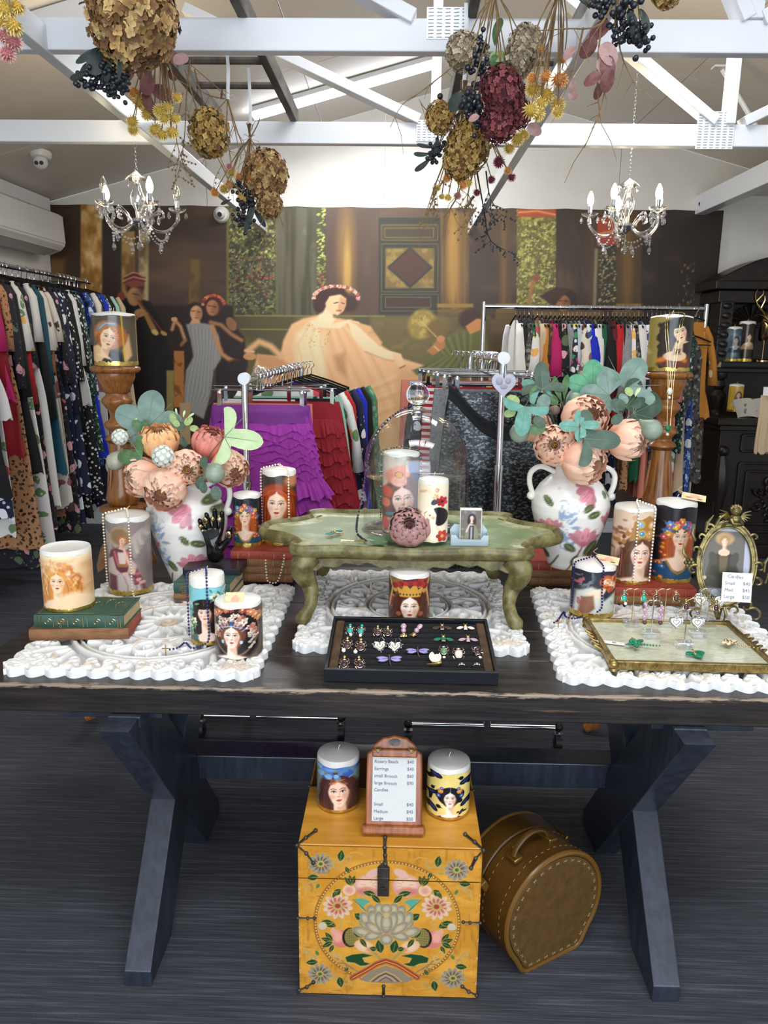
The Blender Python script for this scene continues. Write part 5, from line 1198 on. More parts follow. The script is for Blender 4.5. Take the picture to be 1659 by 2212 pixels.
# ---- green tray table
M_olive = mat('antiqued_olive_gilt', '#544a26', .4, col2='#8f8a58', ns=22, bump=.35, bs=120, bd=.002, lo=.4, hi=.72)
M_celadon = mat('celadon_paint_worn', '#7f9068', .35, col2='#a9b388', ns=16, bump=.15, bs=60, lo=.5, hi=.75)
M_gborder = mat('dull_gold_border', '#8a8050', .4, col2='#a8b088', ns=30)
def tray_table():
    cx, cy, zt = .035, 2.235, 1.0
    t = root('tray_table', (cx, cy, .80), 'green and gilt footed tray table with curved legs, in the middle of the table', 'tray table')
    q = [(0, -.262), (.10, -.252), (.20, -.236), (.29, -.246), (.335, -.215), (.325, -.16), (.37, -.10), (.44, -.055), (.452, 0)]
    half = q+[(x, -y) for x, y in q[-2::-1]]
    out = half+[(-x, y) for x, y in half[-2:0:-1]]
    O = catmull(out, 5); n = len(O); dz = zt-.80
    def rings(lst, cap=True):
        m = MB(); vs = []; fs = []
        for s_, z in lst:
            for i, (x, y) in enumerate(O):
                e = 1-(1-s_)*1.0; kx = 1-(1-s_)*.75; ky = 1-(1-s_)*1.25; vs.append((x*kx, y*ky, z))
        for a in range(len(lst)-1):
            for i in range(n): k = (i+1) % n; fs.append((a*n+i, a*n+k, (a+1)*n+k, (a+1)*n+i))
        if cap: fs.append(tuple((len(lst)-1)*n+i for i in range(n)))
        return m.add(vs, fs)
    rings([(.80, dz-.03), (.93, dz-.024), (.985, dz-.016), (1.0, dz-.002), (.99, dz+.012), (.965, dz+.016), (.94, dz+.010), (.92, dz+.003)], False).build('rim', M_olive, t, angle=60)
    rings([(.922, dz+.004), (.90, dz+.001), (.80, dz-.001)], False).build('gold_border', M_gborder, t)
    rings([(.80, dz-.001), (.5, dz-.001)]).build('tray_panel', M_celadon, t, smooth=False)
    rings([(.80, dz-.03), (.6, dz-.03)]).build('underside', M_olive, t, smooth=False)
    for sx in (-1, 1):
        for k in range(5): 
            MB().sph((sx*(.435+.006*(k % 2)), -.03+.015*k, dz+.002), .011, 8, 5, (1, 1, .8)).build('edge_scroll', M_olive, t)
    m = Matrix(((1, 0, 0, 0), (0, 0, 1, 0), (0, 1, 0, 0), (0, 0, 0, 1)))
    for y in (-.215, .205):
        pts = [(-.28, -.026)]+[(-.28+.56*k/28, -.026-.016-.018*abs(math.cos(PI*k/28*2.0))**2-.006*math.sin(k*2.1)) for k in range(29)]+[(.28, -.026)]
        MB().prism(pts, y, y+.012, M=T(0, 0, dz) @ m).build('apron', M_olive, t, bevel=.003)
    for sx, sy, fx, fy in ((-1, -1, -.292, -.258), (1, -1, .285, -.265), (-1, 1, -.285, .19), (1, 1, .278, .19)):
        kx, ky = sx*.275, sy*(.20 if sy < 0 else .17)
        P_ = [(kx, ky, dz-.022), (kx+sx*.022, ky+sy*.012, dz-.045), (kx+sx*.020, ky+sy*.010, dz-.075), (kx+sx*.004, ky, dz-.11), (kx-sx*.008+ (fx-kx)*.3, ky+(fy-ky)*.4, dz-.145), (fx-sx*.010, fy-sy*.01, .03), (fx, fy, .014), (fx+sx*.004, fy+sy*.006, .0)]
        C = catmull(P_, 4, False); r0 = [.034, .034, .030, .023, .018, .018, .021, .014]; rr = [np.interp(i/(len(C)-1)*7, range(8), r0) for i in range(len(C))]
        MB().tube(C, rr, 10, flat=1.0).build('leg', M_olive, t)
tray_table()
ZT = 1.0
# ---- glass cloche
def thin_glass(name='thin_clear_glass', tint=(.975, .985, .985), refl=1.0, lo=.05):
    if name in _MC: return _MC[name]
    t = NT(name); lw = t.n('ShaderNodeLayerWeight'); lw.inputs['Blend'].default_value = .28
    tr = t.n('ShaderNodeBsdfTransparent'); tr.inputs[0].default_value = (*tint, 1); gl = t.n('ShaderNodeBsdfGlossy'); gl.inputs['Roughness'].default_value = .03
    gl.inputs[0].default_value = (refl, refl, refl, 1)
    r = t.ramp(lw.outputs['Facing'], [(0, lo), (.4, lo*2.2), (.8, .4), (1, .95)]); mx = t.n('ShaderNodeMixShader'); t.l(r, mx.inputs[0]); t.l(tr.outputs[0], mx.inputs[1]); t.l(gl.outputs[0], mx.inputs[2])
    t.l(mx.outputs[0], t.t.nodes['Material Output'].inputs[0]); _MC[name] = t.m; return t.m
M_tg = thin_glass(lo=.035)
M_solidglass = glass('solid_clear_glass', '#ffffff', .0, 1.45)
cl = root('glass_cloche', (.049, 2.25, ZT+.001), 'tall clear glass bell cloche with ball knob, standing on the green tray table', 'cloche')
dome = [(.156, 0), (.158, .004), (.155, .01), (.155, .17)]+[(.155*math.cos(a), .19+.175*math.sin(a)) for a in np.linspace(.1, 1.42, 12)]
MB().lathe(dome, 48).lathe([(a-.004 if a > .004 else 0, b*.985) for a, b in dome[3:]], 48).build('dome', M_tg, cl, angle=180)
MB().lathe([(.157, .0), (.161, .003), (.157, .007)], 48).build('rolled_edge', M_tg, cl)
MB().lathe([(.024, .361), (.016, .369), (.017, .374)]+[(.034*math.cos(a), .404+.034*math.sin(a)) for a in np.linspace(-.95, PI/2, 12)]+[], 24).build('knob', M_solidglass, cl)
MB().lathe([(0, 0), (.148, 0), (.15, .003), (.15, .009), (.146, .0105), (0, .0105)], 48).build('base_plate', M_tg, cl)

# ---- petals, leaves
def petal_mesh(name, lat1, hw, c0, c1, nu=10, nv=6, ruff=.04, seed=0):
    rr = random.Random(seed); ph = [rr.uniform(0, 6) for _ in range(3)]; a0 = np.array(lin(c0)); a1 = np.array(lin(c1))
    def fn(u, v):
        w_ = hw*math.sin(PI*(.12+.60*v))**.8; ph_ = (u*2-1)*w_; e = abs(u*2-1)
        lat = math.radians(-85+(lat1+85)*(v-.16*e*e*v*v+.05*v*v*math.sin(15*u+ph[2]))); r = 1+.10*max(0, v-.75)*4*(.5+.5*math.sin(9*u+ph[0]))*.6+ruff*v*math.sin(13*u+ph[1])-.05*e*v
        return (r*math.cos(lat)*math.cos(ph_), r*math.cos(lat)*math.sin(ph_), r*math.sin(lat))
    def cf(u, v):
        t = min(1, v*1.1); k = .93+.07*math.sin(u*9+ph[2]); return tuple((a0*(1-t)+a1*t)*k)
    return MB().grid(fn, nu, nv, cf).mesh(name, M_petal, angle=180)
M_petal = vmat('silk_petal', .75, Subsurface_Weight=.45, Subsurface_Scale=.012)
M_stem = mat('artificial_stem', '#5c6a3c', .6); M_twig = mat('brown_twig', '#5c4632', .8)
PET = {}
for key, (c0, c1) in dict(peach=('#f79e78', '#ffd0b4'), apricot=('#f79c58', '#ffc890'), rose=('#d06c5c', '#e89888'), mauve=('#a06a68', '#c89894')).items():
    PET[key] = [petal_mesh('petal', l, w_, c0, c1, seed=i*3+len(key)) for i, (l, w_) in enumerate(((38, .62), (52, .60), (64, .62)))]
    m = MB()
    for ring, (R_, la, n_) in enumerate(((.62, 60, 9), (.45, 55, 8), (.30, 55, 6))):
        for k in range(n_):
            M_ = R(2*PI*k/n_+ring, 'Z') @ S(R_, R_, R_*1.15); a0 = np.array(lin(c0)); a1 = np.array(lin(c1)); m.M = M_
            m.grid(lambda u, v: (math.cos(math.radians(-80+(la+80)*v))*math.cos((u*2-1)*.6)*(1+.1*v*math.sin(9*u+k)), math.cos(math.radians(-80+(la+80)*v))*math.sin((u*2-1)*.6), math.sin(math.radians(-80+(la+80)*v))), 4, 4, lambda u, v: tuple(a0*(1-v)+a1*v))
    m.M = None; m.col = lin('#cf9a48') if key != 'mauve' else lin('#6a3c3a')
    for k in range(26): a = k*2.4; r_ = .02*k**.62; m.tube([(r_*math.cos(a), r_*math.sin(a), -.4), (r_*1.3*math.cos(a), r_*1.3*math.sin(a), .25+.1*math.sin(k))], .02, 4)
    PET[key].append(m.mesh('petal_core', M_petal, angle=180))
def peony(px, py, y, rpx, dr, key, label, base=None, group=None, cat='flower', squash=1.0, name='peony', cen=None):
    c = P(px, py, y=y) if cen is None else Vector(cen); s_ = rpx*mpp(c)*1.08
    t = root(name, c, label, cat, group)
    M0 = frame((0, 0, 0), dr) @ S(s_, s_, s_*squash)
    for li, (n_, sc) in enumerate(((7, 1.0), (7, .9), (7, .78))):
        for k in range(n_):
            o = put('petal', PET[key][li], t, M0 @ R(2*PI*(k+.5*li)/n_+rnd(-.1, .1), 'Z') @ R(rnd(-.08, .14)-.02*li, 'Y') @ S(sc*rnd(.95, 1.04)))
    put('petal_core', PET[key][3], t, M0)
    if base is not None:
        b = Vector(base)-c; d = Vector(dr).normalized()
        MB().tube(catmull([(-d*s_*.95), (b*.4-d*s_*1.1), b*.8, b], 4, False), .0022, 6).build('stem', M_stem, t)
    return t
def leaf_outline(kind):
    if kind == 'fig': return [(r_*math.cos(a), r_*math.sin(a)) for a in np.radians(np.linspace(-128, 128, 51)) for r_ in [(.60+.40*abs(math.cos(a*2.5))**.9)*(1-.18*abs(a)/2.2)]]
    if kind == 'tri': return [(r_*math.cos(a), r_*math.sin(a)) for a in np.radians(np.linspace(-100, 100, 31)) for r_ in [(.36+.64*abs(math.cos(a*1.95))**1.5)*(1-.12*abs(a))]]
    return [(.5-.5*math.cos(a), (.36 if kind == 'oval' else .2)*math.sin(a)*(1.0 if kind != 'long' else math.sin(a/2+.4))) for a in np.linspace(.05, 2*PI-.05, 20)]
def leaf_mesh(kind, bend=.15):
    o = leaf_outline(kind); vs = [(0, 0, 0)]; fs = []; n = len(o)
    for k, s_ in enumerate((.4, .75, 1.0)):
        for i, (x, y) in enumerate(o):
            X, Y = x*s_, y*s_; vs.append((X, Y, -bend*(X*X)+.10*abs(Y)+(.03*math.sin(i*.9) if k == 2 else 0)))
    for i in range(n-1):
        fs.append((0, 1+i, 2+i))
        for k in range(2): a = 1+k*n+i; fs.append((a, a+n, a+n+1, a+1))
    m = MB().add(vs, fs)
    return m
LM = {}
M_vein = mat('leaf_vein', '#7f9480', .6)
def leafcol(name, a, b): return mat(name, a, .55, col2=b, ns=2.5)
LC = dict(grey=leafcol('grey_green_leaf', '#5f7a70', '#7a9488'), dark=leafcol('dark_sage_leaf', '#3c4f42', '#4f6453'), teal=leafcol('teal_leaf', '#568a7a', '#6ea596'), lime=leafcol('lime_leaf', '#8aa35c', '#a5b97a'), green=leafcol('green_leaf', '#3f6038', '#5a7d4c'), pale=leafcol('pale_green_leaf', '#b0c690', '#c5d6a8'),
          fern=leafcol('fern_green_leaf', '#4a9068', '#62a880'))
def leaf_at(par, M_, kind, colk, name='leaf'):
    key = (kind, colk)
    if key not in LM: LM[key] = leaf_mesh(kind).mesh(name, LC[colk], angle=180)
    o = put(name, LM[key], par, M_)
    if kind in ('fig', 'tri'):
        if ('v', kind) not in LM:
            g = MB()
            for a in ((0, .62, -.62, 1.3, -1.3) if kind == 'fig' else (0, .95, -.95)):
                g.tube([(q*math.cos(a), q*math.sin(a), .006-.15*(q*math.cos(a))**2+.1*abs(q*math.sin(a))) for q in (0, .3, .6, .85)], [.012, .009, .006, .003], 4)
            LM[('v', kind)] = g.mesh('veins', M_vein)
        put('veins', LM[('v', kind)], o)
    return o
def img_frame(c, ang, tilt=0, roll=0):
    x = RT*math.cos(ang)+UP*math.sin(ang); z = -FW; yv = z.cross(x)
    return Matrix(((x.x, yv.x, z.x, c[0]), (x.y, yv.y, z.y, c[1]), (x.z, yv.z, z.z, c[2]), (0, 0, 0, 1))) @ R(tilt, 'Y') @ R(roll, 'X')
def leafstem(px, py, y, spx, ang, kind, colk, base, label, group, extra=()):
    c = P(px, py, y=y); t = root('foliage_spray', c, label, 'foliage', group); k = mpp(c)
    leaf_at(t, img_frame((0, 0, 0), math.radians(ang), rnd(-.35, .35), rnd(-.3, .3)) @ S(spx*k), kind, colk)
    for (dx, dy, s2, a2, kd, ck) in extra:
        d = (RT*dx-UP*dy)*k; leaf_at(t, img_frame(d, math.radians(a2), rnd(-.4, .4), rnd(-.5, .5)) @ S(s2*k), kd, ck)
        MB().tube([d, d*.5+Vector((0, .004, -.004)), (0, 0, 0)], .001, 5).build('twig', M_stem, t)
    b = Vector(base)-c
    MB().tube(catmull([(0, 0, 0), b*.35+Vector((0, 0, .012)), b*.8, b], 4, False), .0016, 5).build('stem', M_stem, t)
    return t
def fig(px, py, y, rpx, dr, c1, base, label, group):
    c = P(px, py, y=y); s_ = rpx*mpp(c); t = root('artificial_fig', c, label, 'fig', group)
    pr = [(0, -1.0), (.25, -.98), (.7, -.72), (.95, -.25), (.98, .1), (.8, .55), (.45, .95), (.22, 1.25), (.14, 1.5), (0, 1.52)]
    MB(frame((0, 0, 0), dr)).lathe([(a*s_, b*s_) for a, b in pr], 20).build('fruit', c1, t, angle=180)
    d = Vector(dr).normalized(); b = Vector(base)-c
    MB().tube(catmull([d*s_*1.45, d*s_*2+b*.2, b*.8, b], 4, False), .0022, 6).build('stem', M_twig, t)
M_fig1 = mat('purple_green_fig', '#8a7078', .4, col2='#a8a890', ns=12, stretch=(1, 1, .3)); M_fig2 = mat('green_fig', '#6f7f6c', .4, col2='#93a08c', ns=12); M_figb = mat('brown_fig', '#6a5a50', .5)
def scabiosa(px, py, y, rpx, base, label, group):
    c = P(px, py, y=y); s_ = rpx*mpp(c); t = root('scabiosa_pod', c, label, 'flower', group)
    g = MB(); 
    Mw = mat('pale_pod_paper', '#dfe3d8', .7); Md = mat('pod_centre', '#8fa08c', .7); g2 = MB(); n = 46
    for k in range(n):
        z = 1-2*(k+.5)/n; a = k*2.39996; d = Vector((math.sqrt(1-z*z)*math.cos(a), math.sqrt(1-z*z)*math.sin(a), z)); F_ = frame(d*s_*.78, d)
        g.M = F_; g.lathe([(.05*s_, 0), (.12*s_, .12*s_), (.22*s_, .24*s_), (.235*s_, .25*s_)], 8); g2.sph(d*s_*.9, .07*s_, 6, 4)
    g.M = None; g.sph((0, 0, 0), s_*.8, 12, 8)
    o = g.build('florets', Mw, t); o['kind'] = 'stuff'; o = g2.build('floret_centres', Md, t); o['kind'] = 'stuff'
    b = Vector(base)-c; MB().tube(catmull([(0, 0, 0), b*.4+Vector((0, 0, .02)), b], 5, False), .0016, 5).build('stem', M_stem, t)

# ---- magnolia vases
def magnolia(c, x, y, s, rot, col='#cf8a94', up=True):
    c.xf(x, y, s, rot)
    c.ell(-.42, .35, .34, .72, col, rot=.45); c.ell(.42, .35, .34, .72, shade(col, .93), rot=-.45); c.ell(0, .45, .38, .75, shade(col, 1.08)); c.ell(-.75, .25, .22, .6, shade(col, .9), rot=.9); c.ell(.75, .25, .22, .6, shade(col, .9), rot=-.9)
    for q in (-.25, 0, .25): c.line([(q*.2, -.3), (q, .9)], .05, '#a8586c', .6)
    c.ell(0, -.15, .3, .25, '#b86478', soft=.6, a=.7); c.xf()
def vleaf(c, x, y, L, a, col='#56623c'):
    leafp(c, x, y, L, a, '#3f4a2c', .55); leafp(c, x+.02*math.cos(a), y+.02*math.sin(a), L*.88, a, col, .42); c.line([(x, y), (x+L*.9*math.cos(a), y+L*.9*math.sin(a))], .018, '#98a078')
def p_vase(kind):
    def f(c, H):
        c.put(np.ones(len(c.X)), '#e6e2da'); c.speck(1.4, 1.4, '#f0ede8', .4, .6, .8, 3); c.speck(5, 5, '#b8aa98', .74, .78, .5, 5); c.put(np.clip((.12-c.Y)*8, 0, 1)*.5, '#c8b49c')
        bl = '#8fa3c0'
        bx = -.62 if kind == 0 else -.25
        for k in range(13):
            x = bx+.14*math.sin(k*1.9); y = H*(.26+.032*k); c.line([(x+.16*math.cos(a)*(1-a/9), y+.16*math.sin(a)*(1-a/9)) for a in np.linspace(k, k+6, 12)], .026, bl, .8)
            leafp(c, x, y-.1, .26, k*.9, bl, .3)
        if kind == 0:
            magnolia(c, .16, H*.74, .36, 2.3); magnolia(c, .28, H*.22, .34, .15); magnolia(c, -.9, H*.35, .3, .3)
            for (x, y, L, a) in ((.02, .52, .3, -.9), (.25, .46, .36, -.25), (.5, .80, .5, .25), (.72, .75, .4, -.6), (-.2, .18, .35, 2.2), (.3, .10, .3, .5), (.0, .04, .3, 1.2), (.6, .2, .35, .5), (-.45, .86, .4, .3)): vleaf(c, x, H*y, L, a)
        else:
            magnolia(c, .3, H*.77, .3, 2.2); magnolia(c, .22, H*.30, .35, -.1); magnolia(c, -.62, H*.42, .24, .2); magnolia(c, .92, H*.45, .3, -.3)
            for (x, y, L, a) in ((-.78, .72, .28, -1.0), (.12, .60, .3, .6), (.25, .55, .34, .3), (.8, .82, .36, -1.2), (-.25, .28, .34, -.6), (.3, .16, .5, .9), (.42, .1, .4, 1.0), (-.55, .1, .36, 2.3), (.0, .06, .3, 1.2), (.75, .7, .2, 2)): vleaf(c, x, H*y, L, a)
        c.line([(-.1, 0), (.05, H*.1), (.2, H*.25)], .04, '#6a5a3c'); c.line([(-.5, 0), (-.35, H*.15)], .04, '#6a5a3c')
    return f
VP = [(.055, 0), (.060, .006), (.068, .03), (.086, .075), (.106, .13), (.119, .18), (.121, .205), (.114, .235), (.098, .262), (.076, .283), (.058, .298), (.052, .312), (.060, .328), (.064, .333)]
def vase(x, y, z, kind, label, sc=1.0, hs=1):
    t = root('flower_vase', (x, y, z), label, 'vase', 'magnolia vases')
    zz = np.linspace(0, .333, 90); rr = np.interp(zz, [b for a, b in VP], [a for a, b in VP])*sc; n = 120; W_ = .12*sc
    A, I = np.meshgrid(np.linspace(-PI, PI, n, endpoint=False), np.arange(90)); A = A.ravel(); I = I.ravel(); r_ = rr[I]; Z = zz[I]*hs
    c = Cv(np.sin(A)*r_/W_, Z/W_, '#e8e4dc'); p_vase(kind)(c, .333*hs/W_)
    npmesh('body', np.stack([r_*np.sin(A), -r_*np.cos(A), Z], 1), n, 89, vmat('vase_glaze_print', .3, bump=.1), c.lin(), t, closeu=True)
    MB().lathe([(.064*sc, .333*hs), (.058*sc, .337*hs), (.048*sc, .31*hs), (.046*sc, .2*hs), (0, .1*hs)], 40).lathe([(.054*sc, .0003), (.0, .0005)], 30).build('inner_lip', mat('cream_glaze', '#e3ddd2', .35, col2='#ece8e0', ns=20), t)
    for s_ in (-1, 1):
        pts = catmull([(s_*.052*sc, 0, .300*hs), (s_*.098*sc, 0, .318*hs), (s_*.128*sc, 0, .30*hs), (s_*.131*sc, 0, .265*hs), (s_*.117*sc, 0, .225*hs)], 5, False)
        MB().tube(pts, [.011]*len(pts), 10, flat=.75).sph((s_*.124*sc, 0, .226*hs), .014, 10, 7).build('handle', _MC['cream_glaze'], t)
VL = (-.668, 2.375, .78); VR = (.537, 2.375, .861+.002)
vase(*VL, 0, 'white vase painted with pink magnolias, behind the black hand at the left', 1.0, 1.07)
vase(*VR, 1, 'white vase painted with pink magnolias, on the books right of the tray table', 1.0, 1.0)
bL = Vector((VL[0], VL[1], 1.08)); bR = Vector((VR[0], VR[1], 1.13)); GL = 'bouquet in the left vase'; GR_ = 'bouquet in the right vase'
def V3(x, y, z): return tuple(RT*x+UP*y-FW*z)
for a in ((345, 952, 2.36, 38, (.1, .8, .6), 'apricot', 'apricot silk peony at the top left of the left bouquet'), (454, 955, 2.38, 36, (.3, .7, .5), 'rose', 'dusty rose silk peony at the top right of the left bouquet'),
          (402, 1011, 2.27, 39, (.35, -.25, .9), 'peach', 'open peach silk peony in the centre of the left bouquet'), (307, 1031, 2.34, 40, (-.7, -.1, .6), 'peach', 'peach silk peony at the far left of the left bouquet'),
          (357, 1055, 2.25, 45, (-.1, -.5, .8), 'peach', 'peach silk peony hanging lowest over the front of the left vase'), (496, 1011, 2.34, 38, (.55, -.45, .7), 'peach', 'peach silk peony at the far right of the left bouquet')):
    peony(a[0], a[1], a[2], a[3], V3(*a[4]), a[5], a[6], bL, GL)
for a in ((1157, 922, 2.42, 33, (-.3, .5, .7), 'peach', 'peach silk peony half hidden behind the fig, left of the right bouquet'), (1198, 963, 2.28, 43, (-.25, 0, .95), 'peach', 'peach silk peony facing out on the left front of the right bouquet'),
          (1264, 903, 2.32, 47, (.25, .15, .9), 'peach', 'peach silk peony at the top centre of the right bouquet'), (1264, 998, 2.25, 47, (.6, -.35, .7), 'peach', 'peach silk peony lowest over the front of the right vase'), (1357, 950, 2.34, 42, (.75, -.3, .6), 'peach', 'peach silk peony at the far right of the right bouquet')):
    peony(a[0], a[1], a[2], a[3], V3(*a[4]), a[5], a[6], bR, GR_)
scabiosa(259, 944, 2.36, 17, bL, 'small white pod flower standing out left of the left bouquet', GL); scabiosa(352, 985, 2.22, 23, bL, 'large white pod flower in the middle of the left bouquet', GL)
fig(250, 996, 2.38, 21, V3(.5, .8, .1), M_fig1, bL, 'purple artificial fig at the far left of the left bouquet', GL); fig(463, 1022, 2.22, 23, V3(-.6, .5, -.2), M_fig2, bL, 'green-purple artificial fig at the front right of the left bouquet', GL)
fig(1122, 935, 2.3, 22, V3(.2, .9, -.2), M_fig2, bR, 'grey-green artificial fig at the far left of the right bouquet', GR_); fig(1408, 928, 2.3, 23, V3(-.8, .6, 0), M_fig2, bR, 'green artificial fig at the far right of the right bouquet', GR_)
fig(1243, 862, 2.38, 15, V3(.6, -.5, 0), M_fig2, bR, 'pale green artificial fig behind the top peony of the right bouquet', GR_); fig(1199, 886, 2.36, 11, V3(-.6, .2, 0), M_figb, bR, 'small brown artificial fig between leaves of the right bouquet', GR_)
for a in ((320, 922, 2.42, 82, 82, 'fig', 'grey', 'large grey-green lobed leaf at the top of the left bouquet', ()), (485, 944, 2.3, 84, -6, 'tri', 'pale', 'pale green three-lobed leaf pointing right from the left bouquet', ()),
          (307, 990, 2.32, 60, 176, 'tri', 'green', 'green lobed leaf pointing left beside the purple fig', ()), (392, 932, 2.36, 22, 100, 'oval', 'dark', 'eucalyptus sprig with lime tips at the top of the left bouquet', ((-4, -12, 20, 140, 'oval', 'lime'), (-14, -18, 22, 110, 'oval', 'lime'), (8, -14, 22, 50, 'oval', 'lime'), (4, -30, 18, 80, 'long', 'pale'), (-8, -36, 16, 110, 'long', 'pale'), (14, -28, 18, 40, 'long', 'pale'), (18, -8, 20, -10, 'oval', 'lime'), (-22, 2, 26, 175, 'long', 'dark'), (0, 12, 24, -70, 'oval', 'dark'))),
          (303, 930, 2.4, 26, 120, 'oval', 'green', 'small green sprig under the large grey leaf of the left bouquet', ((4, 0, 26, 60, 'oval', 'green'), (0, 14, 24, 200, 'oval', 'grey'), (12, 12, 22, -20, 'oval', 'green'), (-8, -14, 18, 100, 'long', 'pale'))),
          (441, 1010, 2.2, 28, 100, 'oval', 'dark', 'dark leaves around the green-purple fig of the left bouquet', ((-4, 20, 30, 250, 'oval', 'dark'), (22, 40, 32, 290, 'oval', 'dark'), (-2, 30, 26, 270, 'oval', 'dark')))):
    leafstem(*a[:7], bL, a[7], GL, a[8])
for a in ((1281, 838, 2.42, 62, 92, 'fig', 'fern', 'bright green lobed leaf at the top middle of the right bouquet', ()), (1172, 842, 2.4, 60, 95, 'tri', 'dark', 'dark sage lobed leaf standing up at the left of the right bouquet', ((8, 10, 40, 250, 'oval', 'grey'), (-6, 0, 44, 150, 'tri', 'teal'))),
          (1262, 948, 2.2, 78, -3, 'tri', 'dark', 'dark sage leaf lying right across the front of the right bouquet', ()), (1368, 893, 2.42, 84, 25, 'fig', 'dark', 'broad dark sage leaf at the right of the right bouquet', ()),
          (1134, 878, 2.26, 66, -98, 'tri', 'teal', 'teal leaf hanging down at the far left of the right bouquet', ((-12, -8, 30, 160, 'oval', 'lime'), (-20, 10, 26, 200, 'oval', 'lime'), (10, -20, 34, 60, 'long', 'green'))), (1316, 854, 2.36, 62, 172, 'fig', 'grey', 'grey-green leaf spread flat behind the top peony', ()),
          (1345, 835, 2.42, 92, 52, 'tri', 'grey', 'long grey leaf reaching up towards the right pedestal candle', ()), (1350, 880, 2.3, 34, 160, 'oval', 'dark', 'eucalyptus sprig with lime tip at the right of the right bouquet', ((14, -4, 34, 20, 'oval', 'dark'), (22, -22, 26, 60, 'long', 'pale'), (12, -24, 24, 100, 'oval', 'lime'), (4, -8, 26, 120, 'oval', 'grey'), (-6, 16, 30, 220, 'oval', 'dark'))),
          (1250, 922, 2.2, 44, 176, 'tri', 'teal', 'thin teal leaf lying across the top peony', ((4, -2, 42, 6, 'tri', 'teal'),)), (1178, 925, 2.24, 36, 185, 'oval', 'green', 'pair of green leaves over the left peony of the right bouquet', ((0, -6, 30, 150, 'oval', 'dark'),)),
          (1215, 870, 2.4, 60, 105, 'long', 'green', 'slim green sprig at the left of the top peony', ((4, -6, 56, 80, 'long', 'green'), (-10, 4, 40, 140, 'oval', 'green'), (6, 8, 44, 60, 'long', 'grey'), (-30, 8, 40, 170, 'long', 'green'), (-20, -14, 40, 130, 'long', 'teal')))):
    leafstem(*a[:7], bR, a[7], GR_, a[8])
peony(884, 1139, 2.072, 43, V3(-.05, .35, .9), 'mauve', 'mauve silk peony with green leaf lying in front of the cloche', name='silk_peony', squash=.8)
t = root('silk_leaf', P(835, 1172, z=ZT+.008), 'bright green silk leaf lying left of the mauve peony on the tray table', 'leaf')
leaf_at(t, Matrix.Identity(4) @ R(2.6, 'Z') @ R(-.25, 'Y') @ S(.062), 'fig', 'green'); leaf_at(t, T(.015, -.01, .004) @ R(1.3, 'Z') @ R(-.5, 'Y') @ S(.05), 'oval', 'green')

# ---- beads
def beadstring(name, paths, r, gap, m, label, y=None, chain=None, pend=None, cat='necklace', group='bead strings', alt=None):
    pts3 = [Vector(p) for p in paths]; org = min(pts3, key=lambda p: p.z)
    t = root(name, org, label, cat, group); C = catmull([tuple(p-org) for p in pts3], 8, False); C = [Vector(c) for c in C]
    MB().tube(C, .0006, 4).build('chain', chain or M_gold, t)
    g = MB(); g2 = MB(); acc = 0; last = C[0]; i = 0
    for k in range(1, len(C)):
        d = (C[k]-C[k-1]).length
        while acc+d >= gap:
            f = (gap-acc)/d; p = C[k-1].lerp(C[k], f); (g if (i % 4 or alt is None) else g2).sph(p, r, 7, 5); i += 1; d -= (gap-acc); C[k-1] = p; acc = 0
        acc += d
    o = g.build('beads', m, t); o['kind'] = 'stuff'
    if alt is not None and g2.v: o = g2.build('accent_beads', alt, t); o['kind'] = 'stuff'
    if pend:
        p = Vector(pend)-org; MB().tube([p+Vector((0, -.001, .014)), p+Vector((0, -.001, -.014))], .0016, 5).tube([p+Vector((-.009, -.001, .004)), p+Vector((.009, -.001, .004))], .0016, 5).build('cross_pendant', M_gold, t)
M_cream = mat('cream_bead', '#e6d9c0', .3); M_pearl = mat('pearl_bead', '#f0ebe2', .18); M_navy = mat('navy_glass_bead', '#17125c', .12); M_dark = mat('dark_glass_bead', '#241c2c', .1); M_purpb = mat('violet_glass_bead', '#4a2a6c', .12)
def cpt(key, ang, z, out=.005):
    t, r, H = CAN[key]; a = math.radians(ang); return (t.location.x+(r+out)*math.sin(a), t.location.y-(r+out)*math.cos(a), t.location.z+z*H)
def drape(key, a1, a2, z1, z2, r, gap, m, label, tail=(), name='bead_necklace', **k):
    t, rr, H = CAN[key]; top = t.location; dn = .075*rr/.05
    mk = lambda a, q, z: (top.x+rr*q*math.sin(math.radians(a)), top.y-rr*q*math.cos(math.radians(a)), top.z+H+z)
    pth = [cpt(key, a1, z1), cpt(key, a1, .5), cpt(key, a1, .93), mk(a1, 1.02, .003), mk(a1, .5, .006+.06*rr), mk((a1+a2)/2, .12, .010+.08*rr), mk(a2, .5, .006+.06*rr), mk(a2, 1.02, .003), cpt(key, a2, .93), cpt(key, a2, .5), cpt(key, a2, z2)]+list(tail)
    beadstring(name, pth, r, gap, m, label, **k)
tb_ = lambda px, py, z=ZM+.004: tuple(P(px, py, z=z))
drape('angel', -62, 22, .04, .04, .0034, .0092, M_cream, 'cream bead necklace draped over the angel candle', tail=(tb_(300, 1302), tb_(270, 1305), tb_(245, 1298), tb_(300, 1312)))
drape('red', -65, 38, .0, .05, .0034, .0095, M_cream, 'cream bead necklace draped over the red-haired candle and hanging down the books', tail=())
beadstring('bead_necklace', [tb_(575, 1185, zs1+.004), P(574, 1215, y=f2.y-.0), P(577, 1250, y=f2.y-.004), P(583, 1258, y=f2.y-.004), P(600, 1255, y=f2.y-.004), P(612, 1215, y=f2.y-.002), P(614, 1195, y=f2.y+.0)], .0034, .0095, M_cream, 'loop of cream beads hanging down the front of the left book pile')
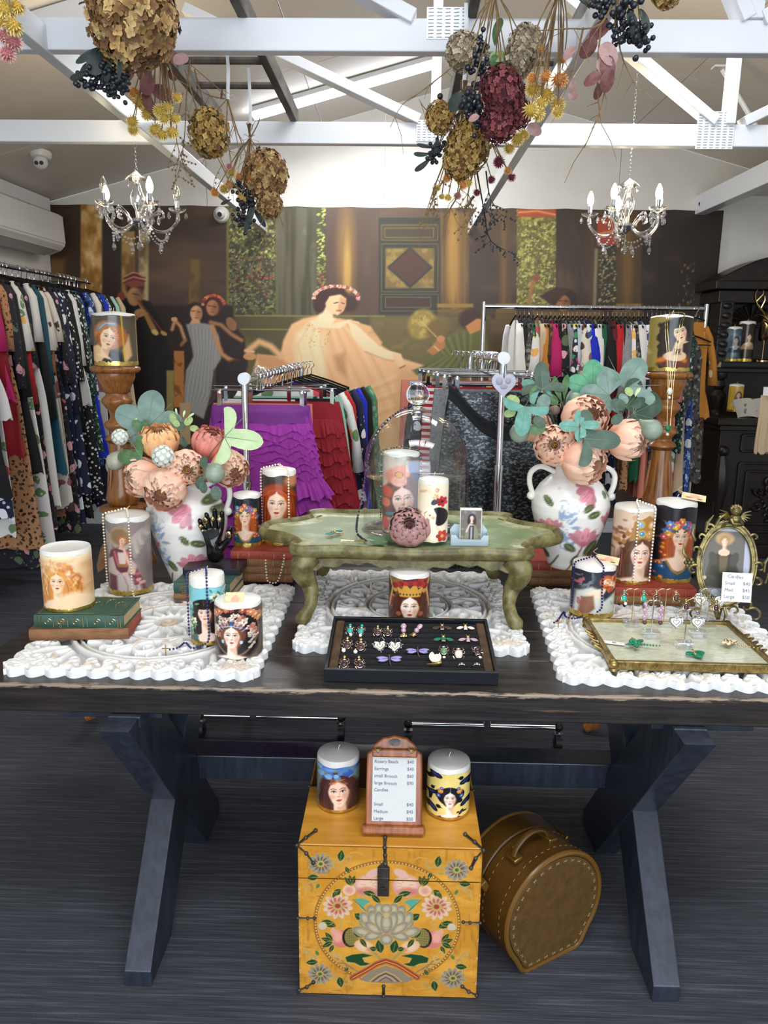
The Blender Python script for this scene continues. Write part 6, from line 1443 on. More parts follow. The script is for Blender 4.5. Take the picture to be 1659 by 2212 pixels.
drape('teal', -66, 14, .06, .12, .0030, .0088, M_navy, 'dark blue rosary beads draped over the teal candle', tail=(tb_(440, 1392), tb_(415, 1400), tb_(400, 1388), tb_(385, 1399), tb_(360, 1404)), pend=tb_(358, 1404, ZM+.006))
drape('blue', -70, 8, .1, .2, .0030, .0088, M_navy, 'dark blue rosary beads draped over the short reclining-redhead candle', tail=(tb_(1262, 1330), tb_(1240, 1336), tb_(1222, 1332), tb_(1218, 1322), tb_(1205, 1340), tb_(1196, 1345)), pend=tb_(1206, 1347, ZM+.006))
drape('jewel', -8, 42, .03, .03, .0032, .0098, M_pearl, 'pearl necklace draped over the jewelled-crown candle')
drape('poppy', -84, 78, .12, .12, .0026, .0078, M_dark, 'dark and gold bead string draped over the pink poppy candle in the cloche', alt=M_gold)
beadstring('bead_necklace', [P(895, 873, y=2.22), P(868, 885, y=2.17), P(840, 905, y=2.13), P(812, 940, y=2.12), P(796, 985, y=2.13), P(787, 1040, y=2.14), P(780, 1085, y=2.13), P(773, 1115, y=2.1), P(771, 1150, z=ZT+.006), P(790, 1168, z=ZT+.006)], .0036, .0115, M_dark, 'violet and black bead string hanging over the left side of the cloche', alt=M_purpb, chain=M_silver)
# tags and twine
def tagcard(p, ang, w_, h_, label, cherub=True, tilt=.15):
    t = root('gift_tag', p, label, 'tag', 'cherub tags on candles'); X = np.linspace(-1, 1, 17); u, v = np.meshgrid(X, X); c = Cv(u.ravel(), v.ravel(), '#e8d2a4')
    c.speck(3, 3, '#c8a068', .5, .7, .6, 3); c.ell(.1, .1, .45, .5, '#e8a890'); c.ell(.15, .5, .2, .2, '#e0b090'); c.ell(-.4, -.4, .3, .25, '#c87c70'); c.ell(.5, -.5, .25, .2, '#5a6a44')
    V = np.stack([u.ravel()*w_/2, v.ravel()*h_/2, 0*u.ravel()+.0006], 1); o = npmesh('printed_face', V, 16, 16, M_print2, c.lin(), t)
    o2 = MB().box((0, 0, 0), (w_, h_, .001)).build('card', mat('kraft_card', '#d8c49c', .8), t, smooth=False)
    MB().tube([(-w_*.42, h_*.3, .001), (-w_*.7, h_*.45, .006), (-w_*.55, h_*.8, .012)], .0008, 4).build('twine', M_twine, t)
    return t
r_ = CAN['crown']; tagcard(r_[0].location+Vector((-.003, -r_[1]*.55, r_[2]+.004)), 0, .044, .052, 'cherub gift tag lying over the edge of the flower-crown candle').rotation_euler = (.55, 0, .05)
r_ = CAN['blue']; tagcard(r_[0].location+Vector((r_[1]*.55, -.01, r_[2]+.008)), 0, .062, .036, 'cherub gift tag lying on the short reclining-redhead candle').rotation_euler = (.35, .1, -.35)
r_ = CAN['mosaic']; tagcard(r_[0].location+Vector((r_[1]*.75, -.01, r_[2]+.012)), 0, .068, .040, 'cherub gift tag lying on the tall dark redhead candle').rotation_euler = (.3, .12, -.35)
for k, lab in (('angel', 'candle wick twine bow on the angel candle'), ):
    r_ = CAN[k]; t = root('twine_tie', r_[0].location+Vector((0, 0, r_[2]+.006)), 'hemp twine tied to the wick of the angel candle', 'twine'); MB().tube([(0, 0, .0), (-.03, -.01, -.004), (-.062, -.02, -.02)], .0014, 5).tube([(0, 0, 0), (.004, 0, .012), (.010, 0, .016)], .001, 4).build('cord', M_twine, t)

# ---- card holder with portrait card
M_frost = mat('frosted_plastic', '#c8d8e2', .35, Transmission_Weight=.35)
t = root('card_holder', (.197, 2.095, ZT), 'frosted plastic card holder at the right of the tray table', 'card holder')
MB().box((0, 0, .0015), (.104, .045, .003)).build('base', M_frost, t, smooth=False, bevel=.001)
m = Matrix(((1, 0, 0, 0), (0, 0, 1, 0), (0, 1, 0, 0), (0, 0, 0, 1)))
MB().prism([(-.052, 0), (.052, 0), (.052, .032), (.038, .032), (.030, .020), (-.030, .020), (-.038, .032), (-.052, .032)], -.0225, -.020, M=m).build('front_panel', M_frost, t, smooth=False)
MB().prism([(-.052, 0), (.052, 0), (.052, .038), (.042, .052), (-.042, .052), (-.052, .038)], .020, .0225, M=m).build('back_panel', M_frost, t, smooth=False)
for s_ in (-1, 1): MB().box((s_*.051, 0, .017), (.002, .043, .03)).build('side_panel', M_frost, t, smooth=False)
t = root('card_deck', (.200, 2.095, ZT+.0035), 'boxed deck of cards printed with a long-haired woman, standing in the holder', 'cards')
MB().box((0, 0, .05), (.060, .020, .1)).build('box', mat('white_card', '#e9e6df', .6), t, smooth=False)
def p_card(c):
    c.put(np.ones(len(c.X)), '#6f685c'); c.speck(2, 2, '#8f8aa0', .5, .65, .8, 3, np.clip(c.Y*2, 0, 1)); c.speck(4, 4, '#a8a08a', .5, .6, .6, 5, np.clip(-c.Y*3+.4, 0, 1)); c.poly([(-.6, -1.6), (-.5, -.2), (-.1, .35), (.3, .35), (.7, -.3), (.8, -1.6)], '#8a866c', .1); c.rect(-.15, -1.6, .3, .1, '#282438', .05); c.rect(-.02, -1.6, .17, 0, '#a8a0a0', .05)
    c.xf(.08, .88, .27); face(c, skin='#e8d6cc', hair='#3a2228', bare=False, hw=1.2); c.xf(); c.line([(-.4, -.5), (-.1, .25), (.1, .2)], .15, '#d8c0b4')
u, v = np.meshgrid(np.linspace(-1, 1, 41), np.linspace(-1.65, 1.65, 61)); u = u.ravel(); v = v.ravel(); c = Cv(u, v); p_card(c)
npmesh('printed_face', np.stack([u*.0285, 0*u-.0104, .05+v*.0285], 1), 40, 60, M_print2, c.lin(), t)

# ---- black mannequin hand with rings
def skinned(name, chains, m, parent, sub=2):
    """chains: list of (points, radii, attach) ; attach = (chain, index) or None"""
    vs = []; es = []; rs = []; idx = []
    for pts, rad, att in chains:
        ids = []
        for p, r_ in zip(pts, rad): vs.append(p); rs.append(r_); ids.append(len(vs)-1)
        for a, b in zip(ids[:-1], ids[1:]): es.append((a, b))
        if att is not None: es.append((idx[att[0]][att[1]], ids[0]))
        idx.append(ids)
    me = bpy.data.meshes.new(name); me.from_pydata(vs, es, []); o = put(name, me, parent)
    o.modifiers.new('skin', 'SKIN'); 
    for i, r_ in enumerate(rs): sv = me.skin_vertices[0].data[i]; sv.radius = (r_, r_*.8) if not hasattr(r_, '__len__') else r_; sv.use_root = (i == 0)
    s_ = o.modifiers.new('sub', 'SUBSURF'); s_.levels = sub; s_.render_levels = sub; me.materials.append(m)
    dg = bpy.context.evaluated_depsgraph_get(); dg.update(); m2 = bpy.data.meshes.new_from_object(o.evaluated_get(dg)); o.modifiers.clear(); o.data = m2; m2.shade_smooth(); return o
M_ceram = mat('black_gloss_ceramic', '#0d0e11', .12)
st = root('display_stand', P(455, 1245, z=.858).xyz+Vector((0, .05, 0)), 'flat black display block lying on the dark green book', 'stand'); st.location.z = .8565
MB().box((.0, .02, .012), (.175, .12, .022)).build('block', M_blk, st, smooth=False, bevel=.002); MB().box((-.055, -.045, .012), (.05, .02, .022)).build('step', M_blk, st, smooth=False, bevel=.001)
HZ = .8565+.0235
t = root('mannequin_hand', (-.563, 2.262, HZ), 'glossy black mannequin hand wearing rings, in front of the left vase', 'hand display')
ch = [([(0, 0, .0), (.0, 0, .035), (-.002, 0, .07)], [(.030, .022), (.028, .021), (.035, .020)], None),
      ([(-.004, 0, .092)], [(.040, .019)], (0, 2)),
      ([(-.030, -.004, .108), (-.035, -.012, .128), (-.035, -.022, .140), (-.034, -.028, .146)], [.0118, .0108, .0098, .008], (1, 0)),
      ([(-.012, -.003, .112), (-.014, -.011, .140), (-.014, -.022, .158), (-.013, -.030, .166)], [.0120, .0110, .0100, .008], (1, 0)),
      ([(.007, -.003, .112), (.008, -.007, .144), (.009, -.013, .168), (.010, -.019, .180)], [.0120, .0110, .0100, .008], (1, 0)),
      ([(.024, -.003, .108), (.028, -.005, .136), (.030, -.009, .158), (.031, -.013, .172)], [.0115, .0105, .0095, .0078], (1, 0)),
      ([(.034, -.006, .066), (.050, -.014, .084), (.056, -.018, .106), (.056, -.020, .126)], [.0145, .0120, .0105, .0085], (0, 1))]
skinned('hand', ch, M_ceram, t)
def ring_at(p, col, lab, s_=1.0, big=True):
    r_ = root('finger_ring', Vector(p)+t.location, lab, 'ring', 'rings on the mannequin hand')
    MB().tube([(.0105*math.cos(a), .0105*math.sin(a), .001*math.sin(2*a)) for a in np.linspace(0, 2*PI, 20, endpoint=False)], .0014, 6, closed=True).build('band', M_gold, r_)
    MB().sph((0, -.0115, 0), .0085*s_, 12, 7, (.85, .35, 1.1)).build('setting', M_gold, r_); MB().sph((0, -.0135, 0), .006*s_, 10, 6, (.8, .35, 1.0)).build('stone', col, r_)
M_emer = mat('green_stone', '#0c7a54', .1); M_turq = mat('turquoise_stone', '#2aa89a', .15); M_ameth = mat('dark_purple_stone', '#3a2230', .08); M_lil = mat('lilac_stone', '#a9a2dc', .1, metal=.3); M_mother = mat('mother_of_pearl', '#e8dcc8', .15); M_pink = mat('pink_stone', '#c9a4b8', .12, metal=.2); M_jade = mat('jade_stone', '#5c8a60', .2); M_smoke = mat('smoky_stone', '#4c3832', .08)
for p, c_, lab, s_ in (((-.034, -.012, .124), M_gold, 'plain gold signet ring on the outer finger of the black hand', .8), ((-.019, -.014, .142), M_ameth, 'gold ring with oval dark stone, second finger of the black hand', 1.25), ((.002, -.008, .146), M_gold, 'gold cluster ring on the middle finger of the black hand', .9), ((.0225, -.006, .144), M_silver, 'silver-stoned ring on the fourth finger of the black hand', 1.0), ((.051, -.016, .100), M_ameth, 'dark cameo ring on the thumb of the black hand', 1.3), ((-.030, -.004, .108), M_gold, 'slim gold ring low on the outer finger of the black hand', .6)): ring_at(p, c_, lab, s_)
# ================================================================== JEWELLERY
M_velvet = mat('black_velvet', '#0c0b0e', .95, col2='#17151a', ns=80, bump=.3, bs=600)
M_bvel = mat('brown_velvet_side', '#3b2a1c', .9, col2='#5a4228', ns=30)
M_trayb = mat('black_leatherette', '#101319', .4, bump=.25, bs=400, bd=.0006)
TRT = math.radians(6.9); tr = root('jewellery_tray', (.034, 1.655, .781), 'black velvet jewellery tray full of brooches and earrings, at the table front', 'tray', rot=(TRT, 0, 0))
W_, D_ = .402, .268
for (x, y, sx, sy) in ((0, .004, W_, .008), (0, D_-.004, W_, .008), (-W_/2+.004, D_/2, .008, D_-.016), (W_/2-.004, D_/2, .008, D_-.016)):
    MB().box((x, y, .0165), (sx, sy, .033)).build('frame_side', M_trayb, tr, smooth=False, bevel=.001)
MB().box((0, D_/2, .004), (W_-.016, D_-.016, .008)).build('bottom', M_trayb, tr, smooth=False)
for s_ in (-1, 1): MB().box((s_*(W_/2-.019), D_/2, .017), (.022, D_-.018, .018)).build('side_cushion', M_bvel, tr, smooth=False, bevel=.004)
NR = 9
for k in range(NR):
    y = .012+(k+.5)*(D_-.024)/NR; MB().tube([(-W_/2+.031, y, .015), (W_/2-.031, y, .015)], (D_-.024)/NR/2, 12, flat=.9).build('velvet_roll', M_velvet, tr)
Mt = tr.matrix_basis.copy() if False else (T(*tr.location) @ R(TRT, 'X'))
def on_tray(zx, zy, h=.0285):
    px, py = 700+zx/4.1475, 1320+zy/4.1475; n = Mt.to_3x3() @ Vector((0, 0, 1)); o = Mt @ Vector((0, 0, h)); d = P(px, py, z=.8)-CAM
    return CAM+d*((o-CAM).dot(n)/d.dot(n))
def jroot(name, p, label, cat, group, rz=0, rx=TRT):
    o = root(name, p, label, cat, group, rot=Euler((rx+(.42 if rx == TRT else 0), 0, rz)))
    if rx == TRT: o.scale = (1.28,)*3; o.location.z += .002
    return o
M_rose = mat('pale_rose_gold', '#d8bda6', .2, metal=1.0)
def scarab(p, s, stone, label, rz=0, pearl=None, top=None, rx=TRT, metal=None, group='scarab earrings on the velvet tray', name='scarab_earring', gem=None):
    metal = metal or M_rose; t = jroot(name, p, label, 'earring', group, rz, rx); g = MB()
    g.tube([(s*.60*math.cos(a), s*.75*math.sin(a), 0) for a in np.linspace(0, 2*PI, 18, endpoint=False)], s*.07, 5, closed=True)
    for q in (-1, 1):
        for (x0, y0, x1, y1_, x2, y2_) in ((.5, .5, .85, .75, .55, 1.1), (.6, 0, .95, .05, .85, .45), (.5, -.4, .85, -.55, .62, -.95)): g.tube([(q*s*x0, s*y0, 0), (q*s*x1, s*y1_, s*.1), (q*s*x2, s*y2_, 0)], s*.07, 5)
    g.tube([(0, s*.4, s*.36), (0, -s*.7, s*.2)], s*.05, 5).build('legs', metal, t); MB().sph((0, -.05*s, s*.08), s*.58, 12, 8, (1, 1.22, .6)).build('body', stone, t)
    MB().sph((0, .82*s, s*.1), s*.30, 8, 5, (1.3, .6, .7)).build('head', M_silver if gem else metal, t)
    if top: MB().sph((0, 1.3*s, s*.12), s*.34, 8, 6).build('stud', top, t)
    if pearl: MB().sph(pearl if isinstance(pearl, tuple) else (.25*s, -1.25*s, s*.15), s*.36, 10, 7, (1, 1.15, 1)).build('pearl', M_pearl, t)
    return t
def wing(a, L, w_, s): return [(L*q*math.cos(a)-w_*math.sin(a)*math.sin(PI*q)**.7*k, L*q*math.sin(a)+w_*math.cos(a)*math.sin(PI*q)**.7*k) for q, k in [(i/8, 1) for i in range(9)]+[(1-i/8, -1) for i in range(1, 8)]]
def bee(p, s, stone, wingm, label, rz=0, group='bee brooches on the velvet tray'):
    t = jroot('bee_brooch', p, label, 'brooch', group, rz)
    for q in (-1, 1):
        a = -.22 if q > 0 else PI+.22; MB(T(q*s*.4, s*.15, s*.12)).prism(wing(a, s*1.55, s*.30, 1), 0, s*.14).build('wing', wingm, t, bevel=s*.04); MB(T(q*s*.4, s*.15, s*.06)).prism(wing(a, s*1.68, s*.38, 1), 0, s*.08).build('wing_frame', M_rose, t)
    MB().box((0, -.1*s, s*.15), (s*.86, s*1.0, s*.3)).build('setting', M_rose, t, bevel=s*.08); MB().box((0, -.1*s, s*.32), (s*.58, s*.72, s*.2)).build('stone', stone, t, bevel=s*.12)
    MB().sph((0, .62*s, s*.2), s*.3, 8, 5, (1.2, .8, .7)).tube([(-.1*s, .8*s, s*.2), (-.35*s, 1.1*s, s*.2)], s*.06, 4).tube([(.1*s, .8*s, s*.2), (.35*s, 1.1*s, s*.2)], s*.06, 4).build('head', M_gold, t)
def dragonfly(p, s, wm, bm_, label, rz=0, tilt=TRT, name='dragonfly_brooch', wings=((.12, 1.5), (-.2, 1.35)), tail=2.0, metal=None, group='dragonfly brooches'):
    t = jroot(name, p, label, 'brooch', group, rz, tilt)
    for q in (-1, 1):
        for a, L in wings:
            aa = a if q > 0 else PI-a; MB(T(0, 0, s*.15)).prism(wing(aa, s*L, s*.22, 1), 0, s*.07).build('wing', wm, t, bevel=s*.03); MB(T(0, 0, s*.1)).prism(wing(aa, s*L*1.07, s*.28, 1), 0, s*.05).build('wing_frame', metal or M_silver, t)
    g = MB(); g.sph((0, 0, s*.2), s*.24, 8, 6, (.9, 1.2, .8)).sph((0, s*.38, s*.2), s*.18, 8, 5)
    for k in range(8): q = k/7; g.sph((s*.35*q*q*tail/2, -s*(.3+tail*.62*q), s*.15), s*(.13-.05*q), 6, 4)
    g.build('body', bm_, t)
def heart(p, s, label, rz=0, rx=TRT, group='heart earrings', metal=None):
    t = jroot('heart_earring', p, label, 'earring', group, rz, rx); metal = metal or M_silver
    H_ = lambda k: [(k*s*.062*16*math.sin(a)**3, k*s*.062*(13*math.cos(a)-5*math.cos(2*a)-2*math.cos(3*a)-math.cos(4*a))) for a in np.linspace(0, 2*PI, 26, endpoint=False)]
    MB().prism(H_(.8), 0, s*.16).build('heart', M_mother if metal == M_silver else metal, t, bevel=s*.05)
    g = MB(); g.tube([(x, y, s*.08) for x, y in H_(1.0)], s*.1, 5, closed=True)
    for x, y in H_(1.18)[::2]: g.sph((x, y, s*.08), s*.1, 6, 4)
    g.tube([(x, y, s*.2) for x, y in H_(.45)], s*.05, 4, closed=True); g.build('rim', metal, t); MB().tube([(0, s*.8, s*.1), (.05*s, s*1.3, s*.3), (.5*s, s*1.6, s*.2), (.9*s, s*1.1, 0)], s*.04, 4).build('hook', metal, t)
J = on_tray
scarab(J(232, 180), .0095, M_turq, 'turquoise scarab earring at the top left corner of the velvet tray', pearl=True, top=M_turq); scarab(J(328, 185), .0095, M_turq, 'turquoise scarab earring second from the left in the back row of the tray', -.2, pearl=True, top=M_turq)
scarab(J(207, 312), .0115, M_smoke, 'smoky scarab earring with pearl, far left of the second tray row', pearl=(-.5*.0115, -1.2*.0115, .002), top=M_gold); scarab(J(328, 325), .0115, M_smoke, 'smoky scarab earring with pearl, second from the left in the second tray row', pearl=(-.8*.0115, -1.2*.0115, .002), top=M_gold)
scarab(J(180, 480), .0105, M_ameth, 'dark scarab earring in the front left corner of the tray', top=M_gold); scarab(J(320, 482), .0105, M_ameth, 'dark scarab earring second from the left in the front tray row', .2, top=M_gold)
scarab(J(480, 195), .0098, M_smoke, 'left one of the two brown scarab earrings in the back tray row', top=M_gold); scarab(J(570, 200), .0098, M_smoke, 'right one of the two brown scarab earrings in the back tray row', top=M_gold)
for zx, rz, lab in ((712, 0, 'pink drop earring hanging straight in the back tray row'), (830, -.7, 'pink drop earring lying slanted in the back tray row')):
    t = jroot('drop_earring', J(zx, 190), lab, 'earring', 'drop earrings on the tray', rz); MB().sph((0, .012, .002), .006, 8, 6, (1, 1.2, .6)).sph((0, .001, .002), .0055, 8, 6).build('stones', M_pink, t); MB().sph((0, -.011, .002), .007, 8, 6, (1, .9, .6)).sph((-.005, -.014, .002), .003, 6, 4).sph((.005, -.013, .002), .003, 6, 4).build('gold_drop', M_gold, t)
bee(J(1058, 158), .0095, M_smoke, M_smoke, 'bee brooch with brown stones, back row of the tray'); bee(J(1267, 160), .0095, M_mother, M_mother, 'bee brooch with pale stones, back right corner of the tray'); bee(J(1070, 262), .0098, M_emer, M_emer, 'bee brooch with emerald green stones, second tray row'); bee(J(1290, 265), .0098, M_pink, M_pink, 'bee brooch with pink stones, second tray row at the right')
heart(J(500, 322), .0125, 'left heart earring lying on the velvet tray', .2, group='heart earrings on the tray'); heart(J(637, 328), .0125, 'right heart earring lying on the velvet tray', -.05, group='heart earrings on the tray')
dragonfly(J(585, 440), .0155, M_lil, M_ameth, 'large lilac dragonfly brooch in the front of the tray', .1); dragonfly(J(838, 368), .0145, M_lil, M_ameth, 'smaller lilac dragonfly brooch in the middle of the tray', .05, tail=1.2)
scarab(J(1072, 365), .0105, M_jade, 'jade green scarab brooch with pearl, right part of the tray', pearl=(0, -.0175, .002), gem=1, group='scarab brooches on the tray'); scarab(J(1205, 390), .0125, M_mother, 'cream mother-of-pearl scarab brooch, right part of the tray', group='scarab brooches on the tray'); scarab(J(1375, 370), .0105, M_ameth, 'dark scarab brooch with pearl, lying slanted at the right of the tray', .5, pearl=(-.004, -.016, .002), group='scarab brooches on the tray')
t = jroot('leaf_brooch', J(965, 465), 'pale gold winged fish brooch in the front of the tray', 'brooch', None, .4); MB().prism(wing(.5, .026, .008, 1), 0, .002).build('wing', M_mother, t); MB().prism(wing(1.2, .022, .006, 1), .001, .003).build('wing', M_mother, t); MB().tube([(-.012, -.004, .002), (.0, -.008, .003), (.014, -.007, .002), (.018, .0, .002)], [.001, .004, .004, .001], 6).build('body', M_gold, t)
for zx in (1232, 1367):
    t = jroot('ring', J(zx, 505, .026), 'gold solitaire ring in the front row of the tray, %s one' % ('left' if zx < 1300 else 'right'), 'ring', 'gold rings in the tray'); MB().tube([(.009*math.cos(a), 0, .009*math.sin(a)-.003) for a in np.linspace(0, 2*PI, 20, endpoint=False)], .0011, 5, closed=True).build('band', M_gold, t); MB().sph((0, 0, .0075), .0035, 8, 5).sph((.004, 0, .006), .002, 6, 4).sph((-.004, 0, .006), .002, 6, 4).build('stones', M_silver, t)
# ---- brooches on the green tray table
dragonfly(P(722, 1152, z=ZT+.006), .022, M_turq, M_gold, 'turquoise and gold dragonfly brooch lying on the green tray table', .9, 0, metal=M_gold); 
t = root('branch_brooch', P(765, 1170, z=ZT+.003), 'gold twig brooch lying on the green tray table', 'brooch'); g = MB()
for a in (0, .5, 2.6, 3.3, 5.6): g.tube([(0, 0, .002), (.02*math.cos(a), .014*math.sin(a), .004), (.04*math.cos(a+.2), .02*math.sin(a+.2), .002)], .0014, 5)
g.build('twigs', M_gold, t)

# ---- brass mirror tray on the right board
M_brass = mat('antique_brass', '#6d5c34', .32, metal=.85, col2='#a89058', ns=60, bump=.4, bs=220, bd=.001)
M_lace = mat('lace_under_glass', '#b5b69c', .12, col2='#cccdb6', ns=50, stretch=(1, 3, 1))
bt = root('brass_vanity_tray', (.70, 1.842, ZM), 'antique brass vanity tray with lace under glass, on the right board', 'tray', rz=-.015)
W_, D_ = .375, .285
MB().box((0, 0, .012), (W_-.01, D_-.01, .006)).build('lace_bed', M_lace, bt, smooth=False)
for (x, y, sx, sy) in ((0, -D_/2, W_, .012), (0, D_/2, W_, .012), (-W_/2, 0, .012, D_), (W_/2, 0, .012, D_)):
    o = MB().box((x, y, .013), (sx, sy, .022)).build('border', M_brass, bt, smooth=False, bevel=.002)
    g = MB(); L = max(sx, sy); n = int(L/.008)
    for k in range(n):
        q = -L/2+(k+.5)*L/n; a, b = (q, y-(.0062 if y <= 0 else -.0062)) if sx > sy else (x+(.0062 if x > 0 else -.0062), q)
        if sx > sy: g.tube([(a-.003, b, .010), (a, b-.001, .016), (a+.003, b, .010)], .0009, 4)
        else: g.tube([(a, b-.003, .010), (a, b, .016), (a, b+.003, .010)], .0009, 4)
    g.build('leaf_moulding', M_gold, o)['kind'] = 'stuff'
for sx in (-1, 1):
    for sy in (-1, 1): MB().sph((sx*W_/2, sy*D_/2, .014), .013, 10, 7, (1, 1, 1.0)).lathe([(.0, 0), (.012, 0), (.009, .008), (.013, .014)], 10, (sx*W_/2, sy*D_/2, 0)).build('corner_foot', M_brass, bt)
    g = MB()
    for k in range(5): a = -.05+k*.025; g.tube([(sx*(W_/2+.006), a, .012), (sx*(W_/2+.022), a+.008, .020), (sx*(W_/2+.016), a+.018, .014), (sx*(W_/2+.006), a+.02, .012)], .0032, 5)
    g.build('rose_handle', M_brass, bt)
ZG = ZM+.0165
M_acr = glass('acrylic_block', '#ffffff', .02, 1.3)
def stand(px, py, h, kind, metal, label, rz=0, span=.026):
    p = P(px, py, z=ZG); t = root('earring_stand', p, label, 'stand', 'earring stands on the brass tray', rz=rz)
    MB().box((0, 0, .008), (.040, .030, .016)).build('acrylic_base', M_tg2, t, smooth=False, bevel=.0015); MB().tube([(0, 0, .012), (0, 0, h)], .0014, 6).build('pole', metal, t)
    g = MB()
    for q in (-1, 1): g.tube([(0, 0, h)]+[(q*span*k, 0, h+.006*math.sin(k*PI)-.006*k) for k in (.3, .6, 1)]+[(q*(span+.004*math.sin(a)), 0, h-.002-.004+.004*math.cos(a)) for a in np.linspace(.5, 8, 12)], .0012, 5)
    g.build('arms', metal, t)
    for q in (-1, 1):
        c = p+Vector((q*span, -.002, h-.022)); lab = label.split(' stand')[0]
        side = 'left' if q < 0 else 'right'
        if kind[0] == 's': scarab(c, .0118, kind[1], side+' '+kind[2], 0, pearl=kind[3], top=kind[4], rx=PI/2-.3, metal=kind[5] if len(kind) > 5 else M_gold, group='hanging scarab earrings', gem=1)
        elif kind[0] == 'h': heart(c-Vector((0, 0, .008)), .0165, side+' '+kind[2], rx=PI/2-.3, group='hanging heart earrings', metal=kind[1])
        else:
            e = root('drop_earring', c, side+' '+kind[2], 'earring', 'hanging drop earrings'); g = MB()
            for k in range(7): g.sph((.003*math.sin(k*2), 0, .010-.006*k), .0038+.001*(k % 3), 7, 5)
            g.build('cluster', kind[1], e); MB().sph((0, 0, -.034), .006, 8, 6).build('drop', M_smoke, e)
_MC['thin_acrylic'] = None; del _MC['thin_acrylic']; M_tg2 = thin_glass('thin_acrylic', (.93, .95, .97), .9, .16)
stand(1364, 1350, .098, ('s', M_turq, 'turquoise scarab earring hanging from the far left gold stand', True, M_turq), M_gold, 'gold earring stand at the far left back of the brass tray')
stand(1433, 1350, .098, ('s', M_smoke, 'dark scarab earring hanging from the back middle gold stand', False, M_gold), M_gold, 'gold earring stand in the middle back of the brass tray')
stand(1406, 1375, .095, ('d', M_pink, 'pink cluster drop earring hanging from the silver stand', None), M_silver, 'silver earring stand at the left middle of the brass tray', span=.020)
stand(1527, 1350, .100, ('h', M_silver, 'silver heart earring hanging from the back right stand'), M_silver, 'silver earring stand at the back right of the brass tray')
stand(1507, 1374, .100, ('s', M_ameth, 'purple scarab earring hanging from the right gold stand', False, M_gold), M_gold, 'gold earring stand at the right middle of the brass tray', span=.038)
stand(1477, 1398, .096, ('h', M_silver, 'silver heart earring hanging from the front stand'), M_silver, 'silver earring stand at the front of the brass tray')
dragonfly(P(1372, 1392, z=ZG+.006), .029, M_emer, M_emer, 'large green dragonfly brooch with paper tag on the brass tray', 1.05, 0, wings=((.5, 1.1), (-.35, 1.1)), tail=2.6)
t = root('paper_tag', P(1318, 1388, z=ZG+.002), 'white paper price tag beside the green dragonfly brooch', 'tag', rz=-.3); MB().prism([(-.034, 0), (-.028, .009), (.034, .009), (.034, -.009), (-.028, -.009)], 0, .0008).build('card', mat('white_paper', '#e9e7e2', .7), t, smooth=False)
M_ink = mat('grey_ink', '#6a6f7c', .6); text('85', .010, T(.01, 0, .0012) @ R(.2, 'Z'), M_ink, t)
dragonfly(P(1575, 1390, z=ZG+.006), .025, M_mother, M_gold, 'gold dragonfly brooch with long tail on the brass tray', .75, 0, metal=M_gold, wings=((.4, 1.0), (-.3, 1.0)), tail=3.6)
t = root('leaf_brooch', P(1497, 1412, z=ZG+.004), 'small emerald green fly brooch at the front of the brass tray', 'brooch', rz=-.5); t.scale = (1.3,)*3; MB().prism(wing(.5, .022, .008, 1), 0, .004).prism(wing(-2.2, .018, .006, 1), 0, .004).build('wing', M_emer, t, bevel=.001); MB().prism(wing(-.7, .024, .008, 1), 0, .004).build('wing', M_emer, t, bevel=.001); MB().tube([(-.004, .012, .003), (0, 0, .006), (.006, -.012, .003)], .002, 5).build('body', M_gold, t)

# ---- oval frame with cherub
c0 = P(1562, 1248, y=1.995); fr = root('oval_picture_frame', (c0.x+.008, 1.99, ZM+.012), 'ornate bronze oval picture frame topped by a winged cherub, at the right', 'picture frame', rot=(-.12, 0, -.12))
M_brz = mat('antique_bronze', '#4f452a', .35, metal=.75, col2='#8f8050', ns=50, bump=.3, bs=150, bd=.001); zc2 = .165; ax, az = .070, .108
ov = lambda s_, k=56: [(ax*s_*math.cos(a), 0, zc2+az*s_*math.sin(a)) for a in np.linspace(0, 2*PI, k, endpoint=False)]
g = MB(); g.tube(ov(1.0), .0085, 8, closed=True, flat=.8).tube([(x, -.005, z) for x, y, z in ov(.93)], .003, 6, closed=True).tube([(x, -.004, z) for x, y, z in ov(1.08)], .0035, 6, closed=True); g.build('oval_rim', M_brz, fr)
g = MB()
def scr(x, z, s_, a0, fl=1, r=.0035, tu=4.6): g.tube([(x+s_*(1-.75*q)*math.cos(a0+fl*tu*q), -.006, z+s_*(1-.75*q)*math.sin(a0+fl*tu*q)) for q in np.linspace(0, 1, 14)], [r*(1.2-.6*q) for q in np.linspace(0, 1, 14)], 6)
for (x, z, s_, a0, fl) in ((-.088, .20, .016, -1, 1), (-.09, .145, .018, 1, 1), (.09, .16, .018, 2.5, -1), (.088, .12, .015, 2, -1), (-.075, .235, .014, -.5, 1), (-.055, .262, .014, 0, 1), (.07, .24, .013, 3, -1), (-.06, .062, .017, 1.5, 1), (.06, .055, .02, 1.5, -1), (-.03, .04, .018, 0, 1), (.03, .04, .018, 3, -1), (.085, .03, .026, 2.2, -1), (-.078, .025, .022, .8, 1)): scr(x*.93, z, s_*.9, a0, fl)
for (x, z, a, L) in ((-.10, .175, 1.9, .045), (-.085, .225, 1.7, .045), (-.06, .25, 1.2, .05), (-.035, .27, .9, .045), (.095, .15, 1.3, .05), (.10, .12, 1.1, .045), (.0, .05, -1.57, .045), (-.02, .265, .5, .03)):
    g.tube([(x, -.006, z), (x+L*.5*math.cos(a+.3), -.010, z+L*.5*math.sin(a+.3)), (x+L*math.cos(a), -.006, z+L*math.sin(a))], [.004, .0045, .001], 6)
g.build('scrollwork', M_brz, fr)['kind'] = 'stuff'
g = MB().sph((-.096, -.008, .165), .007, 8, 6)
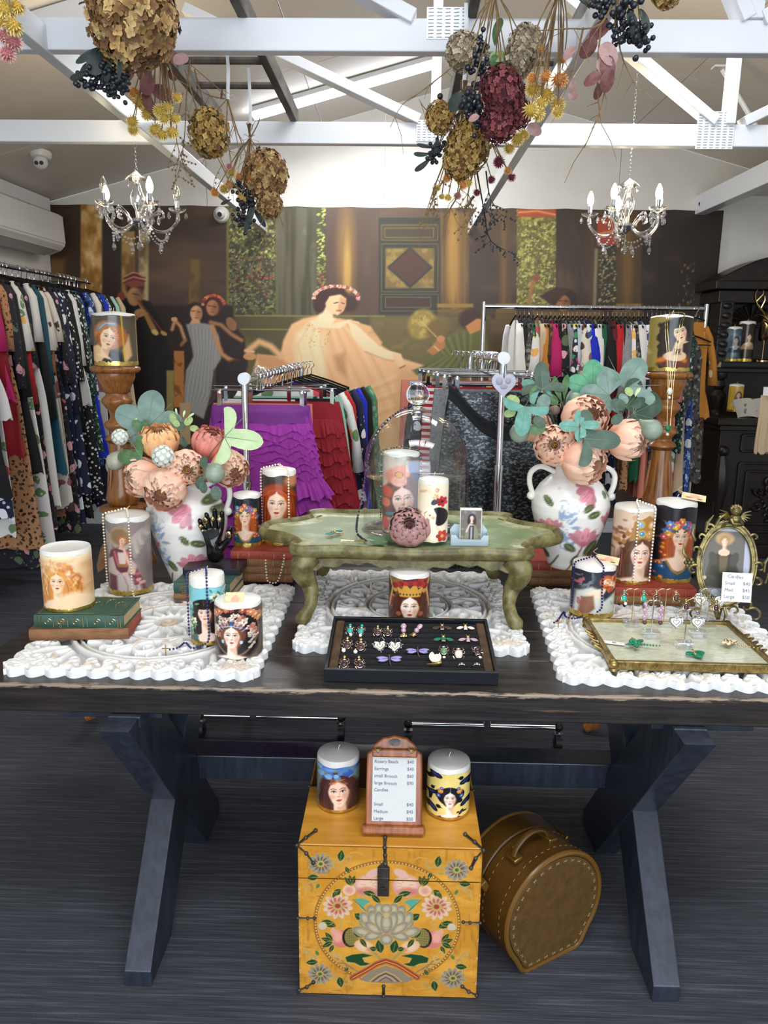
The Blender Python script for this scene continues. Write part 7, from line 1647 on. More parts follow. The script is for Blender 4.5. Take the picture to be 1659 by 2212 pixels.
for k in range(6): a = k*1.05; g.sph((-.096+.009*math.cos(a), -.006, .165+.009*math.sin(a)), .006, 8, 5, (1, .6, 1))
g.build('rose', M_brz, fr)
chx, chz = .012, .288
g = MB(); g.sph((chx, -.012, chz+.022), .013, 12, 9).sph((chx, -.010, chz), .015, 10, 7, (1.1, .8, .9)).tube([(chx-.012, -.016, chz), (chx-.008, -.024, chz-.012), (chx+.008, -.026, chz-.012)], .005, 7).tube([(chx+.012, -.016, chz-.002), (chx+.014, -.024, chz-.012), (chx+.0, -.028, chz-.014)], .005, 7)
for k in range(12): a = k*.6; g.sph((chx+.011*math.cos(a), -.010, chz+.028+.008*math.sin(a)), .0048, 6, 4)
g.sph((chx, -.026, chz+.020), .0025, 6, 4); g.build('cherub', M_brz, fr)
for q in (-1, 1):
    g = MB()
    for k in range(5): a = .9-.32*k; L = .034-.004*k; g.tube([(chx+q*.012, -.006, chz+.004), (chx+q*(.012+L*.5*math.cos(a)), -.006, chz+.004+L*.5*math.sin(a)), (chx+q*(.012+L*math.cos(a-.3)), -.006, chz+.004+L*math.sin(a-.3))], [.003, .0042, .0015], 5, flat=.6)
    g.build('wing', M_brz, fr)
u, v = np.meshgrid(np.linspace(-1, 1, 61), np.linspace(-1.5, 1.5, 81)); u = u.ravel(); v = v.ravel(); c = Cv(u, v, '#8a8378')
c.xf(-.1, .15, 1); c.put(np.clip((1.35-np.hypot(c.X/.75, c.Y/.95))*6, 0, 1)*0+1.0*((np.abs(c.X) < .78) & (np.abs(c.Y) < 1.15)), '#6a645b'); c.put(((np.abs(c.X) >= .78) | (np.abs(c.Y) >= 1.15))*1.0, '#b0b4c4')
c.poly([(-.75, -1.1), (-.55, -.5), (-.38, .15), (-.2, .3), (.2, .3), (.4, .15), (.62, -.5), (.75, -1.1)], '#3a362c', .06); c.ell(-.4, .05, .16, .28, '#4a463c', rot=.3); c.ell(.42, .05, .16, .28, '#4a463c', rot=-.3); c.ell(0, .3, .22, .14, '#e0c0a4'); c.poly([(-.18, .15), (.18, .15), (.12, -.5), (-.12, -.5)], '#6a5a40', .05); c.line([(-.5, -.1), (-.62, -.6), (-.3, -.75)], .1, '#4a4438'); c.ell(-.72, -.72, .1, .08, '#d8b8a0'); c.ell(.1, -.72, .1, .05, '#d8b8a0')
c.ell(-.1+.1, .85, .36, .26, '#b89468', soft=.3); c.xf(-.1, .86, .17); face(c, skin='#e8ccb4', hair='#a88458', bare=False, long=False)
ct = c.lin(); m_ = (np.hypot(u/1.0, v/1.5) <= 1.0)
npmesh('printed_picture', np.stack([np.where(m_, u, u/np.maximum(1e-6, np.hypot(u, v/1.5)))*ax*.95, 0*u+.003, zc2+np.where(m_, v, v/np.maximum(1e-6, np.hypot(u, v/1.5)))*az*.95/1.5], 1), 60, 80, M_print2, ct, fr)
MB().box((0, .03, .08), (.01, .06, .14), rot=R(.5, 'X').to_3x3()).build('easel_leg', M_brz, fr)
t = root('price_card', fr.location+Vector((.018, -.028, .075)), 'white handwritten candle price card propped on the oval frame', 'card', rot=(-.14, 0, -.1))
MB().box((0, 0, .038), (.076, .001, .078)).build('card', mat('white_paper', '#e9e7e2', .7), t, smooth=False)
for s_, x, z in (('Candles', -.005, .066), ('Small', -.018, .048), ('$40', .024, .048), ('Med', -.02, .03), ('$45', .024, .03), ('Large', -.018, .012), ('$50', .024, .012)): text(s_, .0125, T(x, -.0008, z) @ FX @ R(rnd(-.08, .05), 'Z'), M_ink, t)

# ---- price clipboard on the chest
M_cherry = mat('cherry_wood', '#7a3f22', .35, col2='#a86438', ns=10, stretch=(8, 8, 1)); cbx = -.0005
t = root('clipboard', (cbx, 1.622, .4125), 'wooden clipboard stand with handwritten price list, standing on the painted chest', 'clipboard', rot=(-.30, 0, 0))
m = Matrix(((1, 0, 0, 0), (0, 0, 1, 0), (0, 1, 0, 0), (0, 0, 0, 1)))
MB().prism([(-.068, 0), (.068, 0), (.066, .185), (.055, .192), (.05, .205), (.03, .222), (0, .228), (-.03, .222), (-.05, .205), (-.055, .192), (-.066, .185)], -.004, .010, M=m).build('board', M_cherry, t, bevel=.004)
MB().box((0, -.004, .010), (.150, .030, .020)).build('base_moulding', M_cherry, t, bevel=.006); MB().box((0, -.008, .188), (.108, .010, .020)).build('clamp_bar', M_cherry, t, bevel=.004)
for s_ in (-1, 1): MB().tube([(s_*.04, -.012, .192), (s_*.04, -.020, .196)], .004, 8).tube([(s_*.04-.008, -.018, .200), (s_*.04, -.018, .194), (s_*.04+.008, -.018, .200)], .0022, 6).build('wing_nut', M_brass, t)
MB().prism([(.014*math.cos(a), .212+.009*math.sin(a)) for a in np.linspace(0, 2*PI, 20, endpoint=False)], -.0065, -.004, M=m).build('oval_plate', M_iron, t)
MB().box((0, -.0052, .104), (.104, .001, .150)).build('paper', mat('price_paper', '#c9c9c6', .7), t, smooth=False)
y = .167
for a, b in (('Rosary Beads', '$40'), ('Earrings', '$40'), ('small Brooch', '$60'), ('large Brooch', '$90'), ('Candles', ''), ('', ''), ('Small', '$40'), ('Medium', '$45'), ('Large', '$50')):
    if a: text(a, .0105, T(-.048, -.0064, y) @ FX @ R(rnd(-.03, .04), 'Z'), M_ink, t, align='LEFT')
    if b: text(b, .0105, T(.030, -.0064, y) @ FX, M_ink, t, align='LEFT')
    y -= .0165
# ================================================================== CLOTHES RACKS
M_chrome = mat('chrome', '#d4d8dd', .12, metal=1.0); M_black = mat('black_rubber', '#0f1012', .5); M_velh = mat('black_velvet_hanger', '#0b0b0c', .9); M_whp = mat('white_plastic', '#dfe3e8', .4)
def fabric(name, base, cols=(), scale=14, thr=.42, rough=.85, sheen=0, dots=False):
    if name in _MC: return _MC[name]
    t = NT(name); co = t.coord(); b = base
    n = t.noise(co, 9, 3)
    if cols:
        d = t.n('ShaderNodeVectorMath', operation='ADD'); nn = t.n('ShaderNodeTexNoise'); nn.inputs['Scale'].default_value = scale*.8; t.l(co, nn.inputs['Vector']); sc = t.n('ShaderNodeVectorMath', operation='SCALE'); sc.inputs['Scale'].default_value = 0 if dots else 1.2/scale; t.l(nn.outputs[1], sc.inputs[0]); t.l(co, d.inputs[0]); t.l(sc.outputs[0], d.inputs[1])
        v = t.voro(d.outputs[0], scale); sp = t.n('ShaderNodeSeparateColor'); t.l(v.outputs['Color'], sp.inputs[0])
        k = len(cols); c = t.ramp(sp.outputs[0], [(i/k, cols[i]) for i in range(k)], 'CONSTANT'); m = t.ramp(v.outputs['Distance'], [(thr, 1.), (thr+.03, 0.)]); b = t.mix(m, base, c)
        v2 = t.voro(co, scale*2.6); b = t.mix(t.ramp(v2.outputs['Distance'], [(thr*.55, .8), (thr*.6, 0.)]), b, cols[-1]) if not dots else b
    _MC[name] = t.done(b, rough, 0); return _MC[name]
FB = dict(navyw=fabric('navy_white_blossom_fabric', '#141a38', ('#e4e6ea', '#141a38', '#dfe2e8'), 11, .40), white=fabric('white_fabric', '#d8d6d2'), pinkf=fabric('dark_pink_floral_fabric', '#1c1824', ('#b05a70', '#1c1824', '#d8a0a8', '#5a6a4a'), 16),
    red=fabric('deep_red_fabric', '#8c1420'), black=fabric('black_fabric', '#0c0c10'), burg=fabric('burgundy_fabric', '#5c1224'), greenw=fabric('green_speckled_fabric', '#12352c', ('#a8c0b0', '#1f5a48', '#d0d8d0'), 40, .4), royal=fabric('royal_blue_fabric', '#1226b4'),
    cream=fabric('cream_brown_rose_fabric', '#d8d0c4', ('#4a3430', '#8a5a5c', '#d8d0c4'), 9, .45), leop=fabric('leopard_fabric', '#b08058', ('#2c1c14', '#5c3c24'), 42, .36), teal=fabric('teal_fabric', '#144a5c'), hot=fabric('hot_pink_fabric', '#b01c60'),
    rosew=fabric('white_rose_fabric', '#e0dcd8', ('#c8545c', '#6a8a5c', '#e8b060', '#e0dcd8'), 12, .36), bdot=fabric('black_white_dot_fabric', '#101014', ('#e0e0e0',), 38, .3, dots=True), sky=fabric('pale_blue_fabric', '#b4c2cc'), green=fabric('green_fabric', '#0f5a3c'), scarl=fabric('scarlet_fabric', '#b01822'),
    grey=fabric('grey_marl_fabric', '#8a8c8e', ('#7a7c80',), 90, .4), mult=fabric('multicolour_print_fabric', '#20242c', ('#d8d040', '#e0e0dc', '#c03c70', '#3c8a5c', '#3c5cb0'), 22), blueab=fabric('blue_abstract_fabric', '#2c4a8c', ('#8aa0c8', '#141c3c', '#d8dce0'), 16), orange=fabric('mustard_palm_fabric', '#b8782c', ('#e8d8b8', '#b8782c', '#b8782c'), 14, .3),
    paisl=fabric('green_paisley_fabric', '#4c8a68', ('#8a6a4c', '#7ab090', '#b8a078'), 26), mint=fabric('mint_fabric', '#9ccab4', ('#2c3c38', '#9ccab4', '#9ccab4'), 12, .2), coral=fabric('coral_fabric', '#d8806c'), purple=fabric('purple_tulle_fabric', '#983098'), brownp=fabric('brown_patchwork_fabric', '#4a3024', ('#8a5c3c', '#2c1c18', '#6c2c24'), 30),
    strip=None, sand=fabric('sand_fabric', '#c0a888'), pattg=fabric('grey_snake_fabric', '#4c4844', ('#8a8478', '#24221f'), 34), vio=fabric('violet_zigzag_fabric', '#6a4c8c', ('#c86c5c', '#b0a0c8', '#3c2c5c'), 18))
def stripes():
    t = NT('red_white_striped_fabric'); co = t.coord(); w_ = t.n('ShaderNodeTexWave', bands_direction='Z'); w_.inputs['Scale'].default_value = 12; t.l(co, w_.inputs['Vector']); return t.done(t.ramp(w_.outputs[0], [(.48, '#b8202c'), (.52, '#e4dfda')]), .85)
FB['strip'] = stripes()
def sequins():
    t = NT('gunmetal_sequin_fabric'); v = t.voro(t.coord(scale=(1, 1, 1.6)), 120); sp = t.n('ShaderNodeSeparateColor'); t.l(v.outputs['Color'], sp.inputs[0]); b = t.ramp(sp.outputs[0], [(0, '#111315'), (.6, '#2a2d2f'), (1, '#6c7272')]); t.bump(sp.outputs[1], 1.0, .006); return t.done(b, .28, .6)
FB['seq'] = sequins()
def cloth(L, w0, w1, th, rip, seed, n=26, m=14, shoulder=True, neck=.06):
    rr = random.Random(seed); ph = [rr.uniform(0, 6) for _ in range(5)]; K = rr.randint(5, 8)
    def fn(u, v):
        z = -L*v; a = 2*PI*u
        if shoulder: w_ = neck+(w0-neck)*min(1, (v*L/.11))**.6 if v*L < .11 else w0+(w1-w0)*((v*L-.11)/(L-.11))-(.02*math.sin(PI*min(1, (v*L-.11)/.5)))
        else: w_ = w0+(w1-w0)*v**.8
        t_ = th*(.35+.65*min(1, v*3)); am = rip*min(1, v*1.6)
        x = w_*math.copysign(abs(math.cos(a))**.8, math.cos(a)); y = t_*math.sin(a)+am*math.sin(K*x/w0*1.6+ph[0])+am*.5*math.sin(2.7*K*x/w0+ph[1])*v
        return (x+am*.4*math.sin(7*v+ph[2]), y, z+(.012*math.sin(9*a+ph[3])*v if v > .9 else 0))
    return MB().grid(fn, n, m, closeu=True)
def sleeve(q, x0, L, r, seed):
    rr = random.Random(seed); b = q*rr.uniform(.01, .05)
    return MB().tube([(q*(x0-.03), 0, -.03), (q*(x0+.005), 0, -.10), (q*x0+b, rr.uniform(-.01, .01), -.1-L*.5), (q*x0+b*1.3, 0, -.1-L)], [r*.8, r, r*.95, r*rr.uniform(.8, 1.5)], 8, flat=.55)
GS = [0]; LBC = {}
def garment(loc, rz, fk, L, w0, w1, label, group, sl=0, kind='dress', th=.016, rip=.010, parent_z=.055, strap=False, hanger='velvet', hl='', name=None):
    GS[0] += 1; s = GS[0]; x, y, z = loc
    k_ = LBC.get(label, 0); LBC[label] = k_+1; label += ('', ', second such', ', third such', ', fourth such')[k_]
    hl = 'hanger carrying the '+label.replace('garment hanging', 'garment').replace(' long', '').replace('left wall', 'wall').replace(', mid-length', '').replace(', short', '').replace(', gathered', '').replace(',', '')
    h = root('coat_hanger', (x, y, z), hl, 'hanger', 'hangers on '+group.split(' on ')[-1], rz=rz)
    hk = (hanger,)
    if hk not in HM:
        g = MB(); g.tube([(.017*math.cos(a), 0, .0+.017*math.sin(a)) for a in np.linspace(-.6, PI+.2, 12)][::-1]+[(.004, 0, -.02), (0, 0, -.055)], .0022, 5); a_ = g.mesh('hook', M_chrome)
        g = MB(); 
        if hanger == 'velvet': g.tube([(-.21, 0, -.125), (-.10, 0, -.085), (0, 0, -.055), (.10, 0, -.085), (.21, 0, -.125)], .0055, 6); g.tube([(-.21, 0, -.125), (.21, 0, -.13)], .004, 5); b_ = g.mesh('arms', M_velh); c_ = None
        else:
            g.tube([(0, 0, -.055), (.0, 0, -.07)], .003, 5); g.tube([(-.19, 0, -.07), (.19, 0, -.07)], .0028, 6); b_ = g.mesh('arms', M_chrome)
            g = MB(); g.box((0, -.006, -.018), (.016, .003, .055), rot=R(.12, 'X').to_3x3()).box((0, .006, -.018), (.016, .003, .055), rot=R(-.12, 'X').to_3x3()).sph((0, 0, .012), .010, 8, 6, (1, .8, 1)); g.col = None; c_ = g.mesh('clip', M_chrome)
        HM[hk] = (a_, b_, c_)
    a_, b_, c_ = HM[hk]; put('hook', a_, h); put('arms', b_, h)
    if c_:
        for q in (-1, 1): put('clip', c_, h, T(q*min(.17, w0*.85), 0, -.09))
    zo = .085 if hanger == 'velvet' else .125
    t = root(name or kind, (x, y, z-zo), label, kind.replace('_', ' '), group, rz=rz)
    b = cloth(L, w0, w1, th, rip, s, shoulder=(hanger == 'velvet')).build('body', FB[fk], t, angle=180)
    if sl:
        for q in (-1, 1): sleeve(q, w0, sl, .038, s+q).build('sleeve', FB[fk], t, angle=180)
    return t
HM = {}
def tube_rail(name, parts, loc, label, cat='rack'):
    t = root(name, loc, label, cat)
    for nm, fn, m_ in parts: fn(MB()).build(nm, m_, t)
    return t
# left wall rail
GLn = 'dresses on the left wall rail'
t = tube_rail('wall_rail', [('rail', lambda g: g.tube([(0, 2.9-4.6, 0), (0, 5.93-4.6, 0)], .015, 10), M_chrome), ('bracket', lambda g: g.tube([(0, 1.30, 0), (-.47, 1.30, 0)], .012, 8), M_chrome), ('bracket', lambda g: g.tube([(0, -1.6, 0), (-.47, -1.6, 0)], .012, 8), M_chrome)], (-2.34, 4.6, 1.965), 'chrome clothes rail fixed along the left wall')
LW = [('black', .95, .8), ('navyw', 1.05, .6), ('white', .62, .35), ('rosew', 1.15, 0), ('hot', .55, .3), ('red', .8, .5), ('leop', 1.25, .3), ('pinkf', 1.35, .5), ('black', .9, .55), ('rosew', 1.3, .3), ('scarl', .9, .6), ('pinkf', 1.2, .4), ('white', 1.1, .25), ('black', 1.3, .7), ('teal', .95, .5), ('cream', 1.15, .3), ('leop', 1.2, .45), ('cream', 1.0, .25),
      ('pinkf', 1.3, .5), ('navyw', 1.25, .35), ('navyw', 1.1, .7), ('bdot', 1.25, .5), ('black', .85, .5), ('white', .7, .4), ('bdot', 1.3, .45), ('greenw', 1.0, .6), ('royal', 1.05, .7), ('blueab', 1.1, .4), ('cream', .9, .3), ('navyw', 1.2, .4), ('royal', 1.1, .5), ('greenw', 1.0, .5), ('burg', .9, .55), ('black', 1.15, .4), ('red', .85, .45), ('sand', 1.15, 0), ('mint', .95, .4), ('sand', .9, .5)]
names = {v.name: k for k, v in FB.items()}
for i, (fk, L, sl) in enumerate(LW):
    y = 3.86+i*.0535; nm = FB[fk].name.replace('_fabric', '').replace('_', ' ')
    where = 'at the near end' if i < 9 else 'in the near half' if i < 19 else 'in the far half' if i < 29 else 'at the far end'
    garment((-2.34+rnd(-.02, .02), y, 1.965), rnd(-.10, .06), fk, L*(1.2 if i < 22 else 1.08 if i < 28 else 1.3), .205+(.05 if i > 26 else 0), rnd(.24, .33)+(.04 if i > 26 else 0), '%s garment hanging %s of the left wall rail, %s' % (nm, where, 'long' if L > 1.08 else 'short' if L < .8 else 'mid-length') + (', gathered' if i % 3 == 0 else ''), GLn, sl, hl='black velvet hanger on the left wall rail', rip=.013)
# rear rack
GRn = 'garments on the rear rack'
xa, xb, yr, zr = .53, 1.97, 5.2, 1.79
def rk(g): return g
t = root('clothes_rack', ((xa+xb)/2, yr, 0), 'chrome clothes rack standing in front of the mural at the right rear', 'rack')
cx_ = (xa+xb)/2; hx = (xb-xa)/2
MB().tube([(-hx, 0, zr), (hx, 0, zr)], .014, 10).build('top_bar', M_chrome, t)
for q in (-1, 1):
    MB().tube([(q*hx, 0, .09), (q*hx, 0, zr+.03)], .016, 10).build('post', M_chrome, t); MB().tube([(q*hx, -.25, .09), (q*hx, .25, .09)], .014, 8).build('foot', M_chrome, t)
    for w_ in (-1, 1): MB().tube([(q*hx-.012, w_*.24, .035), (q*hx+.012, w_*.24, .035)], .034, 14).build('caster', M_black, t)
RW = 'white black pattg green rosew sand orange brownp hot black pinkf grey mult sky cream blueab royal navyw white green black burg scarl black grey pattg rosew white blueab teal navyw black blueab bdot black pinkf coral greenw'.split()
for i, fk in enumerate(RW):
    x = .74+i*.0285; nm = FB[fk].name.replace('_fabric', '').replace('_', ' '); L = .55+.35*((i*7) % 5)/5
    garment((x, yr, zr), PI/2+rnd(-.12, .12), fk, L, .20, rnd(.2, .26), '%s garment hanging %s of the rear rack' % (nm, 'at the left end' if i < 10 else 'left of the middle' if i < 19 else 'right of the middle' if i < 28 else 'at the right end'), GRn, .25 if i % 3 else .4, kind='top', th=.012, hl='black hanger on the rear rack', rip=.008)
garment((1.90, yr-.02, zr), .15, 'orange', .62, .10, .16, 'mustard yellow palm-print garment turned outwards at the right end of the rear rack', GRn, .3, hl='black hanger on the rear rack'); garment((1.84, yr-.05, zr-.1), .1, 'pattg', .95, .12, .2, 'grey snake-print dress below the right pedestal candle on the rear rack', GRn, 0, hl='black hanger on the rear rack'); garment((1.93, yr+.04, zr-.05), .2, 'brownp', .85, .10, .14, 'long brown patchwork garment at the very end of the rear rack', GRn, 0, hl='black hanger on the rear rack')
for x, fk, z, L in ((1.42, 'navyw', .98, .6), (1.5, 'leop', .99, .5), (1.56, 'green', 1.0, .45), (1.62, 'coral', .98, .55), (1.70, 'greenw', 1.0, .7), (1.75, 'vio', .98, .5), (1.80, 'rosew', 1.0, .6), (1.86, 'sand', .98, .5), (1.9, 'blueab', 1.1, .7)):
    t = root('trousers', (x, yr+.02, z+.12), FB[fk].name.replace('_fabric', '').replace('_', ' ')+' garment hanging low under the rear rack', 'garment', 'low garments under the rear rack', rz=PI/2); cloth(L, .12, .15, .03, .01, int(x*100), shoulder=False).build('body', FB[fk], t, angle=180)
# two middle racks
def mid_rack(x, ya, yb, z, xb0, xb1, label, top='round'):
    t = root('clothes_rack', (x, (ya+yb)/2, 0), label, 'rack'); h = (yb-ya)/2
    MB().tube([(0, -h, z), (0, h, z)], .014, 10).build('top_bar', M_chrome, t); MB().tube([(0, -h-.018, z+.003), (0, -h+.012, z+.003)], .0215, 20).build('end_cap', M_whp, t)
    for q in (-1, 1):
        g = MB().tube([(0, q*h, .09), (0, q*h, z-.38)], .0165, 12); g.build('lower_post', M_chrome, t); MB().tube([(0, q*h, z-.39), (0, q*h, z)], .013, 12).build('upper_post', M_chrome, t); MB().tube([(0, q*h, z-.395), (0, q*h, z-.375)], .0185, 12).build('collar', M_chrome, t)
        a, b = xb0-x, xb1-x; MB().tube([(a, q*h, .095), (b, q*h, .095)], .011, 10).build('base_bar', M_chrome, t)
        for xx in (a, b):
            MB().tube([(xx-.012, q*h, .036), (xx+.012, q*h, .036)], .036, 16).build('caster', M_black, t); MB().tube([(xx, q*h, .05), (xx, q*h, .10)], .008, 8).box((xx, q*h, .058), (.034, .02, .03)).build('caster_fork', M_chrome, t); MB().sph((xx, q*h, .097), .018, 10, 7).build('bumper', M_black, t)
    MB().tube([(0, -h, .095), (0, h, .095)], .013, 10).build('base_rail', M_chrome, t)
mid_rack(-.565, 2.80, 4.42, 1.415, -.775, -.215, 'chrome skirt rack with round white end cap behind the table, left of the cloche'); mid_rack(.357, 2.76, 4.10, 1.50, .05, .635, 'chrome skirt rack with round white end cap behind the table, right of the cloche')
MG = dict(hanger='clip', th=.02, rip=.014)
GA = 'clothes on the left middle rack'; hl1 = 'chrome clip hanger on the left middle rack'
# purple tiered skirt
t = garment((-.54, 2.98, 1.435), .10, 'purple', .70, .185, .27, 'purple tulle ruffle skirt with plain waistband at the front of the left middle rack', GA, kind='skirt', hl=hl1, **MG)
wbm = mat('purple_waistband', '#742680', .7); g = cloth(.075, .188, .192, .022, .006, 501, shoulder=False); g.build('waistband', wbm, t, angle=180)
def ruffle_tier(t, k, n, z, w_, dr, flare, seed, m_):
    K = 20+k*2; rr = random.Random(seed); ph = rr.uniform(0, 6)
    def fn(u, v):
        a = 2*PI*u; ww = w_+flare*v; o = (.004+flare*.6)*v*(math.sin(K*a+ph)+.5*math.sin(K*1.7*a+ph)); return ((ww+o*.3)*math.copysign(abs(math.cos(a))**.8, math.cos(a)), (.022+flare*v*.6+abs(o)*.9)*math.sin(a)+.004*math.sin(a*3), z-dr*v+.010*v*math.sin(K*.5*a+ph))
    MB().grid(fn, 220, 4, closeu=True).build('ruffle', m_, t, angle=180)
for k in range(13):
    z = -.07-(.026*k if k < 8 else .026*8+.062*(k-8)); ruffle_tier(t, k % 5, 13, z, .188+.07*k/13, .036 if k < 8 else .085, .012 if k < 8 else .042, k, FB['purple'])
t = garment((-.46, 3.25, 1.43), .06, 'red', .62, .20, .30, 'deep red ruffled skirt second on the left middle rack', GA, kind='skirt', hl=hl1, **MG)
for k in range(9): ruffle_tier(t, k % 5, 9, -.07-.06*k, .20+.09*k/9, .07, .02, 40+k, FB['red'])
for i, (y, dx, fk, L, w0, w1, hg, sl, lab) in enumerate(((3.12, .02, 'coral', .5, .19, .2, 'clip', 0, 'coral pink skirt just behind the purple ruffle skirt'), (3.42, .12, 'black', .75, .17, .22, 'clip', 0, 'black skirt behind the red ruffled skirt'), (3.55, .13, 'mint', .72, .18, .27, 'clip', 0, 'mint skirt with dark print behind the black skirt'),
    (3.66, .13, 'rosew', .75, .2, .24, 'velvet', .3, 'white and red floral dress in the middle of the left middle rack'), (3.78, .14, 'scarl', .8, .2, .28, 'velvet', .3, 'red dress in the middle of the left middle rack'), (3.9, .15, 'navyw', .85, .22, .3, 'velvet', .35, 'navy and white patterned dress far back on the left middle rack'), (4.02, .17, 'royal', .85, .22, .3, 'velvet', .45, 'royal blue dress far back on the left middle rack'), (4.14, .18, 'black', .85, .23, .32, 'velvet', .4, 'black dress far back on the left middle rack'),
    (4.27, .2, 'paisl', .8, .24, .40, 'velvet', .35, 'green paisley dress at the far end of the left middle rack'), (3.35, -.16, 'white', .5, .16, .17, 'clip', 0, 'white skirt at the left of the left middle rack'))):
    kw = dict(MG); kw['hanger'] = hg; garment((-.565+dx*.35, y, 1.43), .05, fk, L, w0+max(0, dx)*.5, w1+abs(dx)*.5, lab, GA, sl, kind='skirt' if hg == 'clip' else 'dress', hl=hl1, **kw)
GB = 'clothes on the right middle rack'; hl2 = 'chrome clip hanger on the right middle rack'
garment((.38, 2.93, 1.50), -.03, 'seq', .82, .20, .27, 'black gunmetal sequin dress at the front of the right middle rack', GB, kind='dress', hl=hl2, **MG)
t = root('dress_yoke', (.38, 2.915, 1.375), 'black draped satin neckline over the sequin dress on the right middle rack', 'garment'); MB().grid(lambda u, v: (-.205+.41*u, -.045-.014*math.sin(PI*u)-.003*math.sin(v*9), .03-.15*math.sin(PI*u)**1.2-.055*v), 24, 6).build('cloth', FB['black'], t, angle=180)
for i, (y, dx, fk, L, w0, w1, hg, lab) in enumerate(((3.08, -.04, 'grey', .6, .19, .22, 'clip', 'grey marl top behind the sequin dress'), (3.16, -.02, 'scarl', .6, .17, .2, 'clip', 'red and pink skirt behind the grey marl top'), (3.24, -.09, 'strip', .85, .18, .22, 'clip', 'red and white striped skirt seen through the cloche'), (3.33, -.12, 'mult', .8, .2, .22, 'clip', 'yellow multicolour printed skirt seen through the cloche'), (3.45, -.08, 'black', .6, .24, .3, 'clip', 'black skirt in the middle of the right middle rack'),
    (3.56, -.16, 'brownp', .4, .12, .14, 'clip', 'rust patterned skirt on the right middle rack'), (3.68, -.2, 'sky', .5, .14, .16, 'clip', 'pale grey-green trousers on the right middle rack'), (3.8, -.24, 'coral', .5, .14, .18, 'clip', 'peach trousers at the far end of the right middle rack'), (3.5, .14, 'white', .5, .15, .2, 'clip', 'white skirt at the right of the right middle rack'), (3.7, .16, 'strip', .5, .14, .2, 'clip', 'striped skirt at the far right of the right middle rack'))):
    garment((.357+dx*.4, y, 1.50), -.05, fk, L, w0+abs(dx)*.5, w1+abs(dx)*.4, lab, GB, 0, kind='skirt', hl=hl2, **MG)
for cx0, cy0, z0, n0, x0, lab in ((-.565, 3.0, 1.415, 16, 0, 'empty chrome clip hanger among those on the left middle rack'), (.357, 2.95, 1.50, 12, 0, 'empty chrome clip hanger among those on the right middle rack')):
    for k in range(n0):
        h = root('coat_hanger', (cx0, cy0+.08*k+.03, z0+.002), lab, 'hanger', lab.replace('empty', 'spare'), rz=rnd(-.12, .12)); a_, b_, c_ = HM[('clip',)]; put('hook', a_, h)
# heart plaque on the right rack
c = P(1088, 830, y=2.70); t = root('heart_plaque', c, 'white heart-shaped cherub plaque hanging on the right middle rack post', 'ornament')
H_ = [(.0026*16*math.sin(a)**3, .0029*(13*math.cos(a)-5*math.cos(2*a)-2*math.cos(3*a)-math.cos(4*a))) for a in np.linspace(0, 2*PI, 40, endpoint=False)]
m = Matrix(((1, 0, 0, 0), (0, 0, 1, 0), (0, 1, 0, 0), (0, 0, 0, 1))); MB().prism(H_, -.006, .006, M=m).build('plaque', mat('lilac_white_plaster', '#c8c8d8', .6), t, bevel=.004)
MB().sph((-.016, -.004, .010), .014, 10, 7, (1, .5, 1)).sph((.014, -.004, .012), .012, 10, 7, (1, .5, 1)).sph((0, -.004, -.008), .013, 10, 7, (1.2, .4, .8)).build('cherub_relief', mat('grey_plaster_relief', '#b0b0c0', .7), t)
MB().tube([(-.006, 0, .03), (0, -.01, .078), (.006, 0, .03)], .002, 5).build('ribbon', mat('white_ribbon', '#e6e8ea', .6), t)

# ================================================================== PEDESTALS AND THEIR CANDLES
M_ped = mat('varnished_turned_wood', '#74451f', .22, col2='#9a6432', ns=9, stretch=(6, 6, 1), bump=.06, bs=40)
def pedestal(x, y, z, R0, label):
    t = root('pedestal', (x, y, 0), label, 'pedestal'); k = R0/.092
    def sec(nm, pr): MB().lathe([(r_*k, z+a) for r_, a in pr][::-1], 32).build(nm, M_ped, t, angle=60)
    sec('top_disc', [(0, 0), (.078, 0), (.090, -.006), (.092, -.014), (.086, -.024), (.072, -.028)])
    sec('turned_neck', [(.070, -.028), (.070, -.044), (.066, -.055), (.050, -.085), (.048, -.098), (.040, -.102), (.040, -.108), (.054, -.122), (.058, -.134), (.050, -.146), (.034, -.168), (.030, -.185), (.033, -.20), (.049, -.212), (.052, -.222), (.047, -.232), (.034, -.246), (.034, -.256), (.050, -.266), (.054, -.276), (.040, -.29)])
    sec('column', [(.038, -.288), (.040, -.36), (.048, -.43), (.060, -.48), (.064, -.505), (.055, -.525), (.045, -.53)])
    sec('lower_ring', [(.05, -.528), (.088, -.535), (.09, -.55), (.07, -.56), (.078, -.575), (.05, -.59)])
    sec('belly', [(.045, -.59), (.06, -.64), (.095, -.70), (.115, -.76), (.112, -.82), (.07, -.90), (.045, -.95), (.06, -1.0)])
    for q in range(3):
        a = 2*PI*q/3-PI/2+.5; c_, s_ = math.cos(a), math.sin(a); MB().tube([(c_*r_, s_*r_, z_) for r_, z_ in ((.02, z-.95), (.10, z-1.0), (.16, z-1.15), (.15, .15), (.17, .04), (.21, .018))], [.035, .032, .028, .024, .024, .018], 8).build('leg', M_ped, t)
    for q in range(6):
        a = q*PI/3; MB(T(0, 0, 0) @ R(a, 'Z')).tube([(.040*k, 0, z-.33), (.050*k, 0, z-.42), (.058*k, 0, z-.47)], [.003, .006, .003], 6, flat=.5).build('carved_leaf', M_ped, t)
pedestal(-1.069, 2.9, 1.455, .092, 'turned wooden pedestal with round top behind the table at the left'); pedestal(.984, 2.9, 1.461, .086, 'turned wooden pedestal with round top behind the table at the right')
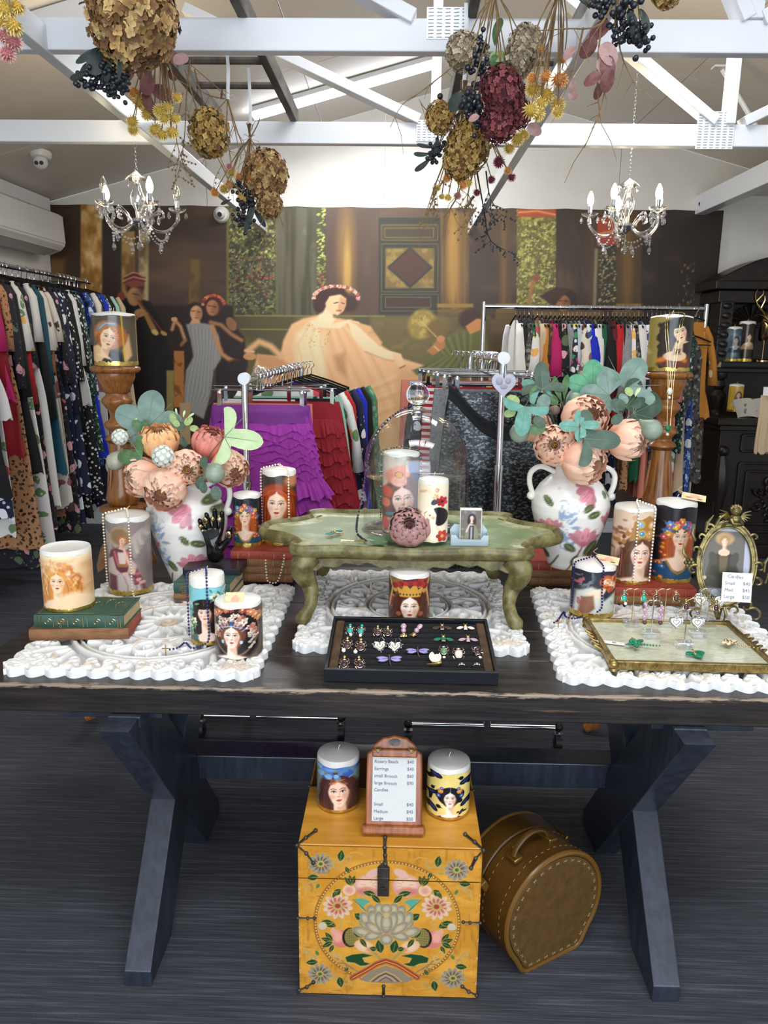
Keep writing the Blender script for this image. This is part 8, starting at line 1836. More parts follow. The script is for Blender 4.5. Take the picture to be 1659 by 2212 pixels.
C_('ped_l', 'candle', 'large candle printed with an auburn-haired woman, on the left wooden pedestal', 248, 779, 677, 90, 1.456, p_pedestal_left, goldband=.07, thr=.95, yfix=2.9)
C_('ped_r', 'candle', 'large candle printed with a tattooed woman looking up, on the right wooden pedestal', 1447, 795, 683, 88, 1.462, p_pedestal_right, goldband=.06, thr=.97, yfix=2.9)
r_ = CAN['ped_r']; L0 = r_[0].location; yn = L0.y-r_[1]-.006
Q = lambda px, py: tuple(P(px, py, y=yn-.02)); 
for i, (a, b, col, lab) in enumerate((((1441, 918), (1447, 925), M_emer, 'long gold chain with green scarab pendant hanging over the right pedestal'), ((1445, 838), (1450, 852), M_pearl, 'long gold chain with pearl drops hanging over the right pedestal'))):
    dx = i*5; g = MB(); t = root('pendant_necklace', Q(*a), lab, 'necklace', 'long chains on the right pedestal candle'); o = Vector(t.location)
    g.tube([Vector(q)-o for q in catmull([Q(*a), Q(1443+dx, 800), Q(1437+dx, 700), (L0.x-.02, L0.y-r_[1]*.6, L0.z+r_[2]+.008), (L0.x, L0.y, L0.z+r_[2]+.014), (L0.x+.03, L0.y-r_[1]*.5, L0.z+r_[2]+.008), Q(1474-dx, 700), Q(1458-dx, 800), Q(*b), Q(*a)], 6, False)], .0008, 5).build('chain', M_gold, t)
    MB().sph((.004, 0, -.012), .011, 10, 7, (.9, .6, 1.2)).build('pendant', col, t); MB().sph((.004, 0, -.034), .006, 8, 6).build('pearl', M_pearl, t)
# ================================================================== HANGING DRIED FLOWERS
M_dry = vmat('dried_petal', .85)
def hydrangea_mesh(cols, seed, n=150):
    rr = random.Random(seed); m = MB()
    for k in range(n):
        z = 1-2*(k+.5)/n; a = k*2.39996+rr.uniform(-.1, .1); d = Vector((math.sqrt(1-z*z)*math.cos(a), math.sqrt(1-z*z)*math.sin(a), z)); c = lin(rr.choice(cols)); b = rr.uniform(.75, 1.15)
        m.M = frame(d*rr.uniform(.84, 1.0), d+Vector((rr.uniform(-.5, .5), rr.uniform(-.5, .5), rr.uniform(-.5, .5))), (rr.random(), rr.random(), rr.random())); s_ = rr.uniform(.10, .15)
        for q in range(4):
            t = q*PI/2; c_, n_ = math.cos(t), math.sin(t); pt = lambda x, y, h: (x*c_-y*n_, x*n_+y*c_, h)
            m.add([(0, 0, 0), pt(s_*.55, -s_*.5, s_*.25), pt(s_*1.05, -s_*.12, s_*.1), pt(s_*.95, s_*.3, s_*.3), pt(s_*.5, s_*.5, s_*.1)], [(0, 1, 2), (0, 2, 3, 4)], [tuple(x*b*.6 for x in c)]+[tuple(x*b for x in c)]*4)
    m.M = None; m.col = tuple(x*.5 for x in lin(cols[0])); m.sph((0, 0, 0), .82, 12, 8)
    return m.mesh('florets', M_dry, angle=180)
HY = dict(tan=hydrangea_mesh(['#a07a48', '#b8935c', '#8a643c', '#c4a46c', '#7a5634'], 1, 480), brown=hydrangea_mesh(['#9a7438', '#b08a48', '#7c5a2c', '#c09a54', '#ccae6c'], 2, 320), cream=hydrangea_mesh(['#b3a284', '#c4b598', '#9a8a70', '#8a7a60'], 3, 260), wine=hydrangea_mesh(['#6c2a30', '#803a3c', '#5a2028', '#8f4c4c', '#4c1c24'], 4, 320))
def straw_mesh(c0, c1, seed):
    m = MB(); rr = random.Random(seed)
    for k in range(70):
        z = 1-1.75*(k+.5)/70; a = k*2.39996; d = Vector((math.sqrt(max(0, 1-z*z))*math.cos(a), math.sqrt(max(0, 1-z*z))*math.sin(a), z)); m.M = frame(d*.55, d+Vector((0, 0, .35)), (rr.random(), rr.random(), 1))
        m.add([(-.09, 0, 0), (.09, 0, 0), (.06, .03, .35), (0, 0, .55), (-.06, .03, .35)], [(0, 1, 2, 4), (4, 2, 3)], [lin(c0)]*2+[lin(c1)]*3)
    m.M = None; m.col = lin(c0); m.sph((0, 0, 0), .62, 8, 6); return m.mesh('bracts', M_dry, angle=180)
ST = dict(yel=straw_mesh('#b8983c', '#f0d684', 1), org=straw_mesh('#b8743c', '#ecb468', 2), pink=straw_mesh('#a86468', '#dca8a0', 3), wine=straw_mesh('#5c1c2c', '#8c3c50', 4))
M_berry = mat('blue_black_berry', '#15171d', .35, col2='#262a33', ns=30); LC['euw'] = leafcol('wine_eucalyptus_leaf', '#5c3432', '#7a4c48'); LC['eup'] = leafcol('dusty_pink_eucalyptus_leaf', '#96716c', '#a88680'); LC['ink'] = leafcol('inky_green_leaf', '#272e2c', '#38423c')
M_rib = mat('white_ribbon', '#e6e8ea', .6); M_tw2 = mat('dried_brown_stem', '#6a5238', .9, col2='#8a7048', ns=30); GH = 'dried flower bunches hanging from the ladders'
def berry_mesh(seed, n=24):
    rr = random.Random(seed); g = MB()
    for k in range(n): g.sph((rr.gauss(0, .48), rr.gauss(0, .48), rr.gauss(0, .6)), .27, 8, 6)
    return g.mesh('berries', M_berry)
BM = [berry_mesh(i) for i in range(3)]
def bunch(label, y, tie, items, leaves=(), twigs=(), stems=True, ztop=None):
    """pixel positions at depth y; every piece hangs from the tie point"""
    o = P(*tie, y=y); k = mpp(o); t = root('dried_flower_bunch', o, label, 'dried flowers', GH); rr = random.Random(int(tie[0]*7+tie[1])); W = lambda px, py, dy=0: P(px, py, y=y+dy)-o
    zt = 2.50-o.z if ztop is None else ztop
    MB().tube([(0, 0, 0), (.004, 0, zt*.5), (0, 0, zt)], .006, 5, flat=.3).tube([(0, 0, .005), (.02, -.01, .012), (.035, -.012, -.012), (.0, -.008, .0)], .003, 4, flat=.3).tube([(0, 0, .005), (-.018, -.01, .014), (-.03, -.012, -.01), (0, -.008, 0)], .003, 4, flat=.3).build('ribbon', M_rib, t)
    for kind, key, px, py, r in items:
        c = W(px, py, rr.uniform(-.03, .03)); s_ = r*k*1.14; M_ = T(*c) @ Euler((rr.uniform(-.5, .5), rr.uniform(-.5, .5), rr.uniform(0, 6))).to_matrix().to_4x4()
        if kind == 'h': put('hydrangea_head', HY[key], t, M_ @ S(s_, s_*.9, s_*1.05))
        elif kind == 's': put('strawflower_head', ST[key], t, T(*c) @ R(PI*.8+rr.uniform(-.6, .6), 'X') @ R(rr.uniform(-.7, .7), 'Y') @ S(s_*1.0))
        else: put('berry_cluster', BM[rr.randrange(3)], t, M_ @ S(s_))
        MB().tube([c, c*.5+Vector((rr.uniform(-.01, .01), 0, .02)), (rr.uniform(-.004, .004), 0, 0), (rr.uniform(-.012, .012), rr.uniform(-.01, .01), .05)], .0016, 4).build('stem', M_tw2, t)
    for px, py, L, a, kd, ck in leaves: put('leaf', LM.setdefault((kd, ck), leaf_mesh(kd, .3).mesh('leaf', LC[ck], angle=180)), t, T(*W(px, py, rr.uniform(-.05, .02))) @ img_frame((0, 0, 0), math.radians(a), rr.uniform(-.5, .5), rr.uniform(-.7, .7)) @ S(L*k))
    for pts, nb, bd in twigs:
        g = MB(); p = [W(*q, rr.uniform(-.04, .04)) for q in pts]; C = [Vector(c) for c in catmull([tuple(q) for q in p], 4, False)]; g.tube(C, [max(.0007, .0026*(1-.7*i/len(C))) for i in range(len(C))], 4)
        for j in range(nb):
            q = C[rr.randrange(len(C)//3, len(C))]; d = Vector((rr.uniform(-.05, .05), rr.uniform(-.02, .02), rr.uniform(-.09, -.01))); g.tube([q, q+d*.5+Vector((rr.uniform(-.01, .01), 0, 0)), q+d], [.0011, .0009, .0006], 3)
            if bd:
                for e in range(4): g.sph(q+d*(.3+.22*e)+Vector((rr.uniform(-.004, .004), 0, 0)), .0036, 5, 4)
        g.build('twig', M_berry if bd == 2 else M_tw2, t)
H_ = 'h'; s__ = 's'; b_ = 'b'
bunch('yellow and pink strawflowers hanging in the top left corner', 1.66, (12, -60), [(s__, 'yel', 14, 20, 20), (s__, 'yel', 38, 14, 16), (s__, 'yel', 30, 55, 19), (s__, 'yel', 4, 46, 14), (s__, 'pink', 30, 92, 18), (s__, 'pink', 10, 78, 16), (s__, 'pink', 16, 116, 17), (s__, 'yel', -4, 5, 16)], ztop=.2)
bunch('large tan hydrangea bunch with dark berries, hanging at the upper left', 1.94, (275, -50), [(H_, 'tan', 288, 40, 88), (H_, 'tan', 245, 10, 55), (H_, 'tan', 330, 60, 40)]+[(b_, '', x, yy, r) for x, yy, r in ((222, 150, 22), (195, 170, 20), (250, 160, 22), (240, 190, 16), (268, 175, 18))],
      [(215, 100, 62, 215, 'long', 'ink'), (240, 120, 70, 235, 'long', 'ink'), (200, 130, 60, 190, 'long', 'ink'), (262, 120, 60, 260, 'long', 'ink'), (225, 110, 60, 250, 'oval', 'ink'), (185, 150, 50, 200, 'long', 'ink'), (170, 10, 60, 40, 'long', 'ink')], ztop=.1)
bunch('strawflower and wine eucalyptus bunch below the large tan hydrangea', 2.22, (345, 60), [(s__, 'yel', x, yy, r) for x, yy, r in ((286, 262, 13), (288, 280, 12), (318, 245, 14), (335, 280, 15), (350, 290, 13), (372, 285, 14), (345, 240, 14), (362, 232, 12), (382, 210, 11), (355, 255, 13), (300, 220, 14), (378, 255, 12))]+[(s__, 'org', 370, 285, 12), (s__, 'org', 360, 200, 12), (s__, 'org', 290, 200, 12)],
      [(300, 140, 44, 300, 'oval', 'euw'), (320, 165, 44, 270, 'oval', 'euw'), (330, 190, 44, 330, 'oval', 'euw'), (285, 150, 36, 240, 'oval', 'euw'), (350, 120, 40, 20, 'oval', 'euw'), (365, 150, 30, 300, 'oval', 'euw'), (375, 135, 34, 30, 'oval', 'eup'), (325, 225, 26, 270, 'oval', 'euw'), (310, 200, 40, 300, 'oval', 'euw')], [(((345, 60), (335, 150), (320, 240)), 0, 0), (((350, 60), (355, 150), (360, 230)), 0, 0), (((340, 60), (372, 160), (380, 215)), 2, 0)])
bunch('twiggy bunch with a small tan hydrangea, tied with white ribbon', 2.74, (492, 215), [(H_, 'brown', 452, 288, 44)], [(480, 190, 20, 250, 'long', 'euw')], [(((492, 215), (470, 190), (400, 130)), 2, 0), (((492, 215), (440, 200), (405, 150)), 3, 0), (((410, 130), (402, 220), (398, 300), (385, 380)), 9, 1), (((400, 150), (430, 250), (470, 340), (500, 400)), 10, 1), (((420, 150), (450, 260), (480, 350), (520, 420)), 8, 0), (((492, 215), (505, 270), (520, 340)), 6, 0), (((492, 215), (490, 290), (500, 350)), 6, 0), (((395, 200), (380, 290), (395, 350)), 7, 1), (((492, 215), (515, 290), (540, 350)), 5, 0)])
bunch('tan hydrangea bunch with dark berries hanging lowest at the left', 3.0, (540, 300), [(H_, 'tan', 573, 378, 46), (H_, 'tan', 582, 440, 27), (b_, '', 520, 405, 15), (b_, '', 532, 440, 17), (b_, '', 522, 470, 15), (b_, '', 540, 425, 13), (s__, 'yel', 500, 372, 10), (s__, 'org', 518, 382, 10), (s__, 'org', 542, 385, 10), (s__, 'yel', 484, 408, 10), (s__, 'org', 495, 398, 9), (s__, 'yel', 522, 428, 10), (s__, 'org', 464, 416, 9), (s__, 'pink', 495, 360, 7)],
      [(548, 430, 50, 250, 'long', 'ink'), (535, 450, 48, 270, 'long', 'ink'), (500, 430, 30, 190, 'long', 'ink'), (560, 425, 44, 10, 'long', 'ink'), (545, 450, 46, 300, 'long', 'ink')], [(((540, 300), (560, 260), (556, 240)), 1, 0), (((540, 300), (540, 250), (542, 235)), 1, 0), (((590, 400), (605, 430), (600, 470)), 7, 0), (((560, 440), (570, 470), (556, 495)), 4, 0)])
bunch('cream hydrangea and berry bunch with a green-pink leaf, right of centre', 2.22, (1070, -20), [(H_, 'cream', 1000, 112, 36), (H_, 'cream', 1135, 95, 34), (H_, 'cream', 1120, 130, 34), (b_, '', 1035, 100, 20), (b_, '', 1022, 130, 22), (b_, '', 1045, 150, 18), (H_, 'wine', 1085, 200, 48), (H_, 'wine', 1080, 262, 40), (H_, 'wine', 1120, 245, 28), (b_, '', 1015, 220, 24), (b_, '', 1030, 240, 20)],
      [(1062, 150, 46, 60, 'oval', 'green'), (1070, 100, 70, 80, 'long', 'green'), (1060, 130, 50, 30, 'oval', 'lime'), (1000, 200, 44, 230, 'oval', 'ink'), (1035, 250, 24, 200, 'oval', 'eup'), (1140, 270, 34, 320, 'oval', 'eup'), (1040, 90, 50, 250, 'long', 'ink')], [(((1060, 0), (1010, 110), (920, 190), (870, 225), (843, 275)), 4, 0), (((1070, -20), (1075, 60), (1070, 130)), 0, 0)])
bunch('brown hydrangea bunch with berries and dangling twigs, right of centre', 2.46, (1000, 215), [(H_, 'brown', 1010, 320, 48), (H_, 'brown', 1018, 285, 30), (H_, 'brown', 950, 255, 30), (H_, 'brown', 990, 350, 34), (b_, '', 950, 248, 22), (b_, '', 985, 290, 20), (b_, '', 938, 335, 15), (b_, '', 945, 318, 12), (s__, 'yel', 1118, 300, 14), (s__, 'yel', 1132, 290, 12), (s__, 'yel', 1100, 320, 12), (s__, 'wine', 1105, 383, 9), (s__, 'org', 1097, 368, 8), (s__, 'wine', 1078, 350, 12), (s__, 'wine', 1062, 388, 8), (s__, 'wine', 1030, 415, 8), (s__, 'org', 965, 385, 9), (s__, 'org', 998, 388, 12), (s__, 'yel', 946, 406, 7), (s__, 'yel', 954, 424, 7), (s__, 'yel', 968, 426, 8), (s__, 'pink', 988, 422, 9), (s__, 'yel', 1012, 395, 9), (s__, 'org', 1000, 400, 9)],
      [(935, 320, 36, 160, 'long', 'ink'), (930, 340, 44, 215, 'long', 'ink'), (930, 330, 36, 190, 'long', 'ink'), (945, 290, 40, 260, 'long', 'ink'), (985, 300, 40, 280, 'long', 'ink'), (1000, 240, 34, 200, 'long', 'ink'), (1075, 300, 30, 0, 'long', 'ink')], [(((960, 350), (940, 400), (925, 445)), 10, 1), (((1000, 370), (990, 420), (960, 470)), 8, 0), (((1030, 370), (1045, 450), (1060, 520), (1115, 550)), 14, 2), (((1020, 380), (1010, 430), (1020, 480)), 9, 1), (((1050, 370), (1060, 430), (1090, 470)), 10, 2), (((1000, 215), (930, 240), (905, 215)), 2, 0), (((970, 370), (935, 430), (920, 480)), 6, 0)])
bunch('yellow strawflower bunch on long straw stems, right of centre', 2.10, (1210, -30), [(s__, 'yel', 1153, 192, 18), (s__, 'yel', 1180, 205, 19), (s__, 'yel', 1146, 238, 17), (s__, 'yel', 1162, 245, 16), (s__, 'yel', 1205, 225, 16), (s__, 'yel', 1205, 242, 13), (s__, 'org', 1178, 165, 13), (s__, 'org', 1208, 172, 18), (s__, 'org', 1150, 170, 12), (s__, 'yel', 1168, 222, 14), (s__, 'org', 1170, 105, 8), (s__, 'org', 1215, 130, 8)], (), [(((1210, -30), (1180, 60), (1175, 190)), 2, 0), (((1212, -30), (1210, 80), (1205, 170)), 2, 0), (((1200, -30), (1195, 60), (1150, 180)), 2, 0), (((1205, -30), (1160, 60), (1165, 130)), 3, 0), (((1215, -30), (1225, 60), (1215, 150)), 3, 0)], ztop=.15)
bunch('wine eucalyptus and dark berry bunch at the upper right', 1.95, (1345, -60), [(b_, '', 1350, 20, 26), (b_, '', 1365, 60, 24), (b_, '', 1385, 75, 20), (b_, '', 1300, 10, 22), (b_, '', 1340, 75, 16), (H_, 'brown', 1440, -18, 30)],
      [(1300, 95, 50, 300, 'oval', 'eup'), (1285, 80, 46, 240, 'oval', 'euw'), (1310, 120, 46, 280, 'oval', 'euw'), (1290, 130, 46, 320, 'oval', 'eup'), (1300, 160, 40, 200, 'oval', 'euw'), (1320, 150, 44, 250, 'oval', 'euw'), (1295, 180, 32, 270, 'oval', 'euw'), (1240, 100, 36, 230, 'oval', 'eup'), (1232, 170, 28, 290, 'oval', 'eup'), (1228, 200, 24, 330, 'oval', 'eup'), (1380, 20, 60, 280, 'long', 'ink'), (1355, 30, 60, 320, 'oval', 'ink'), (1275, 20, 50, 110, 'long', 'ink'), (1320, 50, 50, 200, 'oval', 'euw')], [(((1345, -60), (1300, 50), (1220, 62), (1160, 66)), 3, 0), (((1340, -40), (1315, 150), (1295, 240), (1262, 320)), 4, 0), (((1330, 0), (1340, 110), (1375, 190)), 3, 0), (((1300, 40), (1290, 160), (1297, 265)), 3, 0), (((1260, 60), (1240, 150), (1215, 210)), 2, 0)], ztop=.1)

# ================================================================== CHANDELIERS
M_cry = thin_glass('crystal_glass', (.9, .9, .9), 1.1, .26); M_bulb = emis('lit_candle_bulb', '#fff0c8', 22); M_bulb0 = thin_glass('unlit_clear_bulb', (.9, .88, .8), 1, .15)
dg_ = MB().lathe([(0, -.034), (.005, -.030), (.0085, -.022), (.006, -.010), (0, 0)], 6).mesh('drop', M_cry, smooth=False)
def chandelier(x, y, zh, zc0, lit, label):
    t = root('chandelier', (x, y, zc0), label, 'chandelier'); g = MB(); z = .13; n = int((zh-zc0-.12)/.016)
    for k in range(n): g.M = T(0, 0, .135+k*.016) @ R(PI/2*(k % 2), 'Z'); g.tube([(.005*math.cos(a), 0, .010*math.sin(a)) for a in np.linspace(0, 2*PI, 10, endpoint=False)], .0014, 4, closed=True)
    g.build('chain', M_silver, t)
    MB().lathe([(0, .13), (.045, .10), (.05, .092), (.02, .095), (.012, .08), (.02, .05), (.032, .02), (.03, -.01), (.014, -.04), (.012, -.07), (.05, -.08), (.052, -.09), (.02, -.11), (.0, -.125)], 16).build('central_stem', M_cry, t)
    MB().lathe([(.0, -.075), (.045, -.085), (.03, -.105), (0, -.108)], 14).build('hub', M_silver, t)
    for k in range(5):
        a = 2*PI*k/5+.31; c_, s_ = math.cos(a), math.sin(a); R_ = .172; Pt = lambda r_, z_: (c_*r_, s_*r_, z_)
        arm = MB(); arm.tube(catmull([Pt(.03, -.09), Pt(.075, -.125), Pt(.13, -.12), Pt(R_, -.075), Pt(R_, -.045)], 5, False), .0075, 7).tube(catmull([Pt(.04, -.085), Pt(.07, -.05), Pt(.10, -.035), Pt(.11, -.06), Pt(.09, -.07)], 4, False), .006, 6); arm = arm.build('arm', M_cry, t)
        MB(T(*Pt(R_, -.045))).lathe([(.008, 0), (.034, .012), (.042, .022), (.036, .018), (.01, .008)], 14, mod=lambda q, z_: 1+.06*math.sin(q*8)).build('drip_dish', M_cry, arm); MB(T(*Pt(R_, -.045))).lathe([(.011, .008), (.011, .055), (.0, .055)], 10).build('candle_sleeve', M_silver, arm)
        MB(T(*Pt(R_, -.045))).lathe([(.008, .055), (.015, .072), (.0165, .085), (.012, .105), (.004, .122), (0, .125)], 12).build('bulb', M_bulb if k in lit else M_bulb0, arm)
        for q in range(4):
            b = a+q*PI/2; put('drop', dg_, arm, T(c_*R_+.038*math.cos(b), s_*R_+.038*math.sin(b), -.035) @ S(1, 1, 1+.3*(q % 2)))
        b2 = 2*PI*(k+1)/5+.31; g = MB()
        for q in range(13): u_ = q/12; g.sph((.14*((1-u_)*c_+u_*math.cos(b2)), .14*((1-u_)*s_+u_*math.sin(b2)), -.12-.055*math.sin(PI*u_)), .0052, 6, 4)
        g.build('bead_swag', M_cry, arm)['kind'] = 'stuff'; put('drop', dg_, arm, T(.14*(c_+math.cos(b2))/2, .14*(s_+math.sin(b2))/2, -.178) @ S(1.2)); put('drop', dg_, arm, T(c_*.12, s_*.12, -.13) @ S(1.15)); put('drop', dg_, t, T(c_*.045, s_*.045, .09) @ S(.8))
    put('pendant_ball', dg_, t, T(0, 0, -.17) @ S(2.0, 2.0, 1.3)); MB().tube([(0, 0, -.12), (0, 0, -.175)], .002, 5).build('pendant_wire', M_silver, t)
    l = bpy.data.lights.new('chandelier_glow', 'POINT'); l.energy = 8; l.color = (1, .80, .52); l.shadow_soft_size = .12; o = bpy.data.objects.new('chandelier_glow', l); COL.objects.link(o); o.location = (x, y, zc0+.32)
c = P(298, 440, y=3.68); chandelier(c.x, c.y, 2.40, c.z+.01, (1, 2, 4), 'crystal chandelier with candle bulbs hanging from the truss at the left')
c = P(1355, 452, y=3.90); chandelier(c.x, c.y, zc(c.x)-.02, c.z+.01, (0, 1, 2, 3, 4), 'crystal chandelier with all candle bulbs lit, hanging at the right')

# ================================================================== AIR CONDITIONER, CAMERAS, CABLE
M_acw = mat('warm_white_plastic', '#d8d6d0', .35); t = root('air_conditioner', (XL+.004, 5.62, 2.17), 'white wall-mounted air conditioner above the clothes rail at the left', 'air conditioner')
m = Matrix(((1, 0, 0, 0), (0, 0, 1, 0), (0, 1, 0, 0), (0, 0, 0, 1)))
MB().prism([(0, .01), (0, .30), (.20, .30), (.225, .285), (.235, .07), (.20, .035), (.12, .005)], -.50, .50, M=m).build('housing', M_acw, t, smooth=False, bevel=.008); MB().prism([(.236, .085), (.227, .283), (.231, .283), (.240, .085)], -.495, .495, M=m).build('front_panel', M_acw, t, smooth=False, bevel=.001)
MB().prism([(.10, -.004), (.215, .036), (.22, .03), (.11, -.010)], -.46, .40, M=m).build('louvre', mat('light_grey_plastic', '#bcbab6', .4), t, smooth=False, bevel=.001); MB().box((.235, .46, .10), (.004, .05, .004)).build('badge', M_ink, t)
def camdome(p, axis, s, label, twin):
    t = root('security_camera', p, label, 'security camera'); F_ = frame((0, 0, 0), axis); MB(F_).lathe([(.055*s, 0), (.055*s, .012*s), (.045*s, .03*s), (.03*s, .034*s)][::1], 24).build('base', M_acw, t); e = Vector(axis).normalized()*.05*s
    MB().sph(e, .036*s, 18, 12).build('ball', M_acw, t); d = Vector((.15, -.9, -.25)).normalized()
    for q in ((-1, 1) if twin else (0,)): MB(frame(e+d*.033*s+Vector((q*.013*s, 0, 0)), d)).lathe([((.010 if twin else .016)*s, 0), ((.010 if twin else .016)*s, .006*s), (0, .006*s)], 14).build('lens', M_blk, t)
c = P(92, 380, y=5.3); camdome((c.x, 5.3, zc(c.x)-.002), (0, -.2, -1), 1.25, 'white twin-lens security camera on the ceiling above the air conditioner', True); c = P(474, 461, y=6.30); camdome((c.x, YB-.03, c.z), (0, -1, 0), 1.15, 'white single-lens dome camera on the mural near the hanging flowers', False)
for pts, lab in (([(1515, 455), (1512, 440), (1522, 425), (1530, 422)], 'black cable loop beside the right side beam'), ([(1004, 448), (1014, 440), (1018, 430), (1024, 424)], 'short black cable at the mural top right of centre')):
    p = [P(*q, y=6.3) for q in pts]; t = root('cable', p[0], lab, 'cable'); MB().tube([q-p[0] for q in p], .012, 6).build('cord', M_black, t)
t = root('ceiling_brace', P(1560, 150, y=4.6), 'white diagonal steel brace bar under the ceiling at the right', 'brace'); b = P(1640, 285, y=4.6)-t.location; MB().tube([(0, 0, 0), b], .013, 8).build('bar', M_beam, t); MB().box((0, 0, .01), (.10, .06, .01)).build('plate', M_beam, t)

# ================================================================== CARVED CABINET
M_cab = mat('black_oak_carved', '#15100d', .38, col2='#251b15', ns=14, bump=.4, bs=60, bd=.003)
cb = root('carved_cabinet', (3.0, 5.95, 0), 'tall black carved oak cabinet with arched pediment at the right', 'cabinet'); X0 = 2.36-3.0; X1 = .75; B = lambda c, d, nm, bv=.006: MB().box(c, d).build(nm, M_cab, cb, smooth=False, bevel=bv)
B((.055, .08, .50), (X1-X0, .62, .92), 'lower_body'); B((.055, .05, .05), (X1-X0+.08, .72, .10), 'plinth'); B((.055, .05, 1.02), (X1-X0+.12, .74, .05), 'counter_top'); B((.055, .06, .975), (X1-X0+.06, .70, .04), 'counter_moulding'); B((.055, .34, 1.50), (X1-X0-.04, .05, .95), 'back_panel'); B((.055, .20, 1.38), (X1-X0-.02, .34, .035), 'shelf'); B((.055, .22, 2.0), (X1-X0+.10, .42, .06), 'cornice'); B((.055, .24, 1.92), (X1-X0, .36, .09), 'frieze')
for q in (X0+.07, X1-.05): B((q, .16, 1.66), (.10, .20, .46), 'pilaster'); MB(T(q, .06, 1.04)).lathe([(.05, 0), (.05, .02), (.03, .04), (.055, .10), (.06, .15), (.03, .19), (.045, .22), (.03, .26), (.05, .29), (.05, .32), (0, .32)], 16).build('turned_column', M_cab, cb); [MB().sph((q, .05, 1.5+.07*j), .03, 8, 6, (1.2, .5, .8)).build('carved_boss', M_cab, cb) for j in range(6)]
mm = Matrix(((1, 0, 0, 0), (0, 0, 1, 0), (0, 1, 0, 0), (0, 0, 0, 1))); q = np.linspace(0, 1, 12)
MB().prism([(X0-.04, 2.03)]+[(X0-.04+.52*u_, 2.03+.19*math.sin(u_*PI/2)**1.0) for u_ in q]+[(X0+.38, 2.14), (X0+.34, 2.09), (X0+.42, 2.03)], .05, .40, M=mm).build('pediment', M_cab, cb, bevel=.008); MB().prism([(X1-(a-X0), b) for a, b in [(X0-.04, 2.03)]+[(X0-.04+.52*u_, 2.03+.19*math.sin(u_*PI/2)) for u_ in q]+[(X0+.38, 2.14), (X0+.34, 2.09), (X0+.42, 2.03)]], .05, .40, M=mm).build('pediment', M_cab, cb, bevel=.008)
for k in range(9): a = .15+k*(PI-.3)/8; MB().tube([(X0+.36+.03*math.cos(a), .30, 1.74+.03*math.sin(a)), (X0+.36+.17*math.cos(a), .29, 1.74+.13*math.sin(a))], [.006, .018], 6).build('fan_rib', M_cab, cb)
for (x, z, w_, h_) in ((X0+.36, 1.58, .44, .26), (X0+.40, .86, .46, .12), (X0+.42, .45, .50, .52), (X0+.42, .45, .38, .40), (X1-.35, .45, .50, .52)):
    y_ = .29 if z > 1 else -.235
    for (dx, dz, sx, sz) in ((0, h_/2, w_, .02), (0, -h_/2, w_, .02), (-w_/2, 0, .02, h_), (w_/2, 0, .02, h_)): B((x+dx, y_, z+dz), (sx+.02, .03, sz), 'panel_moulding', .006)
for k in range(14): a = k*.9; x, z = X0+.42+.12*math.cos(a)*(.4+.05*k), .45+.15*math.sin(a)*(.4+.045*k); MB().tube([(x+.04*(1-.7*u_)*math.cos(a+5*u_), -.25, z+.04*(1-.7*u_)*math.sin(a+5*u_)) for u_ in np.linspace(0, 1, 9)], .011, 6).build('carved_scroll', M_cab, cb)
MB().sph((X0+.42, -.25, .52), .05, 12, 8, (1, .5, 1.2)).build('carved_mask', M_cab, cb); MB().sph((X0+.03, -.25, .80), .04, 10, 7).tube([(X0+.03, -.24, .76), (X0+.03, -.26, .66), (X0+.04, -.25, .5), (X0+.03, -.24, .3)], [.03, .055, .05, .02], 8).build('carved_figure', M_cab, cb)
# things on the cabinet
book(2.62, 6.05, 1.3985, .42, .18, .045, M_blk, 'thick dark old book lying on the cabinet shelf', group='cabinet books')
for key, a in (('c1', ('grey-blue candle with bead string, left on the cabinet shelf book', 1583, 776, 706, 33, p_small(('#4a5a64', '#8a9aa4', '#2c3844'), '#3a3430', '#a8b0b0'))), ('c2', ('dark candle with a pale woman, middle of the cabinet shelf book', 1611, 776, 694, 33, p_small(('#2c2018', '#4c3828', '#a88a60'), '#3a2018'))), ('c3', ('yellow candle with a dancing figure, standing on the cabinet counter', 1590, 868, 830, 30, p_small(('#c89a38', '#d8b050', '#b0b08c'), '#3a2820')))):
    z = 1.445 if key != 'c3' else 1.085; C_(key, 'candle', a[0], a[1], a[2], a[3], a[4], z, a[5], goldband=.06, ncol=30, nrow=36, yfix=6.02 if key != 'c3' else 5.80, group='small candles on the cabinet'); r_ = CAN[key]; r_[0].location.z = z
book(2.70, 5.82, 1.046, .16, .12, .037, M_brn, 'small brown book under the yellow candle on the cabinet counter', group='cabinet books')
sx_ = 2.77; t = root('stag_head', (2.725, 6.0, 1.445), 'gold stag head ornament with antlers on the cabinet shelf', 'ornament'); MB().tube([(0, 0, .02), (0, 0, .17)], .006, 6).lathe([(.05, 0), (.05, .012), (.01, .02)], 14).build('stand', M_gold, t); MB().tube([(0, .03, .16), (0, .0, .22), (0, -.02, .28), (0, -.05, .32), (0, -.11, .285), (0, -.13, .275)], [.03, .045, .042, .045, .028, .018], 10).build('head', M_gold, t)
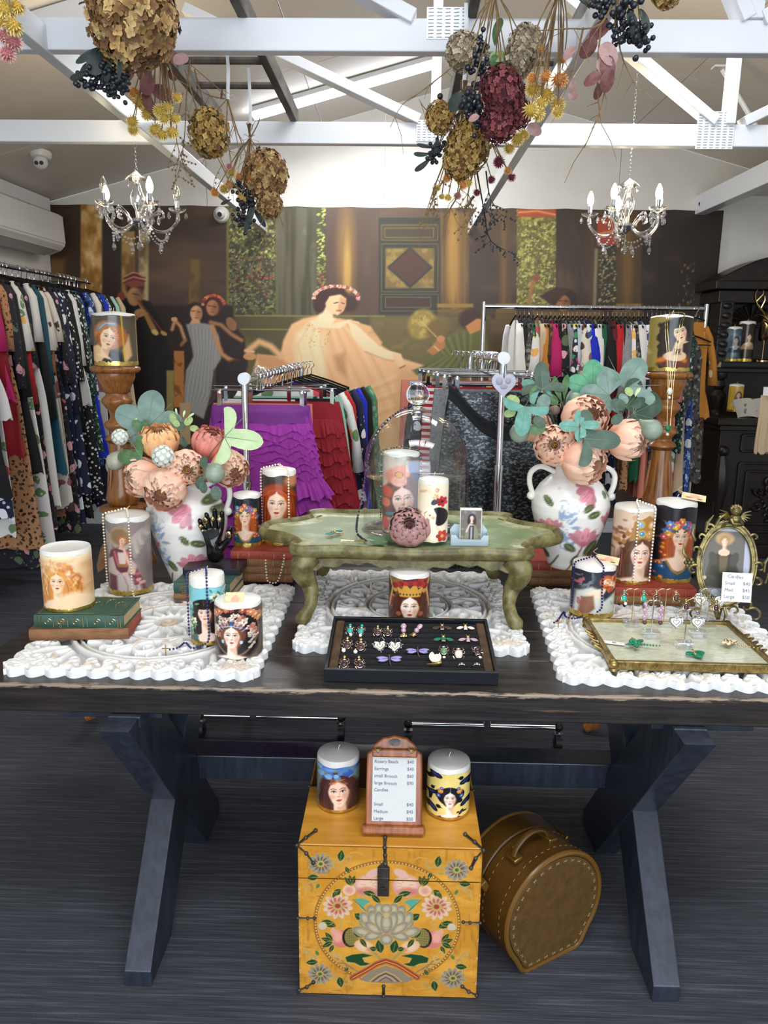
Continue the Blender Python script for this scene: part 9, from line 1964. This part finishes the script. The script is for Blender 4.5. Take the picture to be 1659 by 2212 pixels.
for q in (-1, 1): MB().tube([(q*.03, -.02, .33), (q*.065, -.01, .345), (q*.09, 0, .335)], [.012, .018, .003], 6, flat=.4).build('ear', M_gold, t); MB().tube(catmull([(q*.02, -.02, .34), (q*.05, 0, .39), (q*.09, .0, .44), (q*.10, 0, .50), (q*.08, 0, .54)], 3, False), [.009-.0005*k for k in range(13)], 6).tube([(q*.05, 0, .39), (q*.03, -.01, .45), (q*.035, -.01, .48)], [.007, .005, .002], 5).tube([(q*.09, 0, .44), (q*.05, -.01, .49), (q*.05, -.01, .52)], [.006, .005, .002], 5).build('antler', M_gold, t)
t = root('gift_bag', (2.60, 5.74, 1.046), 'crumpled cream printed fabric pouch on the cabinet counter', 'pouch'); MB().grid(lambda u, v: ((.07+.03*v)*math.cos(2*PI*u)*1.5*(1+.12*math.sin(9*u*PI)), .05*math.sin(2*PI*u), .13*v+.015*math.sin(12*u)), 24, 6, closeu=True).build('cloth', fabric('cream_print_fabric', '#c9c2b4', ('#8a7a60', '#c9c2b4', '#c9c2b4'), 30, .3), t)
t = root('gift_bag', (2.86, 5.74, 1.046), 'clear bag of white ornaments on the cabinet counter', 'bag'); MB().grid(lambda u, v: ((.10-.04*v)*math.cos(2*PI*u)*(1+.15*math.sin(7*u*PI)), .05*math.sin(2*PI*u), .18*v+.02*math.sin(14*u)), 24, 6, closeu=True).build('bag', fabric('silvery_film', '#a8a8a4', ('#d8d8d8', '#6a6a68'), 24, .3, rough=.25), t)
t = root('hanging_garment', P(1662, 935, y=4.6), 'cream, pink and teal garment corner at the right picture edge', 'garment'); cloth(.30, .09, .12, .03, .008, 77, shoulder=False); o = cloth(.34, .075, .08, .03, .006, 78, shoulder=False).build('cream_cloth', FB['sand'], t, M=T(0, 0, .22)); cloth(.30, .06, .07, .03, .006, 79, shoulder=False).build('pink_cloth', fabric('pink_giraffe_fabric', '#c8808c', ('#e0b8b8', '#c8808c'), 30, .4), t, M=T(.09, -.02, .18)); MB().box((.02, -.035, .245), (.20, .004, .05)).build('white_card', mat('white_paper', '#e9e7e2', .7), t); MB().tube([(0, 0, .2), (.02, 0, .35), (.3, 0, .5)], .004, 5).build('strap', M_black, t)
